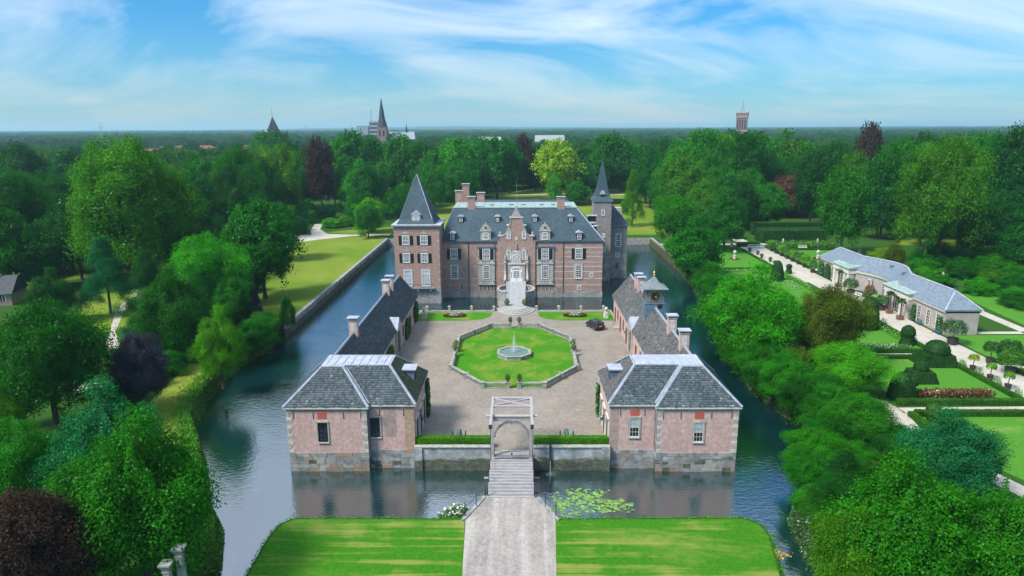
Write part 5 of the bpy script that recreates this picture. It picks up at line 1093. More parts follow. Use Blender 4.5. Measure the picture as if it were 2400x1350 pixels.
# ------------------------------------------------------------------ formal garden: paths and lawns
for nm, poly in (('garden_path', [(70.2,50),(76.9,50),(76.9,176),(77.6,180),(77.2,216),(70.2,216),(69.4,178),(69.4,168),(70.2,160)]),
                 ('garden_path', [(59,107.1),(70.3,107.1),(70.3,108.7),(59,108.7)]), ('garden_path', [(51.6,84.4),(70.3,84.9),(70.3,86.6),(51.6,86.2)]),
                 ('garden_path', [(48.6,91),(51.4,88.4),(51.9,84.3),(51.0,79),(52.5,70),(55.5,60),(53.5,60),(49.5,70),(48.4,78.5),(48.0,85)]),
                 ('garden_path', [(76.8,119.6),(96,119.6),(96,121.0),(84,121.0)]), ('garden_path', [(92,95),(94.2,95),(95.6,140),(98.2,172),(96,172),(93.2,140)]), ('garden_path', [(76.8,101.5),(92.2,101.5),(92.2,102.9),(76.8,102.9)]),
                 ('garden_path', [(62,216),(100,216),(100,218.5),(76,219),(76,240),(72,240),(72,219),(62,218)]), ('garden_path', [(76.9,176),(98,176),(98,178),(77.3,178)])):
    sheet(nm, poly, [], .022, M['path'])
for poly in ([(55,179),(68.6,179),(69.4,207.6),(57,207.6)], [(78.3,178.6),(96,178.6),(97,206),(78.3,206)], [(51,109.6),(69.3,109.6),(69.3,160),(68.4,176.6),(52,176.6)], [(52,87.4),(69.3,87.4),(69.3,106.2),(58.4,106.2),(55,100)],
             [(52.6,83.4),(69.3,83.6),(69.3,60),(57,60),(53.6,70),(52,79)], [(77.6,103.2),(92,103.2),(92.4,118.9),(77.6,118.9)], [(77.6,86),(92,86),(92,101.2),(77.6,101.2)], [(96,121),(112,121),(118,150),(99,150)]):
    sheet('lawn', poly, [], .014, M['lawn_garden'])
def boxhedge(x0, x1, y0, y1, h, lab, m='box_leaf', dens=220, size=.13, group='clipped box hedges of the garden'):
    tag(leafy(MB().box(x0, x1, y0, y1, 0, h), 'hedge', M[m], None, dens, size, .05), lab, 'hedge', group)
boxhedge(69.35,70.05,87.3,106.4,.55,'low box hedge between the topiary lawn and the main garden path'); boxhedge(69.35,70.05,109.4,160,.5,'low box hedge along the path in front of the garden house', dens=120)
boxhedge(58.4,69.3,105.9,106.6,.6,'low box hedge at the far side of the topiary lawn'); boxhedge(59,69.3,109.0,109.6,.6,'low box hedge on the far side of the narrow cross path')
boxhedge(52.2,70,86.9,87.7,.75,'low box hedge along the near side of the topiary lawn'); boxhedge(52.6,70,83.2,83.95,.75,'low box hedge on the near side of the lower cross path')
boxhedge(51.6,52.3,74,83.6,.65,'low box hedge edging the lower lawn beside the curved path'); boxhedge(69.35,70.05,60,83.2,.55,'low box hedge between the lower lawn and the main path')
boxhedge(55,68.8,177.2,177.9,.5,'low box hedge in front of the far vase lawn'); boxhedge(68.7,69.3,178,206,.45,'low box hedge beside the far vase lawn'); boxhedge(77.6,78.2,179,206,.45,'low box hedge behind the row of potted trees', dens=120)
boxhedge(79,97,206.4,207.2,.5,'low box hedge in front of the white garden bench'); boxhedge(92.2,92.9,103,119,.6,'low box hedge along the path right of the garden house'); boxhedge(77.0,77.7,86,101,.5,'low box hedge on the right side of the main path')
boxhedge(79.6,100,219.3,227,4.0,'tall clipped hedge block behind the far garden', 'yew_leaf', 55, .25, None); boxhedge(63,76,227.5,231,3.6,'tall dark clipped hedge left of the hedge gap behind the far garden', 'yew_leaf', 55, .25, None); boxhedge(82,116,236,239,4.2,'tall dark hedge in the row behind the hedge block', 'yew_leaf', 40, .28, None); boxhedge(70,76.5,212.5,215.5,1.1,'low hedge block behind the ornate bench', 'box_leaf', 90, .2, None)
# ------------------------------------------------------------------ topiary
def topi(prof_list, lab, x, y, m='yew_leaf', extra=None):
    b = MB()
    for p in prof_list: b.lathe(x, y, p, 18)
    if extra: extra(b)
    tag(leafy(b, 'topiary', M[m], None, 230, .12, .05), lab, 'topiary', 'clipped yew topiary figures')
topi([[(1.75,0),(1.6,1.0),(1.35,2.4),(1.1,3.6),(.8,4.4),(.4,4.8),(.05,4.95)]], 'tall bell-shaped clipped yew on the lawn before the garden house', 64.2, 164.6)
topi([[(.8,0),(.7,.9),(.5,1.3),(.75,1.8),(.6,2.3),(.1,2.5)]], 'small bird-like clipped yew beside the tall bell-shaped one', 70.0, 172.2)
def taper(b, x, y, w0, w1, z0, z1, d0, d1): b.add([(x-w0,y-d0,z0),(x+w0,y-d0,z0),(x+w0,y+d0,z0),(x-w0,y+d0,z0),(x-w1,y-d1,z1),(x+w1,y-d1,z1),(x+w1,y+d1,z1),(x-w1,y+d1,z1)], [(3,2,1,0),(4,5,6,7),(0,1,5,4),(1,2,6,5),(2,3,7,6),(3,0,4,7)])
topi([[(1.75,1.9),(1.85,2.4),(1.6,3.1),(1.1,3.6),(.5,3.85),(.05,3.9)]], 'clipped yew dome standing on a wide block beside the garden path', 67.0, 103.6, extra=lambda b: taper(b, 66.7, 103.6, 2.8, 2.3, 0, 1.85, 2.0, 1.6))
topi([[(.95,1.6),(1.0,2.2),(.85,2.75),(.05,2.95)]], 'stepped clipped yew block in the middle of the topiary lawn', 60.3, 96.2, extra=lambda b: taper(b, 60.3, 96.2, 2.0, 1.5, 0, 1.65, 1.6, 1.2))
topi([[(1.8,0),(1.65,1.2),(1.5,2.2),(1.15,3.1),(.6,3.6),(.05,3.75)]], 'elephant-shaped clipped yew at the near corner of the topiary lawn', 54.0, 89.6, extra=lambda b: b.ball((55.1,89.2,2.6), .8, 12, 8))
topi([[(.25,0),(.8,.35),(.95,1.1),(.75,1.9),(.35,2.35),(.05,2.45)]], 'egg-shaped clipped bush on the hedge below the topiary lawn', 53.9, 82.0, 'box_leaf')
topi([[(1.25,0),(1.0,.9),(.95,1.5),(1.15,2.1),(.95,2.9),(.4,3.35),(.05,3.45)]], 'mushroom-shaped clipped yew beside the path opposite the garden house end', 68.0, 113.6)
topi([[(1.7,0),(1.75,2),(1.5,3.8),(1.35,4.1),(1.5,4.8),(1.1,5.6),(.3,6.0)]], 'tall domed clipped yew column in front of the garden house', 66.0, 123.2)
# ------------------------------------------------------------------ flower beds
def bed(x0, x1, y0, y1, h, n, size, mats, lab, cat='flower bed'):
    e = empty('flower_bed', ((x0+x1)/2, (y0+y1)/2, 0), lab, cat); rg = np.random.default_rng(int(x0*10+y0))
    for nm, m, k, zz_ in mats:
        nn = int(n*k); P = np.stack([x0+(x1-x0)*rg.random(nn), y0+(y1-y0)*rg.random(nn), h*(zz_+(1-zz_)*rg.random(nn))], 1)
        o = link(nm, leaf_cards(P, np.tile([0,0,1.], (nn,1)), size, nm, M[m], None, 1.0, .5), e); o.location = -e.location
bed(56.2,66.6,88.8,90.6,1.15,3600,.26,[('leaves','flower_mixed',.5,.0),('red_blooms','flower_red',.35,.4),('foliage','yew_leaf',.35,0),('white_edging','flower_white',.04,.1)], 'long bed of orange and dark red flowers on the topiary lawn')
bed(57,67.6,110.2,112.4,.7,2400,.24,[('leaves','ivy',.8,0),('blooms','flower_white',.06,.6)], 'bed of leafy plants with white flowers beyond the cross path')
bed(67.6,69.2,116,175,.8,5200,.28,[('leaves','box_bright',.8,0),('blooms','flower_white',.03,.7)], 'long leafy border along the garden path before the garden house', 'border')
bed(53,68,174.6,176.6,.5,1500,.26,[('leaves','box_bright',.8,0),('blooms','flower_white',.1,.6)], 'narrow border in front of the far hedge and vase lawn', 'border')
bed(79,99,209.5,216,1.6,5200,.4,[('leaves','ivy',.5,.1),('foliage','box_bright',.5,.2)], 'pale leafy shrub border behind the white garden bench', 'border')
bed(64.4,67.2,154,163.5,.35,600,.2,[('leaves','ivy',.4,0),('blooms','flower_white',.25,.4)], 'small blue-grey flower strip beside the bell-shaped yew')
# ------------------------------------------------------------------ garden house (orangery) with a curved middle
og = empty('garden_house', (80.6,145,0), 'long low grey garden house with slate roof and curved recessed middle', 'building')
M['render_mauve'] = simple('render_mauve', (.40,.345,.33), (.32,.275,.265), 1.0, .9, .2)
def ox(y): return 0.0 if y < 136.5 or y > 156.5 else 3.4*math.sin(math.pi*(y-136.5)/20)**1.2
YS = [119.2,125,131,136.5]+[136.5+20*k/16 for k in range(1,17)]+[160,166,171.4]
def sweep(prof, name, m, parent, ys=YS, cap=True):
    vs = []; n = len(prof)
    for y in ys: vs += [(x+ox(y), y, z) for x, z in prof]
    f = [(i*n+k, i*n+k+1, (i+1)*n+k+1, (i+1)*n+k) for i in range(len(ys)-1) for k in range(n-1)]
    if cap: f += [tuple(range(n)), tuple(range((len(ys)-1)*n, len(ys)*n))[::-1]]
    return MB().add(vs, f).build(name, m, parent)
sweep([(77.6,-.1),(77.6,4.3),(83.6,4.3),(83.6,-.1)], 'wall', M['render_mauve'], og); sweep([(77.38,4.05),(77.28,4.3),(77.25,4.65),(83.9,4.65),(83.9,4.05)], 'cornice', M['cream'], og)
M['slate_orangery'] = simple('slate_orangery', (.19,.235,.28), (.12,.155,.195), 2.0, .8, .15, bump=.15)
ysr = [122.2]+YS[1:-1]+[168.4]; vs = []
for i, y in enumerate(ysr):
    yo = 118.9 if i == 0 else (171.7 if i == len(ysr)-1 else y); vs += [(77.15+ox(yo), yo, 4.66), (80.65+ox(y), y, 7.55), (84.0+ox(yo), yo, 4.66)]
n = len(ysr); orf = MB().add(vs, [f for i in range(n-1) for f in ((3*i,3*i+3,3*i+4,3*i+1),(3*i+1,3*i+4,3*i+5,3*i+2))]+[(0,1,2),(3*n-3,3*n-1,3*n-2)]).build('roof', M['slate_orangery'], og)
for i in range(n-1): m = MB(); strip(m, Vector(vs[3*i+1])+Vector((0,0,.03)), Vector(vs[3*i+4])+Vector((0,0,.03)), .16, .07); m.build('ridge_flashing', M['lead'], orf)
for a, b in ((0,1),(2,1),(3*n-3,3*n-2)): m = MB(); strip(m, vs[a], vs[b], .14, .06); m.build('hip_flashing', M['lead'], orf)
for y in (122.3,168.3): MB().lathe(80.65,y,[(.12,7.5),(.2,7.8),(.08,8.0),(.03,8.2),(.02,9.6)],8).build('finial', M['iron'], orf)
for y in (140.5,148): MB().box(79.2+ox(y),80.2+ox(y),y-.25,y+.25,6.2,7.05).build('skylight', M['lead_dark'], orf)
for p0, p1 in ((129.6,138.6),(154.4,162.2)):       # porticoes with pilasters and a metal lean-to roof
    po = MB().box(76.55,79.6,p0,p1,3.75,4.85).build('portico', M['cream'], og); MB().box(76.3,79.6,p0-.25,p1+.25,4.85,5.0).build('portico_cornice', M['cream'], po)
    MB().add([(76.2,p0-.3,5.0),(76.2,p1+.3,5.0),(79.4,p1+.3,5.75),(79.4,p0-.3,5.75),(79.4,p1+.3,4.9),(79.4,p0-.3,4.9)], [(0,1,2,3),(0,3,5),(1,4,2),(0,5,4,1)]).build('portico_roof', M['copper_green'], po)
    for k in range(14): y = p0-.2+k*(p1-p0+.4)/13; m = MB(); strip(m, (76.25,y,5.03), (79.3,y,5.74), .05, .05); m.build('seam', M['copper_green'], po)
    MB().box(76.9,78,p0+.1,p0+.5,-.05,3.75).build('side_wall', M['render_mauve'], po); MB().box(76.9,78,p1-.5,p1-.1,-.05,3.75).build('side_wall', M['render_mauve'], po)
    for f_ in (.06,.30,.70,.94):
        y = p0+(p1-p0)*f_; MB().box(76.62,77.1,y-.34,y+.34,0.02,3.75).build('pilaster', M['cream'], po)
    window(po, 77.2, (p0+p1)/2, .1, 2.0, 3.4, 'W', 3, 5, frame_m='cream')
    for f_ in (.18,.82): window(po, 77.25, p0+(p1-p0)*f_, .5, 1.0, 2.7, 'W', 2, 4, frame_m='cream')
    sweep([(76.9,.0),(77.25,3.7),(77.4,3.7),(77.4,.0)], 'back_wall', M['render_mauve'], po, [p0+.2,p1-.2])
for y in (121.2,124.2,127.2,164.5,168): window(og, 77.6, y, .4, 1.15, 3.0, 'W', 2, 5, frame_m='cream', surround=.18)
for y in (142.0,146.5,151): window(og, 77.55+ox(y), y, .5, 1.4, 2.6, 'W', 3, 5, frame_m='cream', surround=.18, proud=.2)
sweep([(77.5+.02,4.02),(77.34,4.02),(77.34,4.6),(77.52,4.6)], 'frieze', M['cream'], og, [136.5+20*k/16 for k in range(17)])
# ------------------------------------------------------------------ pots, palms, benches, statues
def pot_tree(x, y, lab, h=3.0, r=1.2, m='ivy', pot=(.5,.8), grp=None, bloom=None, stem=True, seed=1):
    e = empty('potted_tree', (x,y,.02), lab, 'potted tree', grp); p = MB(); p.lathe(x,y,[(pot[0]*.8,.02),(pot[0],pot[1]),(pot[0]*1.06,pot[1]),(pot[0]*.9,pot[1]-.04)],14); p.build('tub', M['pot_dark'], e)
    zc = h-r*1.15 if stem else pot[1]; t = MB(); t.path([(x,y,pot[1]-.1),(x+.05,y,zc),(x,y,zc+r*.7)], [.07,.06,.02], 6); t.build('stem', M['bark'], e)
    rg = np.random.default_rng(seed+int(x*5+y)); nn = int(900*r*r+150); d = unit(rg.normal(size=(nn,3))); d[:,2] = np.where(d[:,2] < -.5, -d[:,2], d[:,2]); lump = 1+.15*np.sin(4*np.arctan2(d[:,1],d[:,0])+seed)
    P = d*np.array([r, r, (h-zc)*.62])*(.7+.35*rg.random((nn,1)))*lump[:,None]+np.array([x,y,zc+(h-zc)*.42]); P[:,2] = np.maximum(P[:,2], .3)
    o = link('crown', leaf_cards(P, d, .2, 'crown', M[m], None, .6, .65, rg), e); o.location = -e.location
    if bloom: o = link('blossom', leaf_cards(P[::5]+d[::5]*.12, d[::5], .17, 'blossom', M[bloom], None, .6, .8, rg), e); o.location = -e.location
for k in range(7): pot_tree(77.25, 180.2+k*4.1, '%s round-headed potted tree in the row along the far path, counted from the garden house' % ('first','second','third','fourth','fifth','sixth','seventh')[k], 3.3, 1.45, 'ivy' if k % 2 else 'box_bright', grp='potted trees along the far garden path', seed=k)
pot_tree(76.6, 173.4, 'column-shaped potted bush at the far corner of the garden house', 3.3, 1.0, 'ivy', (.6,.9), stem=False)
pot_tree(75.7, 151.0, 'large rounded potted bush at the left of the curved recess', 3.2, 1.7, 'ivy', (.7,.9)); pot_tree(75.3, 136.2, 'dark potted bush at the right of the curved recess', 3.0, 1.4, 'ivy', (.65,1.0))
pot_tree(76.9, 144.4, 'pink flowering potted oleander in the curved recess', 2.4, 1.3, 'ivy', (.5,.7), None, 'flower_red', False); pot_tree(77.8, 146.6, 'reddish potted shrub against the recess wall', 2.8, 1.1, 'flower_mixed', (.5,.7), stem=False); pot_tree(76.6, 141.2, 'low potted oleander with pale blossoms in the recess', 2.0, 1.1, 'box_bright', (.5,.7), None, 'flower_white', False)
pot_tree(75.8, 113.6, 'big dark potted tree in front of the near end of the garden house', 4.2, 2.0, 'ivy', (.9,1.2)); pot_tree(75.8, 103.9, 'dark potted tree with thin crown on the right of the main path', 3.4, 1.3, 'yew_leaf', (.65,.9)); pot_tree(75.7, 99.2, 'broad umbrella-shaped potted tree on the right of the main path', 3.6, 2.0, 'box_leaf', (.8,1.0)); pot_tree(79.2, 104.5, 'large dark bush-like potted tree behind the umbrella-shaped one', 3.4, 1.9, 'yew_leaf', (.7,.9), stem=False)
for k, y in enumerate((100.7,96.7,92.9)): pot_tree(71.0, y, '%s slim potted citrus tree along the left edge of the main path' % ('farthest','middle','nearest')[k], 2.5, .75, 'box_bright', (.45,.75), 'slim potted citrus trees', 'flower_yellow' if k == 0 else None)
def ballbush(x, y, r, lab, m='box_bright'):
    me = mound(x, y, r, r, r*1.7, 260, .16, 'foliage', M[m], seed=int(x+y)); e = empty('ball_bush', (x,y,0), lab, 'bush', 'ball bushes along the main path'); o = link('foliage', me, e); o.location = -e.location; b = MB(); b.tube((x,y,0), (x,y,r), .05); b.build('stem', M['bark'], e)
for k, y in enumerate((102.9,98.7,94.7,90.6)): ballbush(70.7, y, .6, '%s small round bush by the hedge of the main path' % ('first','second','third','fourth')[k])
for k, y in enumerate((111.6,116.4,126.5,140,148.5)): ballbush(70.6, y, .6, '%s small round bush by the border facing the garden house' % ('nearest','second nearest','third','fourth','farthest')[k], 'ivy')
for k in range(5): pot_tree(70.4+.6*(k % 2), 183+k*5.2, '%s small potted plant at the left edge of the far path' % ('nearest','second','third','fourth','farthest')[k], 1.3, .5, 'ivy', (.35,.5), 'small potted plants on the far path', None, False)
def palm(x, y, lab, h=3.6):
    e = empty('potted_palm', (x,y,.02), lab, 'palm', 'potted palms'); MB().box(x-.5,x+.5,y-.5,y+.5,.02,.85).build('planter', M['terracotta'], e); t = MB(); t.path([(x,y,.8),(x,y,h-.4)], [.17,.13], 8); t.build('trunk', M['bark'], e)
    V = []; F = []; T = []; rg = random.Random(int(x*9+y))
    for k in range(26):
        a = rg.uniform(0,6.28); el = rg.uniform(-.5,1.2); L = rg.uniform(.9,1.3); d = Vector((math.cos(a)*math.cos(el), math.sin(a)*math.cos(el), math.sin(el))); s_ = Vector((-d.y, d.x, 0)).normalized()*.22; p = Vector((x,y,h-.35)); q = p+d*L*.6; w = p+d*L+Vector((0,0,-.25)); b = len(V); V += [p, q+s_, w, q-s_]; F.append((b,b+1,b+2,b+3)); T.append(rg.random())
    o = link('fronds', mesh_np('fronds', V, F, M['ivy'], T), e); o.location = -e.location
palm(75.9, 157.4, 'potted palm in front of the far portico of the garden house', 4.0); palm(75.5, 133.8, 'tall potted palm at the left column of the near portico', 4.3); palm(75.2, 129.2, 'potted palm at the right column of the near portico', 4.0)
def bench(x, y, rz, lab, w=2.0, m='white', fancy=False):
    e = empty('bench', (x,y,.02), lab, 'bench', 'garden benches', R(rz))
    MB().box(-w/2,w/2,-.28,.22,.42,.48).build('seat', M[m], e, local=True); b = MB()
    for k in range(9): u = -w/2+.1+k*(w-.2)/8; b.box(u-.03,u+.03,.2,.25,.48,1.0)
    b.box(-w/2,w/2,.19,.26,.96,1.06); b.build('backrest', M[m], e, local=True)
    for u in (-w/2+.06,w/2-.06):
        for v in (-.22,.2): MB().box(u-.05,u+.05,v-.05,v+.05,0,.44).build('leg', M[m], e, local=True)
        MB().box(u-.04,u+.04,-.26,.22,.66,.72).build('armrest', M[m], e, local=True)
bench(88.2,208.6,0,'white bench on the far lawn in front of the shrub border',2.6); bench(73.2,210.6,0,'left ornate white bench at the head of the garden path',2.4); bench(75.9,210.6,0,'right ornate white bench at the head of the garden path',2.4); bench(75.6,147.2,-70,'white bench in the curved recess by the oleander',1.9); bench(75.1,139.4,-70,'white bench before the near portico',1.9); bench(76.8,119.9,-90,'green bench near the end of the garden house',1.7,'verdigris'); bench(76.8,125.8,-90,'dark green bench against the garden house wall',1.7,'verdigris')
bench(-97.5,151,40,'pale bench among the shrubs on the left park lawn',1.8)
def statue(x, y, lab, h=2.6):
    e = empty('statue', (x,y,0), lab, 'statue', 'white garden statues'); p = MB(); p.box(x-.4,x+.4,y-.4,y+.4,0,.25); p.box(x-.32,x+.32,y-.32,y+.32,.25,.95); p.box(x-.38,x+.38,y-.38,y+.38,.95,1.05); p.build('plinth', M['stone_light'], e)
    b = MB(); s = (h-1.05)/1.7; b.path([(x,y,1.05),(x,y,1.05+.45*s),(x+.03,y,1.05+.85*s),(x,y,1.05+1.2*s),(x,y,1.05+1.4*s),(x,y,1.05+1.47*s)], [.24,.2,.21,.16,.2,.07], 10); b.ball((x,y,1.05+1.6*s), .125*s, 9, 7)
    b.path([(x-.18,y,1.05+1.35*s),(x-.3,y-.05,1.05+1.05*s),(x-.16,y-.16,1.05+.9*s)], [.07,.06,.045], 6); b.path([(x+.18,y,1.05+1.35*s),(x+.3,y,1.05+1.1*s),(x+.3,y-.1,1.05+.8*s)], [.07,.06,.045], 6); b.build('figure', M['stone_light'], e, True)
statue(67.6,212.6,'white stone statue in the shade left of the garden path'); statue(83.7,212.9,'white stone statue at the left of the shrub border'); statue(94.4,212.7,'white stone statue at the right of the shrub border')
statue(101.2,199.5,'pale bust on a pedestal behind the far end of the garden house',2.3); statue(103.4,162.6,'pale bust on a pedestal behind the near end of the garden house',2.4); statue(131.5,187,'pale statue among the shrubs at the right edge',2.4)
def vase(x, y, lab, bloom):
    e = empty('garden_vase', (x,y,0), lab, 'vase', 'stone vases on the garden lawns'); v = MB(); v.lathe(x,y,[(.5,0),(.5,.2),(.36,.25),(.36,.95),(.46,1.05),(.2,1.15),(.14,1.4),(.4,1.7),(.48,2.1),(.55,2.2),(.4,2.22),(.2,2.5),(.05,2.7)],14); v.build('urn', M['stone_light'], e)
    rg = np.random.default_rng(3); a = rg.random(500)*6.28; q = .7+.7*rg.random(500); P = np.stack([x+q*np.cos(a), y+q*np.sin(a), .05+.25*rg.random(500)], 1); o = link('flower_ring', leaf_cards(P, np.tile([0,0,1.],(500,1)), .2, 'ring', M[bloom], None, .8, .7), e); o.location = -e.location
vase(62.2,192,'stone vase in a ring of flowers on the left far lawn','flower_mixed'); vase(85.8,192,'stone vase in a ring of red flowers on the right far lawn','flower_red')
for k, (x, y) in enumerate(((77.3,166.2),(77.3,169.8))):
    ivy('climbing_shrub', x, (y-1.4,y+1.4), (0,3.8), '%s leafy wall shrub at the far end of the garden house' % ('nearer','farther')[k], -1, 1500)
ivy('climbing_shrub', 77.5, (119.4,121.0), (0,3.2), 'wall climber at the near corner of the garden house', -1, 900); ivy('climbing_shrub', 77.5, (128.0,129.2), (0,3.3), 'thin wall climber beside the near portico', -1, 700)
# ------------------------------------------------------------------ trees and shrubs
TREES=[
 ('round', -29.5, 48.6, 14.6, 13.3, 'G5', 'bright green broad tree overhanging the moat at the lower left corner'),
 ('round', -37.0, 57.9, 13.5, 11.9, 'B1', 'blue-green rounded tree behind the bright foreground tree at left'),
 ('round', -47.4, 59.7, 10.2, 8.7, 'G3', 'mid-green tree at the left edge above the copper tree'),
 ('round', -34.2, 42.2, 12.8, 10.3, 'C1', 'dark copper-leaved tree in the bottom left corner'),
 ('round', -57.3, 79.1, 16.9, 15.8, 'D1', 'large dark green tree at the left edge beside the gravel path'),
 ('round', -49.3, 85.0, 11.4, 8.5, 'C2', 'small purple-leaved tree with layered branches on the left bank'),
 ('round', -42.8, 94.3, 11.1, 8.1, 'G2', 'bright conical young tree among shrubs on the left moat bank'),
 ('round', -61.5, 109.0, 7.1, 9.3, 'B2', 'bluish green tree behind the purple-leaved tree'),
 ('weep', -44.0, 126.8, 5.4, 3.8, 'D2', 'small weeping tree on the lawn by the moat wall'),
 ('conif', -49.6, 125.4, 8.5, 4.2, 'C2', 'dark purple conical tree at the edge of the left lawn'),
 ('round', -60.0, 128.4, 17.5, 17.8, 'G1', 'light green leafy tree in front of the huge dark tree at left'),
 ('round', -55.8, 147.2, 22.6, 18.7, 'D1', 'dark green spreading tree bordering the left lawn'),
 ('tall', -90.6, 160.3, 35.1, 33.3, 'G4', 'huge spreading olive-green tree dominating the left park'),
 ('conif', -83.3, 134.9, 15.9, 11.3, 'B1', 'blue-green conical conifer below the huge left tree'),
 ('conif', -74.9, 134.9, 13.4, 9.6, 'D2', 'dark conifer between the blue-green conifer and the light tree'),
 ('round', -54.9, 104.7, 14.9, 13.0, 'D1', 'dark yew-like tree behind the purple-leaved tree'),
 ('tall', -129.9, 175.7, 27.3, 21.1, 'D1', 'tall dark tree at the far left edge'),
 ('tall', -136.5, 200.5, 25.3, 21.5, 'D2', 'dark tree left of the huge spreading tree'),
 ('round', -126.7, 167.9, 12.0, 17.2, 'B2', 'dull blue-green tree at left edge above the farmhouse'),
 ('tall', -94.2, 231.7, 30.9, 21.7, 'D1', 'tall dark green tree at the back of the left lawn'),
 ('tall', -101.9, 214.8, 24.9, 16.2, 'D2', 'slim dark tree right of the huge spreading tree'),
 ('tall', -94.4, 275.2, 30.9, 20.5, 'G4', 'olive-green tree left of the copper column tree'),
 ('round', -67.5, 192.6, 17.2, 14.6, 'D1', 'dark rounded tree where the left lawn meets the park path'),
 ('tall', -88.2, 307.9, 33.4, 16.0, 'C1', 'tall copper-brown column-shaped tree left of the castle'),
 ('tall', -86.7, 362.0, 36.5, 24.6, 'D1', 'dark green tall tree right of the copper column tree'),
 ('conif', -77.0, 302.9, 14.1, 6.8, 'D2', 'small dark fir in front of the left tree belt'),
 ('round', -66.9, 295.0, 21.9, 18.4, 'G3', 'mid-green rounded tree behind the lawn left of the corner tower'),
 ('round', -52.9, 245.4, 12.8, 13.9, 'G2', 'bright yellow-green shrubby tree behind the round lawn tree'),
 ('round', -51.1, 232.6, 11.6, 10.8, 'D3', 'round dark tree standing alone on the lawn left of the castle'),
 ('round', -68.3, 405.2, 33.9, 32.5, 'G3', 'mid-green tree below the church roof'),
 ('tall', -28.9, 339.3, 33.1, 23.0, 'G1', 'tall bright green tree behind the left chimneys'),
 ('round', -10.5, 354.8, 32.8, 28.4, 'D1', 'dark green wide tree behind the castle roof'),
 ('tall', 2.9, 401.9, 34.1, 14.8, 'C1', 'dark copper tree left of the yellow-green tree'),
 ('round', 21.2, 371.2, 31.6, 29.3, 'Y1', 'yellow-green rounded tree behind the right chimney'),
 ('tall', 18.1, 333.8, 15.6, 9.5, 'G2', 'small fresh green tree behind the castle roof'),
 ('round', 28.5, 329.7, 12.6, 14.3, 'G3', 'leafy mid-green tree between the right chimney and the spire'),
 ('round', 52.0, 399.7, 33.9, 29.5, 'D1', 'dark tree directly behind the spire'),
 ('conif', 43.9, 259.4, 21.2, 10.6, 'G4', 'broad column-shaped tree right of the spire'),
 ('round', 62.6, 335.9, 27.3, 22.8, 'D2', 'dark olive tree right of the column-shaped tree'),
 ('tall', 78.5, 298.0, 36.6, 31.2, 'G3', 'tall full tree left below the water tower'),
 ('tall', 95.2, 290.1, 35.3, 25.0, 'D1', 'dark full tree below the water tower'),
 ('round', 130.6, 333.4, 32.4, 30.7, 'G4', 'olive tree right below the water tower'),
 ('round', 63.0, 205.5, 17.8, 16.1, 'D1', 'dark rounded tree beside the garden lawn and statue'),
 ('round', 49.0, 211.8, 16.6, 16.6, 'G1', 'light green tree at the far right corner of the moat'),
 ('round', 90.5, 247.2, 17.7, 16.9, 'G3', 'mid-green tree in front of the copper dome tree'),
 ('round', 44.3, 165.7, 14.3, 16.8, 'D3', 'big dark green tree hanging over the right arm of the moat'),
 ('round', 37.5, 104.3, 14.7, 18.2, 'G1', 'big bright green tree between the moat and the formal garden'),
 ('round', 50.0, 104.3, 12.8, 13.5, 'O1', 'dark brownish-green yew-like tree beside the garden path'),
 ('round', 46.3, 90.0, 8.1, 11.8, 'G2', 'bright feathery green tree above the bend of the garden path'),
 ('round', 41.4, 75.5, 6.2, 9.6, 'G3', 'rounded green bush-like tree on the right moat bank'),
 ('round', 44.6, 63.4, 8.7, 11.2, 'B1', 'blue-green rounded tree between the two garden hedges at right'),
 ('conif', 31.8, 59.5, 7.2, 6.7, 'D2', 'dark green conifer-like shrub tree on the right bank'),
 ('round', 29.2, 44.7, 13.3, 12.5, 'G5', 'giant green tree filling the lower right corner'),
 ('round', 34.9, 43.4, 12.2, 9.8, 'G3', 'mid-green tree at the right picture edge beside the giant corner tree'),
 ('round', 25.7, 44.2, 10.3, 7.2, 'G4', 'smaller olive tree leaning out over the narrow right arm of the moat'),
 ('round', -33.8, 47.9, 11.9, 7.4, 'G3', 'mid-green tree between the copper tree and the bright foreground tree'),
 ('round', 110.9, 282.6, 17.8, 19.6, 'C3', 'copper-brown dome-shaped tree in the right park'),
 ('tall', 175.0, 347.5, 39.4, 15.3, 'C1', 'tall dark copper tree rising above the skyline at right'),
 ('tall', 94.2, 196.5, 26.7, 17.1, 'G3', 'tall green tree with pale trunk behind the garden house'),
 ('tall', 114.3, 183.5, 34.2, 26.1, 'G4', 'huge green tree behind the garden house at right'),
 ('conif', 109.1, 180.7, 15.5, 7.5, 'D3', 'narrow column conifer in front of the huge right tree'),
 ('tall', 144.2, 202.6, 36.3, 18.7, 'D2', 'very dark tall tree at the right edge'),
 ('round', 96.8, 172.6, 8.0, 5.9, 'O1', 'round olive-brown clipped tree behind the garden house'),
 ('round', 121.3, 227.1, 31.4, 16.8, 'D1', 'dark tree between the copper skyline tree and the huge right tree'),
 ('round', 110.4, 257.6, 29.2, 17.5, 'D2', 'dark tree left below the copper skyline tree'),
]
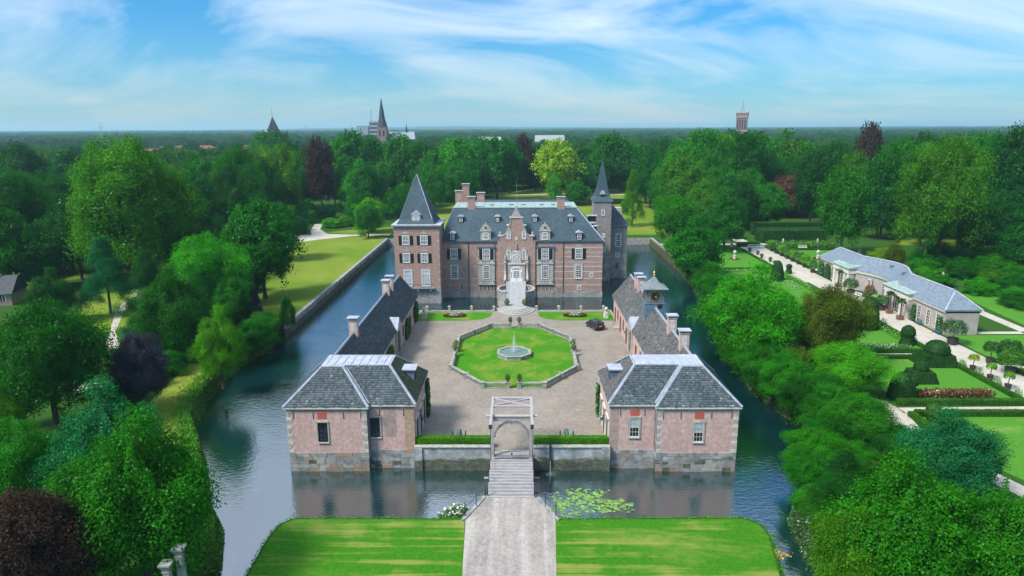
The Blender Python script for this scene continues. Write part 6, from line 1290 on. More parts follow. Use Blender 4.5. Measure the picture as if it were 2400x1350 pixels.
BELT=[
 ('tall', -104.6, 199.9, 22.7, 17.6, 'D1', 'dark green tree right of the huge spreading left tree'),
 ('tall', -125.6, 200.3, 25.3, 18.9, 'D2', 'very dark green tree left of the huge spreading left tree'),
 ('tall', -108.2, 246.7, 25.4, 18.5, 'G3', 'mid-green tree right of the huge spreading left tree'),
 ('tall', -116.2, 358.9, 30.7, 20.0, 'D2', 'very dark green tree just left of the copper column tree'),
 ('tall', -111.9, 304.0, 29.0, 20.8, 'G4', 'olive green tree left of the copper column tree'),
 ('tall', -91.4, 357.9, 33.2, 17.7, 'G3', 'mid-green tree just right of the copper column tree'),
 ('tall', -75.7, 357.3, 32.7, 19.9, 'D1', 'dark green tree right of the small dark fir'),
 ('tall', -65.4, 336.8, 20.7, 16.7, 'G4', 'olive green tree left of the castle corner tower'),
 ('tall', -51.8, 367.3, 30.2, 22.7, 'D1', 'dark green tree above and behind the castle corner tower'),
 ('tall', -43.6, 356.0, 26.1, 19.8, 'G3', 'mid-green tree left of the left castle chimneys'),
 ('tall', -20.7, 403.0, 32.3, 24.8, 'G3', 'mid-green tree above and behind the left castle chimneys'),
 ('tall', -4.4, 389.2, 29.6, 19.2, 'D2', 'very dark green tree left of the yellow-green tree'),
 ('tall', 10.4, 407.1, 25.5, 17.6, 'D2', 'very dark green tree just left of the yellow-green tree'),
 ('tall', 38.6, 400.3, 26.8, 19.7, 'D2', 'very dark green tree just left of the slender castle spire'),
 ('tall', 44.5, 387.1, 25.9, 19.1, 'G3', 'mid-green tree above and behind the slender castle spire'),
 ('tall', 60.6, 399.3, 29.1, 22.1, 'D1', 'dark green tree just right of the slender castle spire'),
 ('tall', 70.0, 427.5, 28.5, 21.0, 'G3', 'mid-green tree right of the slender castle spire'),
 ('tall', 75.1, 351.4, 29.9, 19.5, 'D1', 'dark green tree above and behind the moat corner tree'),
 ('tall', 73.2, 314.1, 27.8, 19.4, 'G4', 'olive green tree above and behind the moat corner tree'),
 ('tall', 94.5, 321.9, 34.2, 21.8, 'G4', 'olive green tree below and in front of the water tower'),
 ('tall', 117.2, 330.2, 32.5, 20.3, 'G3', 'mid-green tree left of the copper dome tree'),
 ('tall', 135.2, 329.5, 30.1, 20.3, 'G3', 'mid-green tree above and behind the copper dome tree'),
 ('tall', 134.5, 296.2, 30.7, 18.2, 'D1', 'dark green tree right of the copper dome tree'),
 ('tall', 148.4, 268.5, 32.8, 19.8, 'G3', 'mid-green tree left of the huge right tree'),
 ('tall', 169.9, 295.1, 34.0, 19.9, 'D2', 'very dark green tree left of the huge right tree'),
 ('tall', 162.8, 245.4, 35.2, 18.1, 'G3', 'mid-green tree right of the huge right tree'),
 ('tall', 156.0, 226.3, 34.6, 18.1, 'D1', 'dark green tree near the right picture edge'),
 ('tall', 165.5, 226.1, 34.6, 18.1, 'D2', 'very dark green tree near the right picture edge'),
 ('tall', 130.9, 269.0, 26.4, 18.3, 'G4', 'olive green tree below and in front of the copper skyline tree'),
 ('tall', 81.4, 247.4, 18.4, 13.9, 'D2', 'very dark green tree left of the copper dome tree'),
 ('tall', 67.6, 247.8, 18.5, 15.4, 'G4', 'olive green tree right of the moat corner tree'),
 ('tall', -180.0, 522.4, 34.8, 30.6, 'D1', 'dark green tree below and in front of the pyramid-roofed church tower'),
 ('tall', -192.2, 523.1, 33.9, 27.4, 'G3', 'mid-green tree below and in front of the pyramid-roofed church tower'),
 ('tall', 151.4, 494.0, 35.0, 27.2, 'D1', 'dark green tree below and in front of the water tower'),
 ('tall', 167.6, 493.0, 34.4, 24.1, 'G3', 'mid-green tree below and in front of the water tower'),
 ('round', 120.1, 227.1, 17.0, 14.1, 'D2', 'very dark green tree above and behind the yellow shrub'),
 ('tall', -220.8, 307.4, 30.4, 24.9, 'D2', 'very dark green tree near the left picture edge'),
 ('tall', -258.7, 343.7, 28.6, 27.8, 'D1', 'dark green tree near the left picture edge'),
 ('tall', -222.3, 342.4, 27.4, 25.6, 'D2', 'very dark green tree above and behind the blue-green conifer'),
 ('tall', -174.2, 305.9, 22.8, 22.9, 'G4', 'olive green tree above and behind the huge spreading left tree'),
 ('round', -117.0, 175.6, 19.1, 16.7, 'D1', 'dark green tree left of the blue-green conifer'),
 ('round', -111.7, 156.1, 16.2, 15.0, 'D2', 'very dark green tree above and behind the farmhouse'),
 ('round', -116.2, 151.9, 20.6, 14.6, 'D1', 'dark green tree above and behind the farmhouse'),
 ('round', -87.9, 175.2, 15.8, 14.5, 'D2', 'very dark green tree left of the light green left tree'),
 ('round', -72.3, 164.8, 14.9, 12.6, 'D1', 'dark green tree just right of the light green left tree'),
 ('round', -57.1, 141.6, 10.7, 9.1, 'D2', 'very dark green tree right of the light green left tree'),
 ('round', -52.7, 124.0, 10.8, 8.8, 'G3', 'mid-green tree below and in front of the light green left tree'),
 ('round', -54.5, 109.0, 10.4, 7.8, 'D1', 'dark green tree right of the dark post'),
 ('round', -89.7, 127.2, 10.2, 9.9, 'D2', 'very dark green tree right of the farmhouse'),
 ('tall', -115.5, 394.0, 25.3, 22.0, 'D1', 'dark green tree just left of the copper column tree'),
 ('tall', -30.8, 403.5, 22.2, 24.9, 'D1', 'dark green tree above and behind the left castle chimneys'),
 ('tall', -66.3, 391.9, 22.8, 21.8, 'D2', 'very dark green tree above and behind the castle corner tower'),
 ('round', 137.9, 195.8, 19.6, 15.9, 'D1', 'dark green tree right of the huge right tree'),
 ('round', 128.0, 189.4, 15.5, 14.2, 'D2', 'very dark green tree right of the narrow column conifer'),
 ('round', 127.8, 172.2, 13.2, 13.0, 'D1', 'dark green tree right of the narrow column conifer'),
 ('tall', -113.9, 271.8, 26.9, 17.2, 'G3', 'mid-green tree left of the copper column tree'),
 ('tall', -128.4, 278.9, 25.0, 17.9, 'G3', 'mid-green tree above and behind the light green left tree'),
 ('tall', -126.1, 295.7, 18.1, 14.5, 'D3', 'deep green tree right of the huge spreading left tree'),
 ('tall', -166.5, 218.4, 21.6, 15.1, 'D2', 'very dark green tree left of the blue-green conifer'),
 ('tall', -108.0, 281.4, 23.4, 19.7, 'G3', 'mid-green tree left of the park path fork'),
 ('tall', -168.5, 202.8, 24.3, 20.0, 'D2', 'very dark green tree left of the dark post'),
 ('tall', -151.9, 264.4, 21.6, 15.3, 'D1', 'dark green tree above and behind the huge spreading left tree'),
 ('tall', -122.3, 246.1, 20.4, 14.9, 'D2', 'very dark green tree right of the huge spreading left tree'),
 ('tall', -148.8, 198.2, 20.1, 16.8, 'D3', 'deep green tree near the left picture edge'),
 ('tall', -156.8, 329.6, 23.1, 14.8, 'D1', 'dark green tree left of the pyramid-roofed church tower'),
 ('tall', -103.5, 177.5, 19.6, 15.2, 'G4', 'olive green tree below and in front of the huge spreading left tree'),
 ('tall', -165.7, 228.3, 22.5, 18.9, 'D3', 'deep green tree left of the huge spreading left tree'),
 ('tall', -153.1, 240.1, 19.8, 16.4, 'G3', 'mid-green tree left of the huge spreading left tree'),
 ('tall', -144.0, 179.1, 27.5, 22.9, 'D1', 'dark green tree left of the huge spreading left tree'),
 ('tall', -125.3, 237.9, 19.1, 13.4, 'G3', 'mid-green tree just right of the huge spreading left tree'),
 ('tall', -168.5, 281.7, 26.2, 22.1, 'G4', 'olive green tree left of the huge spreading left tree'),
 ('tall', -153.0, 307.0, 22.2, 14.9, 'G4', 'olive green tree right of the huge spreading left tree'),
 ('tall', -119.2, 217.2, 27.0, 19.5, 'D1', 'dark green tree just right of the huge spreading left tree'),
 ('tall', -156.4, 210.9, 23.9, 16.1, 'D1', 'dark green tree left of the light green left tree'),
 ('tall', -134.7, 247.1, 25.2, 20.8, 'G4', 'olive green tree just right of the huge spreading left tree'),
 ('tall', -135.8, 291.2, 26.1, 17.3, 'D1', 'dark green tree above and behind the light green left tree'),
 ('tall', -170.5, 267.6, 24.5, 15.5, 'D3', 'deep green tree above and behind the blue-green conifer'),
 ('tall', -137.8, 225.9, 20.8, 14.1, 'D1', 'dark green tree just left of the huge spreading left tree'),
 ('tall', -138.2, 305.0, 23.5, 14.8, 'G4', 'olive green tree left of the pyramid-roofed church tower'),
 ('tall', -105.6, 324.4, 27.3, 22.2, 'D1', 'dark green tree left of the small dark fir'),
 ('tall', -96.8, 252.5, 23.8, 15.0, 'D1', 'dark green tree left of the copper column tree'),
 ('tall', -158.0, 278.9, 20.4, 14.5, 'D3', 'deep green tree above and behind the huge spreading left tree'),
 ('tall', -146.5, 273.7, 26.5, 19.5, 'D2', 'very dark green tree just right of the huge spreading left tree'),
 ('tall', -99.9, 302.3, 18.9, 13.6, 'D2', 'very dark green tree left of the copper column tree'),
 ('tall', -165.7, 320.1, 24.9, 16.3, 'D1', 'dark green tree above and behind the blue-green conifer'),
 ('tall', -100.4, 187.8, 20.5, 13.2, 'G3', 'mid-green tree left of the light green left tree'),
 ('tall', -110.1, 224.1, 24.7, 19.5, 'D1', 'dark green tree right of the blue-green conifer'),
 ('tall', -152.9, 291.7, 19.1, 15.7, 'G3', 'mid-green tree above and behind the blue-green conifer'),
 ('tall', -126.8, 327.0, 18.4, 13.9, 'D2', 'very dark green tree below and in front of the pyramid-roofed church tower'),
 ('tall', -114.5, 206.5, 24.1, 17.7, 'G3', 'mid-green tree near the left picture edge'),
 ('tall', -113.8, 185.5, 22.3, 18.7, 'D2', 'very dark green tree above and behind the dark post'),
 ('tall', -123.3, 269.4, 19.2, 15.9, 'G4', 'olive green tree above and behind the light green left tree'),
 ('tall', -149.3, 223.5, 22.0, 15.2, 'D1', 'dark green tree above and behind the dark post'),
 ('tall', -160.6, 252.4, 22.1, 17.9, 'D2', 'very dark green tree left of the pyramid-roofed church tower'),
 ('tall', -100.2, 293.3, 19.7, 12.6, 'G4', 'olive green tree left of the small dark fir'),
 ('tall', -128.7, 315.1, 19.2, 12.5, 'G3', 'mid-green tree left of the small dark fir'),
 ('tall', -129.7, 258.6, 20.2, 13.5, 'G3', 'mid-green tree right of the blue-green conifer'),
 ('tall', -105.7, 234.7, 25.5, 16.1, 'D2', 'very dark green tree above and behind the light green left tree'),
 ('tall', -149.2, 254.2, 27.3, 20.5, 'G3', 'mid-green tree just left of the huge spreading left tree'),
 ('tall', -109.2, 166.7, 20.2, 15.8, 'D2', 'very dark green tree above and behind the purple-leaved tree'),
 ('tall', -122.1, 285.5, 19.0, 11.8, 'D2', 'very dark green tree left of the park path fork'),
 ('tall', -62.4, 282.8, 22.2, 16.9, 'D3', 'deep green tree just right of the small dark fir'),
 ('tall', -96.2, 313.9, 22.3, 15.2, 'D1', 'dark green tree above and behind the park path fork'),
 ('tall', -73.1, 309.8, 20.5, 16.0, 'D2', 'very dark green tree just right of the small dark fir'),
 ('tall', -87.7, 328.0, 20.0, 14.8, 'D1', 'dark green tree above and behind the small dark fir'),
 ('tall', -80.7, 321.8, 24.6, 16.8, 'G3', 'mid-green tree above and behind the small dark fir'),
 ('tall', -66.9, 328.0, 16.7, 13.4, 'D2', 'very dark green tree right of the small dark fir'),
 ('tall', -63.2, 316.7, 19.7, 15.8, 'D1', 'dark green tree left of the castle corner tower'),
 ('tall', -98.3, 264.5, 26.0, 16.8, 'D1', 'dark green tree left of the park path fork'),
 ('tall', -24.7, 313.6, 23.6, 18.3, 'D3', 'deep green tree above and behind the left castle chimneys'),
 ('tall', -24.8, 365.5, 26.7, 20.3, 'D2', 'very dark green tree above and behind the left castle chimneys'),
 ('tall', -56.9, 384.8, 23.6, 18.3, 'D3', 'deep green tree above and behind the castle corner tower'),
 ('tall', -20.5, 378.7, 21.6, 17.5, 'G4', 'olive green tree above and behind the left castle chimneys'),
 ('tall', -53.3, 321.6, 27.0, 18.8, 'D1', 'dark green tree left of the left castle chimneys'),
 ('tall', -37.3, 301.6, 22.1, 14.4, 'G3', 'mid-green tree above and behind the castle corner tower'),
 ('tall', -39.9, 374.6, 23.8, 19.0, 'G4', 'olive green tree above and behind the castle corner tower'),
 ('tall', -31.5, 390.9, 25.3, 17.4, 'D3', 'deep green tree right of the castle corner tower'),
 ('tall', -39.7, 345.4, 24.8, 16.0, 'D3', 'deep green tree left of the left castle chimneys'),
 ('tall', -42.1, 309.1, 20.7, 14.9, 'D3', 'deep green tree right of the round lawn tree'),
 ('round', -63.6, 152.4, 8.9, 6.3, 'D2', 'very dark green tree left of the weeping lawn tree'),
 ('round', -61.8, 139.3, 9.3, 7.8, 'G4', 'olive green tree below and in front of the light green left tree'),
 ('tall', 180.9, 272.6, 27.9, 20.4, 'G3', 'mid-green tree near the right picture edge'),
 ('tall', 113.3, 343.7, 27.1, 20.1, 'D2', 'very dark green tree below and in front of the water tower'),
 ('tall', 139.4, 226.4, 29.0, 19.1, 'G3', 'mid-green tree just left of the huge right tree'),
 ('tall', 163.9, 265.3, 26.7, 20.7, 'D2', 'very dark green tree above and behind the huge right tree'),
 ('tall', 108.6, 375.8, 20.5, 12.8, 'D1', 'dark green tree right of the moat corner tree'),
 ('tall', 203.5, 325.8, 26.9, 21.1, 'G3', 'mid-green tree above and behind the huge right tree'),
 ('tall', 213.7, 305.5, 28.3, 19.9, 'G3', 'mid-green tree right of the narrow column conifer'),
 ('tall', 201.3, 267.6, 27.1, 20.0, 'G3', 'mid-green tree right of the copper skyline tree'),
 ('tall', 204.5, 355.5, 22.7, 18.1, 'D1', 'dark green tree left of the huge right tree'),
 ('tall', 141.9, 352.3, 29.8, 24.1, 'D1', 'dark green tree above and behind the copper dome tree'),
 ('tall', 191.1, 238.2, 31.4, 24.0, 'G3', 'mid-green tree right of the garden house'),
 ('tall', 190.5, 358.0, 25.4, 21.1, 'G4', 'olive green tree left of the huge right tree'),
 ('tall', 177.2, 397.6, 23.9, 20.1, 'D2', 'very dark green tree right of the copper dome tree'),
 ('tall', 203.7, 374.7, 27.4, 20.2, 'G3', 'mid-green tree above and behind the narrow column conifer'),
 ('tall', 160.2, 392.6, 25.4, 20.5, 'G3', 'mid-green tree left of the copper skyline tree'),
 ('tall', 119.0, 290.2, 23.4, 16.7, 'D2', 'very dark green tree just right of the copper dome tree'),
 ('tall', 202.2, 393.8, 27.2, 17.8, 'D1', 'dark green tree below and in front of the copper skyline tree'),
 ('tall', 183.8, 293.6, 27.1, 22.7, 'D2', 'very dark green tree above and behind the narrow column conifer'),
 ('tall', 137.1, 391.5, 24.1, 19.2, 'D1', 'dark green tree left of the copper dome tree'),
 ('tall', 112.1, 359.9, 30.0, 24.7, 'D1', 'dark green tree near the tall hedge block'),
 ('tall', 179.4, 378.4, 27.4, 20.8, 'D1', 'dark green tree above and behind the yellow shrub'),
 ('tall', 119.9, 301.6, 24.9, 19.3, 'D1', 'dark green tree left of the copper skyline tree'),
 ('tall', 216.4, 331.9, 29.0, 23.2, 'D1', 'dark green tree above and behind the narrow column conifer'),
 ('tall', 164.1, 279.2, 29.7, 21.6, 'G3', 'mid-green tree above and behind the yellow shrub'),
 ('tall', 106.3, 309.1, 24.5, 20.4, 'D3', 'deep green tree left of the copper dome tree'),
 ('tall', 219.3, 290.6, 20.3, 17.0, 'G3', 'mid-green tree right of the yellow shrub'),
 ('tall', 150.8, 360.8, 22.9, 14.8, 'D1', 'dark green tree just right of the copper dome tree'),
 ('tall', 194.6, 285.3, 28.8, 22.0, 'G3', 'mid-green tree above and behind the garden house'),
 ('tall', 169.8, 357.4, 21.6, 15.1, 'D2', 'very dark green tree below and in front of the copper skyline tree'),
 ('tall', 197.6, 255.6, 29.3, 21.3, 'D3', 'deep green tree near the right picture edge'),
 ('tall', 206.3, 280.2, 23.7, 16.9, 'G3', 'mid-green tree right of the yew column'),
 ('tall', 207.4, 292.7, 31.7, 23.3, 'G3', 'mid-green tree right of the copper dome tree'),
 ('tall', 135.3, 243.0, 23.9, 16.5, 'G3', 'mid-green tree below and in front of the copper skyline tree'),
 ('tall', 219.6, 275.0, 31.0, 22.7, 'D1', 'dark green tree right of the copper skyline tree'),
 ('tall', 219.7, 366.8, 31.6, 26.8, 'D3', 'deep green tree above and behind the huge right tree'),
 ('tall', 195.2, 314.0, 21.5, 14.3, 'D1', 'dark green tree above and behind the huge right tree'),
 ('tall', 128.4, 311.5, 24.3, 18.3, 'G3', 'mid-green tree just right of the copper dome tree'),
 ('tall', 192.3, 369.1, 20.9, 17.6, 'D3', 'deep green tree below and in front of the copper skyline tree'),
 ('tall', 154.4, 345.5, 21.9, 15.7, 'G3', 'mid-green tree near the tall hedge block'),
 ('tall', 144.5, 323.3, 23.8, 17.3, 'D2', 'very dark green tree left of the copper skyline tree'),
 ('tall', 119.1, 399.3, 25.6, 21.0, 'G3', 'mid-green tree right of the moat corner tree'),
 ('tall', 102.8, 390.4, 26.1, 22.0, 'D1', 'dark green tree right of the slender castle spire'),
 ('tall', 201.1, 342.7, 23.4, 14.6, 'D1', 'dark green tree just left of the huge right tree'),
 ('tall', 151.7, 379.4, 28.7, 22.9, 'D2', 'very dark green tree above and behind the copper dome tree'),
 ('tall', 143.9, 250.2, 27.2, 19.4, 'D1', 'dark green tree above and behind the garden house'),
 ('tall', 173.6, 253.4, 31.9, 25.2, 'D2', 'very dark green tree right of the huge right tree'),
 ('tall', 63.9, 294.7, 22.7, 17.9, 'G3', 'mid-green tree above and behind the moat corner tree'),
 ('tall', 70.4, 276.1, 20.9, 16.2, 'G4', 'olive green tree above and behind the big moat-side tree'),
 ('tall', 80.9, 282.3, 26.5, 22.4, 'G3', 'mid-green tree above and behind the big moat-side tree'),
 ('tall', 108.4, 323.7, 18.8, 14.1, 'G4', 'olive green tree left of the copper dome tree'),
 ('tall', 125.4, 281.7, 18.3, 12.6, 'G4', 'olive green tree right of the copper dome tree'),
 ('tall', 66.5, 307.5, 19.7, 12.8, 'D2', 'very dark green tree above and behind the moat corner tree'),
 ('tall', 93.1, 308.3, 24.5, 17.9, 'G4', 'olive green tree near the tall hedge block'),
 ('tall', 61.6, 279.3, 18.0, 12.1, 'D1', 'dark green tree above and behind the big moat-side tree'),
 ('tall', 109.6, 298.7, 23.9, 16.7, 'D1', 'dark green tree just left of the copper dome tree'),
 ('tall', 78.4, 265.0, 22.0, 16.3, 'G3', 'mid-green tree above and behind the far vase lawn'),
 ('tall', 91.3, 272.4, 21.0, 14.8, 'G3', 'mid-green tree above and behind the bell-shaped yew'),
 ('tall', 121.3, 265.3, 18.1, 11.8, 'D3', 'deep green tree right of the copper dome tree'),
 ('tall', 61.3, 317.3, 24.1, 19.4, 'D1', 'dark green tree right of the yellow-green tree'),
 ('tall', 63.5, 267.1, 26.3, 21.8, 'G4', 'olive green tree right of the slender castle spire'),
 ('tall', 115.5, 315.8, 24.2, 15.4, 'D3', 'deep green tree just left of the copper dome tree'),
 ('tall', 82.3, 330.0, 22.0, 15.4, 'G3', 'mid-green tree right of the yellow-green tree'),
 ('tall', 83.9, 317.0, 23.5, 18.0, 'D1', 'dark green tree above and behind the far vase lawn'),
 ('tall', 69.8, 324.6, 19.0, 13.6, 'D1', 'dark green tree left of the water tower'),
 ('tall', 125.2, 320.5, 22.0, 14.8, 'D3', 'deep green tree above and behind the copper dome tree'),
 ('round', 86.3, 259.2, 12.9, 8.9, 'D3', 'deep green tree near the tall hedge block'),
 ('round', 116.5, 248.4, 12.6, 9.1, 'D1', 'dark green tree left of the yellow shrub'),
 ('round', 67.0, 257.7, 12.4, 9.0, 'D1', 'dark green tree just right of the moat corner tree'),
 ('round', 73.6, 243.6, 12.5, 8.3, 'D1', 'dark green tree above and behind the bell-shaped yew'),
 ('tall', 112.0, 244.5, 16.0, 10.1, 'G4', 'olive green tree left of the yellow shrub'),
 ('round', 81.6, 256.3, 12.8, 9.9, 'G3', 'mid-green tree left of the yellow shrub'),
 ('round', 72.4, 256.8, 12.4, 9.8, 'D1', 'dark green tree left of the bell-shaped yew'),
 ('round', -48.2, 297.2, 14.2, 11.5, 'D1', 'dark green tree just left of the castle corner tower'),
 ('round', -66.8, 271.7, 9.4, 6.2, 'D3', 'deep green tree below and in front of the small dark fir'),
 ('round', -62.8, 264.0, 12.9, 8.0, 'G3', 'mid-green tree just right of the small dark fir'),
 ('round', -46.9, 281.3, 13.3, 11.0, 'G3', 'mid-green tree just left of the castle corner tower'),
 ('round', -54.8, 294.8, 10.9, 8.5, 'G4', 'olive green tree just left of the castle corner tower'),
 ('round', -47.7, 273.5, 13.5, 10.9, 'D3', 'deep green tree just left of the castle corner tower'),
 ('tall', 125.8, 211.9, 20.1, 13.7, 'G4', 'olive green tree above and behind the narrow column conifer'),
 ('tall', 137.9, 179.0, 16.3, 11.6, 'D1', 'dark green tree right of the garden house'),
 ('tall', 155.3, 193.5, 21.8, 16.5, 'G3', 'mid-green tree above and behind the topiary lawn'),
 ('tall', 125.5, 202.5, 21.1, 14.1, 'G3', 'mid-green tree below and in front of the huge right tree'),
 ('tall', 159.0, 203.7, 15.6, 11.6, 'D1', 'dark green tree right of the yellow shrub'),
 ('tall', 144.3, 176.5, 15.3, 10.2, 'G4', 'olive green tree near the right picture edge'),
 ('round', 143.3, 188.2, 14.9, 9.6, 'D1', 'dark green tree right of the yew column'),
 ('tall', 155.7, 215.1, 21.6, 17.6, 'D1', 'dark green tree far near the right picture edge'),
 ('tall', 22.2, 408.6, 26.2, 19.9, 'D1', 'dark green tree just left of the yellow-green tree'),
 ('tall', 25.7, 429.1, 25.2, 16.1, 'D3', 'deep green tree just right of the yellow-green tree'),
 ('tall', 36.7, 429.1, 22.0, 13.8, 'D3', 'deep green tree just left of the slender castle spire'),
 ('tall', 43.7, 418.2, 23.2, 17.7, 'G3', 'mid-green tree just left of the slender castle spire'),
 ('tall', 6.8, 420.3, 24.5, 19.4, 'G3', 'mid-green tree just left of the yellow-green tree'),
 ('tall', 28.5, 393.4, 22.7, 18.2, 'D2', 'very dark green tree just right of the yellow-green tree'),
 ('tall', -9.4, 417.6, 24.8, 19.4, 'G4', 'olive green tree right of the left castle chimneys'),
 ('tall', 55.5, 421.2, 25.4, 16.8, 'D2', 'very dark green tree above and behind the slender castle spire'),
 ('tall', -5.9, 428.0, 22.4, 14.5, 'G3', 'mid-green tree left of the yellow-green tree'),
 ('round', -86.2, 99.7, 11.3, 8.6, 'G4', 'olive green tree left of the farmhouse'),
 ('round', -52.4, 59.9, 9.4, 6.6, 'G3', 'mid-green tree left of the near-corner tree'),
 ('round', -54.8, 66.4, 10.6, 7.4, 'G4', 'olive green tree left of the near-corner tree'),
 ('round', -59.2, 69.4, 11.3, 7.1, 'D2', 'very dark green tree below and in front of the farmhouse'),
]
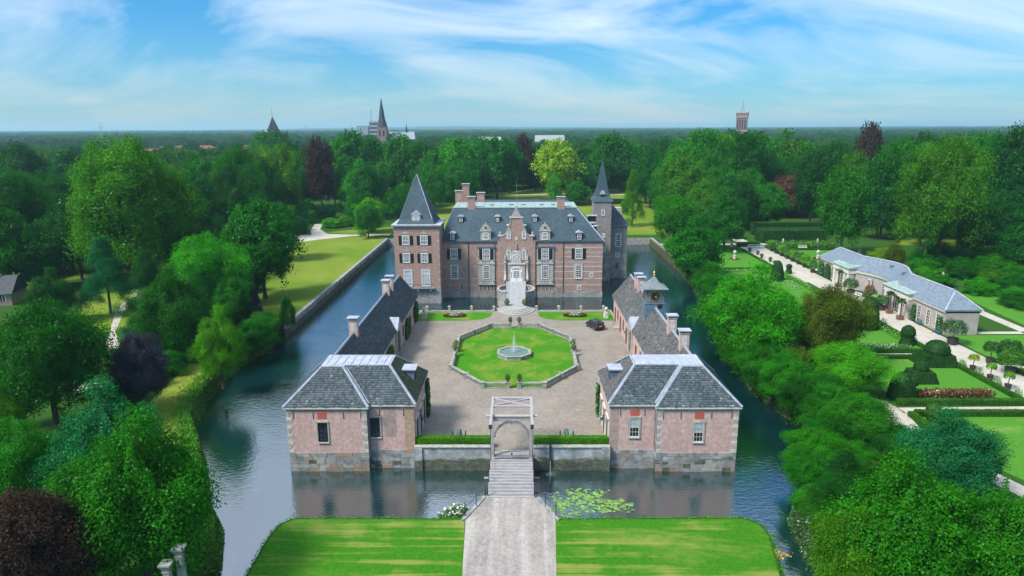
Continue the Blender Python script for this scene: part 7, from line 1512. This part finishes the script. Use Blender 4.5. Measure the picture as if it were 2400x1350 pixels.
SHRUBS=[
 (-44.8, 111.5, 5.5, 8.5, 'D3', 'deep green rounded shrub left of the weeping lawn tree'),
 (-46, 118.6, 4.5, 7, 'G3', 'mid-green rounded shrub just left of the weeping lawn tree'),
 (-46.8, 124.0, 3.6, 5.5, 'D1', 'dark green rounded shrub just left of the weeping lawn tree'),
 (-54, 99.5, 4.0, 7, 'G3', 'mid-green rounded shrub below and in front of the dark post'),
 (-54.5, 88.8, 4.2, 6.5, 'D1', 'dark green rounded shrub just left of the purple-leaved tree'),
 (-55, 94, 4.2, 7, 'D3', 'deep green rounded shrub below and in front of the purple-leaved tree'),
 (-52.5, 112, 6, 8, 'D1', 'dark green rounded shrub right of the dark post'),
 (-53.5, 107, 4.5, 7, 'G1', 'bright green rounded shrub just right of the dark post'),
 (-81, 250, 6, 9, 'B2', 'dull blue-green rounded shrub just left of the park path fork'),
 (-85, 272, 7, 11, 'G3', 'mid-green rounded shrub above and behind the park path fork'),
 (-80, 285, 6, 10, 'B1', 'blue-green rounded shrub just left of the small dark fir'),
 (-90, 290, 8, 10, 'D1', 'dark green rounded shrub above and behind the park path fork'),
 (-71, 258, 4.5, 8, 'G2', 'fresh light green rounded shrub just right of the park path fork'),
 (-66, 262, 5, 9, 'G2', 'fresh light green rounded shrub just left of the round lawn tree'),
 (-62, 268, 6, 9, 'G3', 'mid-green rounded shrub just left of the round lawn tree'),
 (-84, 232, 6.5, 9, 'B2', 'dull blue-green rounded shrub left of the park path fork'),
 (-78, 244, 4, 6, 'D3', 'deep green rounded shrub just left of the park path fork'),
 (104, 172, 4.5, 9, 'G3', 'mid-green rounded shrub just right of the garden house'),
 (111, 167, 5, 10, 'D3', 'deep green rounded shrub right of the narrow column conifer'),
 (122, 172, 5, 10, 'G3', 'mid-green rounded shrub right of the narrow column conifer'),
 (129, 172, 5.5, 10, 'D1', 'dark green rounded shrub near the right picture edge'),
 (118, 190, 5, 9, 'G3', 'mid-green rounded shrub below and in front of the narrow column conifer'),
 (104, 150, 3.6, 8, 'G1', 'bright green rounded shrub right of the garden house'),
 (104.5, 138.5, 3.8, 8, 'D3', 'deep green rounded shrub right of the garden house'),
 (112, 150, 4.4, 9, 'D1', 'dark green rounded shrub right of the narrow column conifer'),
 (127, 183, 5, 9, 'G4', 'olive green rounded shrub right of the narrow column conifer'),
 (100, 158, 3.2, 7, 'G3', 'mid-green rounded shrub right of the garden house'),
 (112, 158, 4.6, 8, 'G4', 'olive green rounded shrub right of the garden house'),
 (120, 160, 5, 10, 'G3', 'mid-green rounded shrub near the right picture edge'),
 (98, 180, 3.5, 7, 'G2', 'fresh light green rounded shrub below and in front of the yellow shrub'),
 (114, 140, 4.5, 9, 'D1', 'dark green rounded shrub right of the garden house'),
 (120, 148, 5, 9, 'D2', 'very dark green rounded shrub near the right picture edge'),
 (108, 128, 4, 8, 'D1', 'dark green rounded shrub right of the topiary lawn'),
 (112, 182, 4, 8, 'D3', 'deep green rounded shrub below and in front of the narrow column conifer'),
 (101, 166, 3, 6, 'G2', 'fresh light green rounded shrub just right of the garden house'),
 (136, 176, 5, 9, 'D2', 'very dark green rounded shrub right of the narrow column conifer'),
 (108, 144, 3.5, 7, 'G1', 'bright green rounded shrub right of the narrow column conifer'),
 (41, 124, 6, 9, 'G1', 'bright green rounded shrub left of the bell-shaped yew'),
 (44.5, 140, 6, 9, 'D3', 'deep green rounded shrub below and in front of the far vase lawn'),
 (40, 108, 6, 9, 'G3', 'mid-green rounded shrub below and in front of the bell-shaped yew'),
 (46, 118, 6, 10, 'G1', 'bright green rounded shrub below and in front of the bell-shaped yew'),
 (41.5, 86, 5, 7.5, 'D1', 'dark green rounded shrub below and in front of the yew column'),
 (42.5, 95, 6, 9, 'O1', 'brownish green rounded shrub left of the yew column'),
 (47.5, 176, 5, 8, 'G3', 'mid-green rounded shrub below and in front of the big moat-side tree'),
 (47.8, 190, 5, 8, 'D3', 'deep green rounded shrub just left of the big moat-side tree'),
 (48, 204, 5, 9, 'G2', 'fresh light green rounded shrub just left of the big moat-side tree'),
 (43, 72, 5, 7, 'D1', 'dark green rounded shrub left of the topiary lawn'),
 (50, 130, 6, 10, 'G1', 'bright green rounded shrub below and in front of the far vase lawn'),
 (36.5, 68.5, 4, 6, 'G3', 'mid-green rounded shrub left of the topiary lawn'),
 (33, 62, 3, 5, 'D3', 'deep green rounded shrub left of the topiary lawn'),
 (41.5, 77, 4.5, 7, 'G3', 'mid-green rounded shrub below and in front of the yew column'),
 (38.5, 101.5, 5, 7, 'D1', 'dark green rounded shrub below and in front of the bell-shaped yew'),
 (39.2, 116, 5, 8, 'D3', 'deep green rounded shrub below and in front of the bell-shaped yew'),
 (44.2, 148, 5, 8, 'D1', 'dark green rounded shrub below and in front of the big moat-side tree'),
 (46, 160, 5.5, 9, 'G3', 'mid-green rounded shrub left of the far vase lawn'),
 (29.6, 60.5, 3, 5, 'G3', 'mid-green rounded shrub below and in front of the garden house'),
 (31.6, 65.4, 4, 7, 'D3', 'deep green rounded shrub below and in front of the yew column'),
 (34.2, 70.2, 4.5, 8, 'G1', 'bright green rounded shrub left of the topiary lawn'),
 (37.4, 73.8, 5, 8, 'D3', 'deep green rounded shrub below and in front of the garden house'),
 (40.4, 79.5, 6, 9, 'G3', 'mid-green rounded shrub below and in front of the yellow shrub'),
 (39.2, 84.6, 5.5, 9, 'D1', 'dark green rounded shrub below and in front of the garden house'),
 (38.2, 89.5, 6.5, 9.5, 'G3', 'mid-green rounded shrub left of the yew column'),
 (37.4, 94.6, 6.5, 9.5, 'D3', 'deep green rounded shrub left of the yew column'),
 (37.0, 100.2, 6.5, 9.5, 'G1', 'bright green rounded shrub left of the yew column'),
 (37.4, 106, 6.5, 10, 'D3', 'deep green rounded shrub below and in front of the big moat-side tree'),
 (38.0, 112, 6.5, 10, 'G3', 'mid-green rounded shrub below and in front of the far vase lawn'),
 (39.0, 119, 6.5, 10, 'D1', 'dark green rounded shrub left of the bell-shaped yew'),
 (40.6, 126, 7, 10, 'G3', 'mid-green rounded shrub left of the bell-shaped yew'),
 (41.9, 132.5, 7, 10, 'D3', 'deep green rounded shrub left of the bell-shaped yew'),
 (43.0, 139, 7, 10, 'D1', 'dark green rounded shrub below and in front of the far vase lawn'),
 (44.0, 146, 6.5, 10, 'G3', 'mid-green rounded shrub near the tall hedge block'),
 (45, 153.5, 6.5, 9, 'D1', 'dark green rounded shrub left of the far vase lawn'),
 (45.8, 160, 6, 9, 'G3', 'mid-green rounded shrub below and in front of the moat corner tree'),
 (46, 167, 5.5, 9, 'D3', 'deep green rounded shrub left of the far vase lawn'),
 (46.8, 182, 5, 8, 'G1', 'bright green rounded shrub just left of the big moat-side tree'),
 (29.8, 56, 3, 4.5, 'G4', 'olive green rounded shrub below and in front of the topiary lawn'),
 (29.6, 50.5, 3.5, 5, 'G3', 'mid-green rounded shrub below and in front of the topiary lawn'),
 (-34, 61, 3.5, 6, 'D1', 'dark green rounded shrub just right of the near-corner tree'),
 (-55, 122, 5, 8, 'D1', 'dark green rounded shrub left of the weeping lawn tree'),
 (-60, 132, 5, 8, 'G3', 'mid-green rounded shrub below and in front of the light green left tree'),
 (-64, 140, 6, 9, 'D2', 'very dark green rounded shrub below and in front of the light green left tree'),
]

for k, X, Y, h, w, c, lab in TREES: tree(k, X, Y, h, w, c, lab, group='trees of the castle park')
for k, X, Y, h, w, c, lab in BELT: tree(k, X, Y, h, w, c, lab, group='tree belt at the left' if X < -60 else ('tree belt behind the castle' if X < 62 else 'tree belt at the right'))
for x, y, h, w, c, lab in SHRUBS: tree('bush', x, y, h, w, c, lab, 'shrub', 'shrubs of the park and banks')
tree('bush', 100.6, 186, 4.6, 7.5, 'Y1', 'bright yellow-leaved shrub behind the far part of the garden house', 'shrub')
# plants and reeds that hang over the natural banks
def bank_plants(line, lab, m, n_per=26, w=1.3, h=.9, size=.32):
    P = []; rg = np.random.default_rng(len(line))
    for (xa, ya), (xb, yb) in zip(line, line[1:]):
        L = math.hypot(xb-xa, yb-ya); k = int(L*n_per); t = rg.random(k); nx, ny = -(yb-ya)/L, (xb-xa)/L; o = .45-np.abs(rg.normal(size=k))*w*.55
        P.append(np.stack([xa+(xb-xa)*t+nx*o, ya+(yb-ya)*t+ny*o, np.where(o > 0, -o*3.2*rg.random(k), 0)+h*rg.random(k)*(.35+.65*np.sin(t*L*1.1+xa)**2)], 1))
        k = int(k*.7); t = rg.random(k); o = rg.random(k)*.95; P.append(np.stack([xa+(xb-xa)*t+nx*o, ya+(yb-ya)*t+ny*o, -2.6*o+h*.5*rg.random(k)-.1], 1))
    P = np.concatenate(P); P[:, 2] = np.maximum(P[:, 2], WATER+.05)
    tag(link('bank_plants', leaf_cards(P, np.tile([0,0,1.], (len(P),1)), size, 'bank_plants', M[m], None, .9, .45)), lab, 'plants', None, 'stuff')
bank_plants(WEST_SHORE[2:], 'fringe of bright green plants along the left moat bank', 'reed', 210, 2.6, 1.3, .26); bank_plants(RIGHT_SHORE[:-1], 'fringe of plants along the right moat bank', 'ivy', 240, 3.0, 1.9, .28)
bank_plants([(-22.2,50),(-22.4,56),(-22.1,58.3),(-21.2,59.3),(-4.5,59.35)], 'grassy fringe along the edge of the left front lawn', 'reed', 110, .5, .3, .16); bank_plants([(4.5,59.35),(22.5,59.5),(23.9,58.5),(24.1,56.5),(23,50.7)], 'grassy fringe along the edge of the right front lawn', 'reed', 110, .5, .35, .16)
tag(link('marigolds', leaf_cards(np.column_stack([blob_pts(24.0,53.2,.7,.7,70,2), .1+.5*np.random.default_rng(2).random(70)]), np.tile([0,0,1.],(70,1)), .16, 'mg', M['flower_yellow'], None, .9, .7)), 'orange flowers at the right lawn corner by the water', 'flowers', None, 'stuff')
# dark post on the left bank, dead branches over the right arm
e = empty('dark_post', (-55.8,103.7,.03), 'dark slender post beside the purple-leaved tree and paved pad', 'post'); MB().lathe(-55.8,103.7,[(.28,.03),(.2,.6),(.2,5.4),(.26,5.5),(.26,6.1),(.05,6.4)],10).build('shaft', M['iron'], e); MB().lathe(-55.8,103.7,[(.5,.03),(.5,.25)],10).build('foot', M['stone_block'], e)
db = empty('dead_branches', (39.5,88,-.5), 'tangle of bare pale branches hanging over the right moat bank', 'branches'); rr = random.Random(6); b = MB()
for k in range(34):
    p = Vector((39.2+rr.uniform(-.6,.8), 88+rr.uniform(-3,4), -.3)); pts = [p]
    for j in range(4): p = p+Vector((rr.uniform(-.9,.1), rr.uniform(-.7,.7), rr.uniform(-.2,.8)-.15*j)); pts.append(p)
    b.path(pts, [.06,.05,.035,.02,.008], 4)
b.build('twigs', M['bark_pale'], db)
# ------------------------------------------------------------------ farmhouse, town and skyline
def house(name, x, y, w, d, h, rh, rz, lab, cat='house', wall='brick_far', roof='tile', grp=None, wins=4, floors=1):
    e = empty(name, (x,y,0), lab, cat, grp, R(rz)); MB().box(-w/2,w/2,-d/2,d/2,-.1,h).build('wall', M[wall], e, local=True)
    MB().add([(-w/2-.4,-d/2-.5,h-.15),(w/2+.4,-d/2-.5,h-.15),(w/2+.4,d/2+.5,h-.15),(-w/2-.4,d/2+.5,h-.15),(-w/2-.4,0,h+rh),(w/2+.4,0,h+rh)], [(0,1,5,4),(2,3,4,5),(0,4,3),(1,2,5),(0,3,2,1)]).build('roof', M[roof], e, local=True)
    if rh > 2: MB().box(w*.25,w*.25+1,-.5,.5,h+rh*.5,h+rh+1.2).build('chimney', M['brick_far'], e, local=True)
    for f_ in range(floors):
        for k in range(wins):
            u = -w/2+w*(k+.5)/wins; z = h*(f_+.35)/floors; p = MB().box(u-.55,u+.55,-d/2-.05,-d/2+.1,z,z+1.5).build('window', M['glass'], e, local=True)
            fr = MB(); fr.box(u-.65,u-.5,-d/2-.1,-d/2,z-.1,z+1.6); fr.box(u+.5,u+.65,-d/2-.1,-d/2,z-.1,z+1.6); fr.box(u-.65,u+.65,-d/2-.1,-d/2,z+1.5,z+1.65); fr.box(u-.05,u+.05,-d/2-.08,-d/2,z,z+1.5); o = link('frame', fr.mesh('frame', M['white']), p)
    return e
M['tile'] = simple('tile', (.26,.10,.06), (.18,.07,.045), 1.5, .8); M['tile_dark'] = simple('tile_dark', (.045,.056,.066), (.03,.038,.045), 1.5, .6); M['roof_white'] = simple('roof_white', (.30,.32,.32), (.24,.26,.26), .3, .6); M['plaster'] = simple('plaster', (.6,.58,.54), (.5,.48,.45), .6, .8); M['concrete'] = simple('concrete', (.30,.32,.34), (.23,.25,.27), .5, .8)
house('farmhouse', -118.0, 143.5, 17, 7.5, 2.8, 3.2, 14, 'low farmhouse with dark slate roof at the left picture edge', 'house', 'brick_castle', 'tile_dark', None, 5)
rt_ = random.Random(3)
for k in range(26):
    x = -500+k*8.6+rt_.uniform(-3,3); y = 800+rt_.uniform(-70,130); house('town_house', x, y, rt_.uniform(10,17), 10, 9.5, rt_.uniform(4.5,6), rt_.uniform(-25,25), 'small red-roofed house in the distant town on the left', 'house', 'brick_far', 'tile', 'distant red-roofed houses', 3, 2)
for k in range(10):
    x = 90+k*26+rt_.uniform(-5,5); y = 930+rt_.uniform(-60,160); house('town_house', x, y, rt_.uniform(14,26), 11, 6, rt_.uniform(3,5), rt_.uniform(-20,20), 'small house among distant trees behind the right of the castle', 'house', 'plaster' if k % 3 == 0 else 'brick_far', 'tile', 'distant houses right of the church', 3, 2)
house('white_hall', 39, 880, 36, 26, 19.5, 7.5, 2, 'large distant building with pale flat roof above the castle', 'building', 'concrete', 'roof_white', None, 8, 3)
house('white_hall', -36, 905, 30, 20, 19, 6, -3, 'long distant pale-roofed building left of the other pale roof', 'building', 'concrete', 'roof_white', None, 7, 3)
house('brick_hall', 165, 700, 46, 12, 17, 1.5, 3, 'long flat red brick building left of the water tower', 'building', 'brick_far', 'tile', None, 10, 3)
house('farm_building', -330, 480, 22, 12, 12, 5, 10, 'grey roofed building between trees at the far left', 'house', 'brick_grey', 'tile_dark', None, 4, 2)
e = empty('factory', (-333,1600,0), 'pale tower block with chimney mast behind the church spire', 'building'); MB().box(-342,-318,1600,1625,0,52).build('tower_block', M['concrete'], e); MB().box(-372,-345,1600,1625,0,42).build('low_block', M['concrete'], e); MB().tube((-338,1605,50), (-338,1605,78), 1.0, .5).build('mast', M['concrete'], e)
for k in range(5): MB().box(-341,-319,1599.6,1600.2,8+k*9,12+k*9).build('window_band', M['glass'], e)
# water tower
e = empty('water_tower', (253.6,800,0), 'square brick water tower standing above the trees on the skyline', 'tower'); x, y = 253.6, 800
def ring4(b, lv, cx, cy): 
    V = [(cx+sx*r_, cy+sy*r_, z) for r_, z in lv for sx, sy in ((-1,-1),(1,-1),(1,1),(-1,1))]; n = len(lv)
    b.add(V, [(i*4+k, i*4+(k+1) % 4, (i+1)*4+(k+1) % 4, (i+1)*4+k) for i in range(n-1) for k in range(4)]+[(3,2,1,0), tuple(range(4*n-4,4*n))])
b = MB(Matrix.Translation((x,y,0)) @ Matrix.Rotation(R(-22),4,'Z')); ring4(b, [(6.6,0),(6.2,28),(5.7,30),(5.7,46),(6.3,46.6),(6.3,47.4)], 0, 0); b.build('shaft', M['brick_far'], e)
b = MB(Matrix.Translation((x,y,0)) @ Matrix.Rotation(R(-22),4,'Z')); ring4(b, [(6.4,47.4),(6.4,51.5)], 0, 0); b.build('tank_storey', M['brick_far'], e); b = MB(Matrix.Translation((x,y,0)) @ Matrix.Rotation(R(-22),4,'Z')); ring4(b, [(1.9,51.4),(1.8,56)], 0, 0); b.build('lantern', M['concrete'], e)
for k in range(4):
    b = MB(Matrix.Translation((x,y,0)) @ Matrix.Rotation(R(-22),4,'Z')); b.box(-4.5+k*2.6,-3.4+k*2.6,-6.0,-5.5,33,44); b.build('window', M['glass'], e)
for z, r_ in ((31.2,6.4),(46.4,6.6),(51.4,6.7)): b = MB(Matrix.Translation((x,y,0)) @ Matrix.Rotation(R(-22),4,'Z')); ring4(b, [(r_,z),(r_,z+.7)], 0, 0); b.build('cornice', M['stone_light'], e)
MB().tube((x,y,56), (x,y,66), .25, .1, 6).build('antenna', M['iron'], e)
# church with slender spire
e = empty('church', (-156,800,0), 'brick church with slender octagonal spire on the skyline', 'church'); cx, cy = -155.6, 800
b = MB(); b.box(cx-5.2,cx+5.2,cy-5.2,cy+5.2,0,38); b.build('tower', M['brick_far'], e)
b = MB(); n = 8; V = []
for r_, z in ((6.0,38),(5.0,42),(3.6,47),(2.4,56),(1.0,65),(.1,70)): V += [(cx+r_*math.cos(R(22.5+45*k)), cy+r_*math.sin(R(22.5+45*k)), z) for k in range(n)]
b.add(V, [(i*n+k, i*n+(k+1) % n, (i+1)*n+(k+1) % n, (i+1)*n+k) for i in range(5) for k in range(n)]); b.build('spire', M['tile_dark'], e)
for u in (-2.2, 2.2): MB().box(cx+u-.8,cx+u+.8,cy-5.4,cy-5.1,28,34).build('belfry_window', M['black'], e)
b = MB(); b.box(-149,-121,cy+6,cy+18,0,24); b.build('nave', M['brick_far'], e)
MB().add([(-151,cy+4,24),(-119,cy+4,24),(-119,cy+20,24),(-151,cy+20,24),(-150,cy+12,32.5),(-121,cy+12,32.5)], [(0,1,5,4),(1,2,5),(2,3,4,5),(3,0,4)]).build('nave_roof', M['lead_mid'], e)
MB().lathe(-129.9,cy+12,[(1.3,31),(1.2,35),(.5,38),(.05,43)],6).build('ridge_turret', M['tile_dark'], e)
MB().add([(cx+4,cy-2,14),(-143,cy-2,14),(-146,cy+8,30),(cx+4,cy+8,30)], [(0,1,2,3)]).build('aisle_roof', M['tile_dark'], e)
# old church tower with pyramid roof
e = empty('church_tower', (-196,560,0), 'massive church tower with dark pyramid roof rising from the trees', 'tower'); x, y = -196.3, 560
Mx = Matrix.Translation((x,y,0)) @ Matrix.Rotation(R(24),4,'Z')
b = MB(Mx); b.box(-6.2,6.2,-6.2,6.2,0,30); b.build('tower', M['brick_grey'], e); b = MB(Mx); b.add([(-7,-7,29.8),(7,-7,29.8),(7,7,29.8),(-7,7,29.8),(-4.6,-4.6,35),(4.6,-4.6,35),(4.6,4.6,35),(-4.6,4.6,35),(0,0,46.3)], [(0,1,5,4),(1,2,6,5),(2,3,7,6),(3,0,4,7),(4,5,8),(5,6,8),(6,7,8),(7,4,8)]); b.build('roof', M['tile_dark'], e)
for a in (0, 90):
    Md = Mx @ Matrix.Rotation(R(-a),4,'Z'); b = MB(Md); b.box(-1.3,1.3,-6.6,-4,31,34.2); d_ = b.build('dormer', M['black'], e); b = MB(Md); b.slab([(-1.8,34.2),(1.8,34.2),(0,35.4)], -6.9, -3); b.build('dormer_roof', M['roof_white'], e)
MB().tube((x,y,46), (x,y,53), .2, .06, 6).build('weather_vane', M['iron'], e)
for x, y in ((-900,1500),(-700,2300)):
    e = empty('pylon', (x,y,0), 'faint electricity pylon on the left horizon' if x < -800 else 'second faint electricity pylon on the left horizon', 'pylon'); b = MB()
    for sx in (-1, 1):
        for sy in (-1, 1): b.tube((x+sx*3,y+sy*3,0), (x,y,50), .25, .15, 4)
    b.build('mast', M['concrete'], e); b = MB()
    for z in (32,40): b.box(x-8,x+8,y-.3,y+.3,z,z+.5)
    b.build('crossarm', M['concrete'], e)
# ------------------------------------------------------------------ far woods (one mass), hills and haze
rg = np.random.default_rng(77); pts = []; sc = []; 
def put(y0, y1, step, xw):
    n = int((y1-y0)*2*xw/step**2); x = rg.uniform(-xw, xw, n); y = rg.uniform(y0, y1, n); return np.stack([x, y], 1)
A = np.concatenate([put(330, 700, 12, 640), put(700, 1300, 17, 1150), put(1300, 2600, 30, 2300), put(2600, 5200, 62, 4500), put(5200, 9800, 130, 8200)])
x, y = A[:, 0], A[:, 1]
keep = ~((y < 420) & (x > -130) & (x < 185)) & (np.abs(x) < y*.9+60)
keep &= ~((x > -620) & (x < -215) & (y > 715) & (y < 1000) & (rg.random(len(x)) < .72)) & ~((np.abs(x+155) < 40) & (np.abs(y-800) < 30)) & ~((np.abs(x+196) < 11) & (np.abs(y-560) < 11)) & ~((np.abs(x-253) < 12) & (np.abs(y-800) < 12)) & ~((x > -75) & (x < 75) & (y > 845) & (y < 900))
keep &= ~((x > 140) & (x < 190) & (y > 640) & (y < 702)) & ~((x > -350) & (x < -310) & (y > 440) & (y < 484))
keep &= ~((x > -.62*y) & (x < -.24*y) & (y > 560) & (y < 1180) & (rg.random(len(x)) < .8))
fld = np.sin(x*.0061+1.3)*np.cos(y*.0047+.4)+.5*np.sin(x*.013+y*.011); keep &= (fld < .75) | (y < 650)          # open fields between the woods
A = A[keep]; n = len(A); hh = rg.uniform(13, 25, n)*np.where(A[:, 1] > 2600, 1.0, 1); ww = hh*rg.uniform(.7, 1.1, n)*np.clip(A[:, 1]/1400, 1, 5.5)
me = bpy.data.meshes.new('far_woodland'); me.from_pydata([(a, b, -.3) for a, b in A], [], [])
for nm, v in (('sx', ww), ('sz', hh), ('rot', rg.uniform(0, 6.28, n))): at = me.attributes.new(nm, 'FLOAT', 'POINT'); at.data.foreach_set('value', v.astype(np.float32))
at = me.attributes.new('pick', 'INT', 'POINT'); at.data.foreach_set('value', rg.integers(0, 3, n).astype(np.int32))
far = link('far_woodland', me); tag(far, 'distant woodland stretching to the horizon', 'woodland', None, 'stuff'); far.color = (.022,.075,.012,1)
def leaf_far():
    t = NT('leaf_far'); oi = t.n('ShaderNodeObjectInfo'); a = t.n('ShaderNodeAttribute', attribute_name='tone')
    c = t.ramp(oi.outputs['Random'], [(0, (.014,.075,.018)), (.5, (.024,.115,.016)), (.85, (.045,.15,.014)), (1, (.065,.16,.02))]); c = t.mix(1.0, c, t.ramp(a.outputs['Fac'], [(0, .6), (1, 1.4)]), 'MULTIPLY')
    d = t.n('ShaderNodeBsdfDiffuse'); t.l(c, d.inputs[0]); tr = t.n('ShaderNodeBsdfTranslucent'); t.l(c, tr.inputs[0]); m = t.n('ShaderNodeMixShader'); m.inputs[0].default_value = .3; t.l(d.outputs[0], m.inputs[1]); t.l(tr.outputs[0], m.inputs[2]); t.l(m.outputs[0], t.out.inputs[0]); return t.m
M['leaf_far'] = leaf_far()
ng = bpy.data.node_groups.new('woodland', 'GeometryNodeTree'); ng.interface.new_socket('Geometry', in_out='INPUT', socket_type='NodeSocketGeometry'); ng.interface.new_socket('Geometry', in_out='OUTPUT', socket_type='NodeSocketGeometry')
gi = ng.nodes.new('NodeGroupInput'); go = ng.nodes.new('NodeGroupOutput'); join = ng.nodes.new('GeometryNodeJoinGeometry')
def attr(nm, ty='FLOAT'):
    a = ng.nodes.new('GeometryNodeInputNamedAttribute'); a.data_type = ty; a.inputs['Name'].default_value = nm; return a.outputs['Attribute']
src = [o for o in bpy.data.objects if o.name.split('.')[0] == 'crown' and o.parent and o.parent.location.y > 320][:40]
seen = {}; 
for o in src: seen.setdefault(o.data.name, o)
srcs = list(seen.values())[:3]
cs = ng.nodes.new('ShaderNodeCombineXYZ'); sx_ = attr('sx'); ng.links.new(sx_, cs.inputs[0]); ng.links.new(sx_, cs.inputs[1]); ng.links.new(attr('sz'), cs.inputs[2]); cr_ = ng.nodes.new('ShaderNodeCombineXYZ'); ng.links.new(attr('rot'), cr_.inputs[2])
for i, o in enumerate(srcs):
    oi = ng.nodes.new('GeometryNodeObjectInfo'); oi.inputs['Object'].default_value = o; oi.transform_space = 'ORIGINAL'
    sm = ng.nodes.new('GeometryNodeSetMaterial'); sm.inputs['Material'].default_value = M['leaf_far']; ng.links.new(oi.outputs['Geometry'], sm.inputs['Geometry'])
    ip = ng.nodes.new('GeometryNodeInstanceOnPoints'); ng.links.new(gi.outputs[0], ip.inputs['Points']); ng.links.new(sm.outputs[0], ip.inputs['Instance']); ng.links.new(cs.outputs[0], ip.inputs['Scale']); ng.links.new(cr_.outputs[0], ip.inputs['Rotation'])
    cmp_ = ng.nodes.new('FunctionNodeCompare'); cmp_.data_type = 'INT'; cmp_.operation = 'EQUAL'; ng.links.new(attr('pick', 'INT'), cmp_.inputs[2]); cmp_.inputs[3].default_value = i; ng.links.new(cmp_.outputs[0], ip.inputs['Selection'])
    ng.links.new(ip.outputs[0], join.inputs[0])
ng.links.new(join.outputs[0], go.inputs[0]); md = far.modifiers.new('woodland', 'NODES'); md.node_group = ng
# low hills on the horizon
V = []; F = []; N = 160
for i in range(N+1):
    x = -8900+17800*i/N; h = 14+26*max(0, math.sin(i*.05-1.9))+8*math.sin(i*.11)+4*math.sin(i*.37); V += [(x, 8600, -1), (x, 9200, max(6, h)), (x, 10800, -1)]
for i in range(N): F += [(3*i,3*i+3,3*i+4,3*i+1),(3*i+1,3*i+4,3*i+5,3*i+2)]
me = bpy.data.meshes.new('hills'); me.from_pydata(V, [], F); me.materials.append(simple('hill_woods', (.03,.075,.015), (.02,.05,.012), .006, .95, .1)); me.update(); me.polygons.foreach_set('use_smooth', [True]*len(me.polygons)); tag(link('hills', me), kind='structure')
HAZE = 0.00012
hb = MB().box(-9050,9050,-320,18100,-4.6,84).build('haze', bpy.data.materials.new('haze')); tag(hb, 'thin bluish haze in the air over the whole landscape', 'haze', None, 'stuff')
hm = hb.data.materials[0]; hm.use_nodes = True; ht = hm.node_tree; ht.nodes.clear(); pv = ht.nodes.new('ShaderNodeVolumePrincipled'); ho = ht.nodes.new('ShaderNodeOutputMaterial'); ht.links.new(pv.outputs[0], ho.inputs['Volume'])
pv.inputs['Color'].default_value = (.50,.78,.95,1); pv.inputs['Density'].default_value = HAZE; pv.inputs['Anisotropy'].default_value = .2
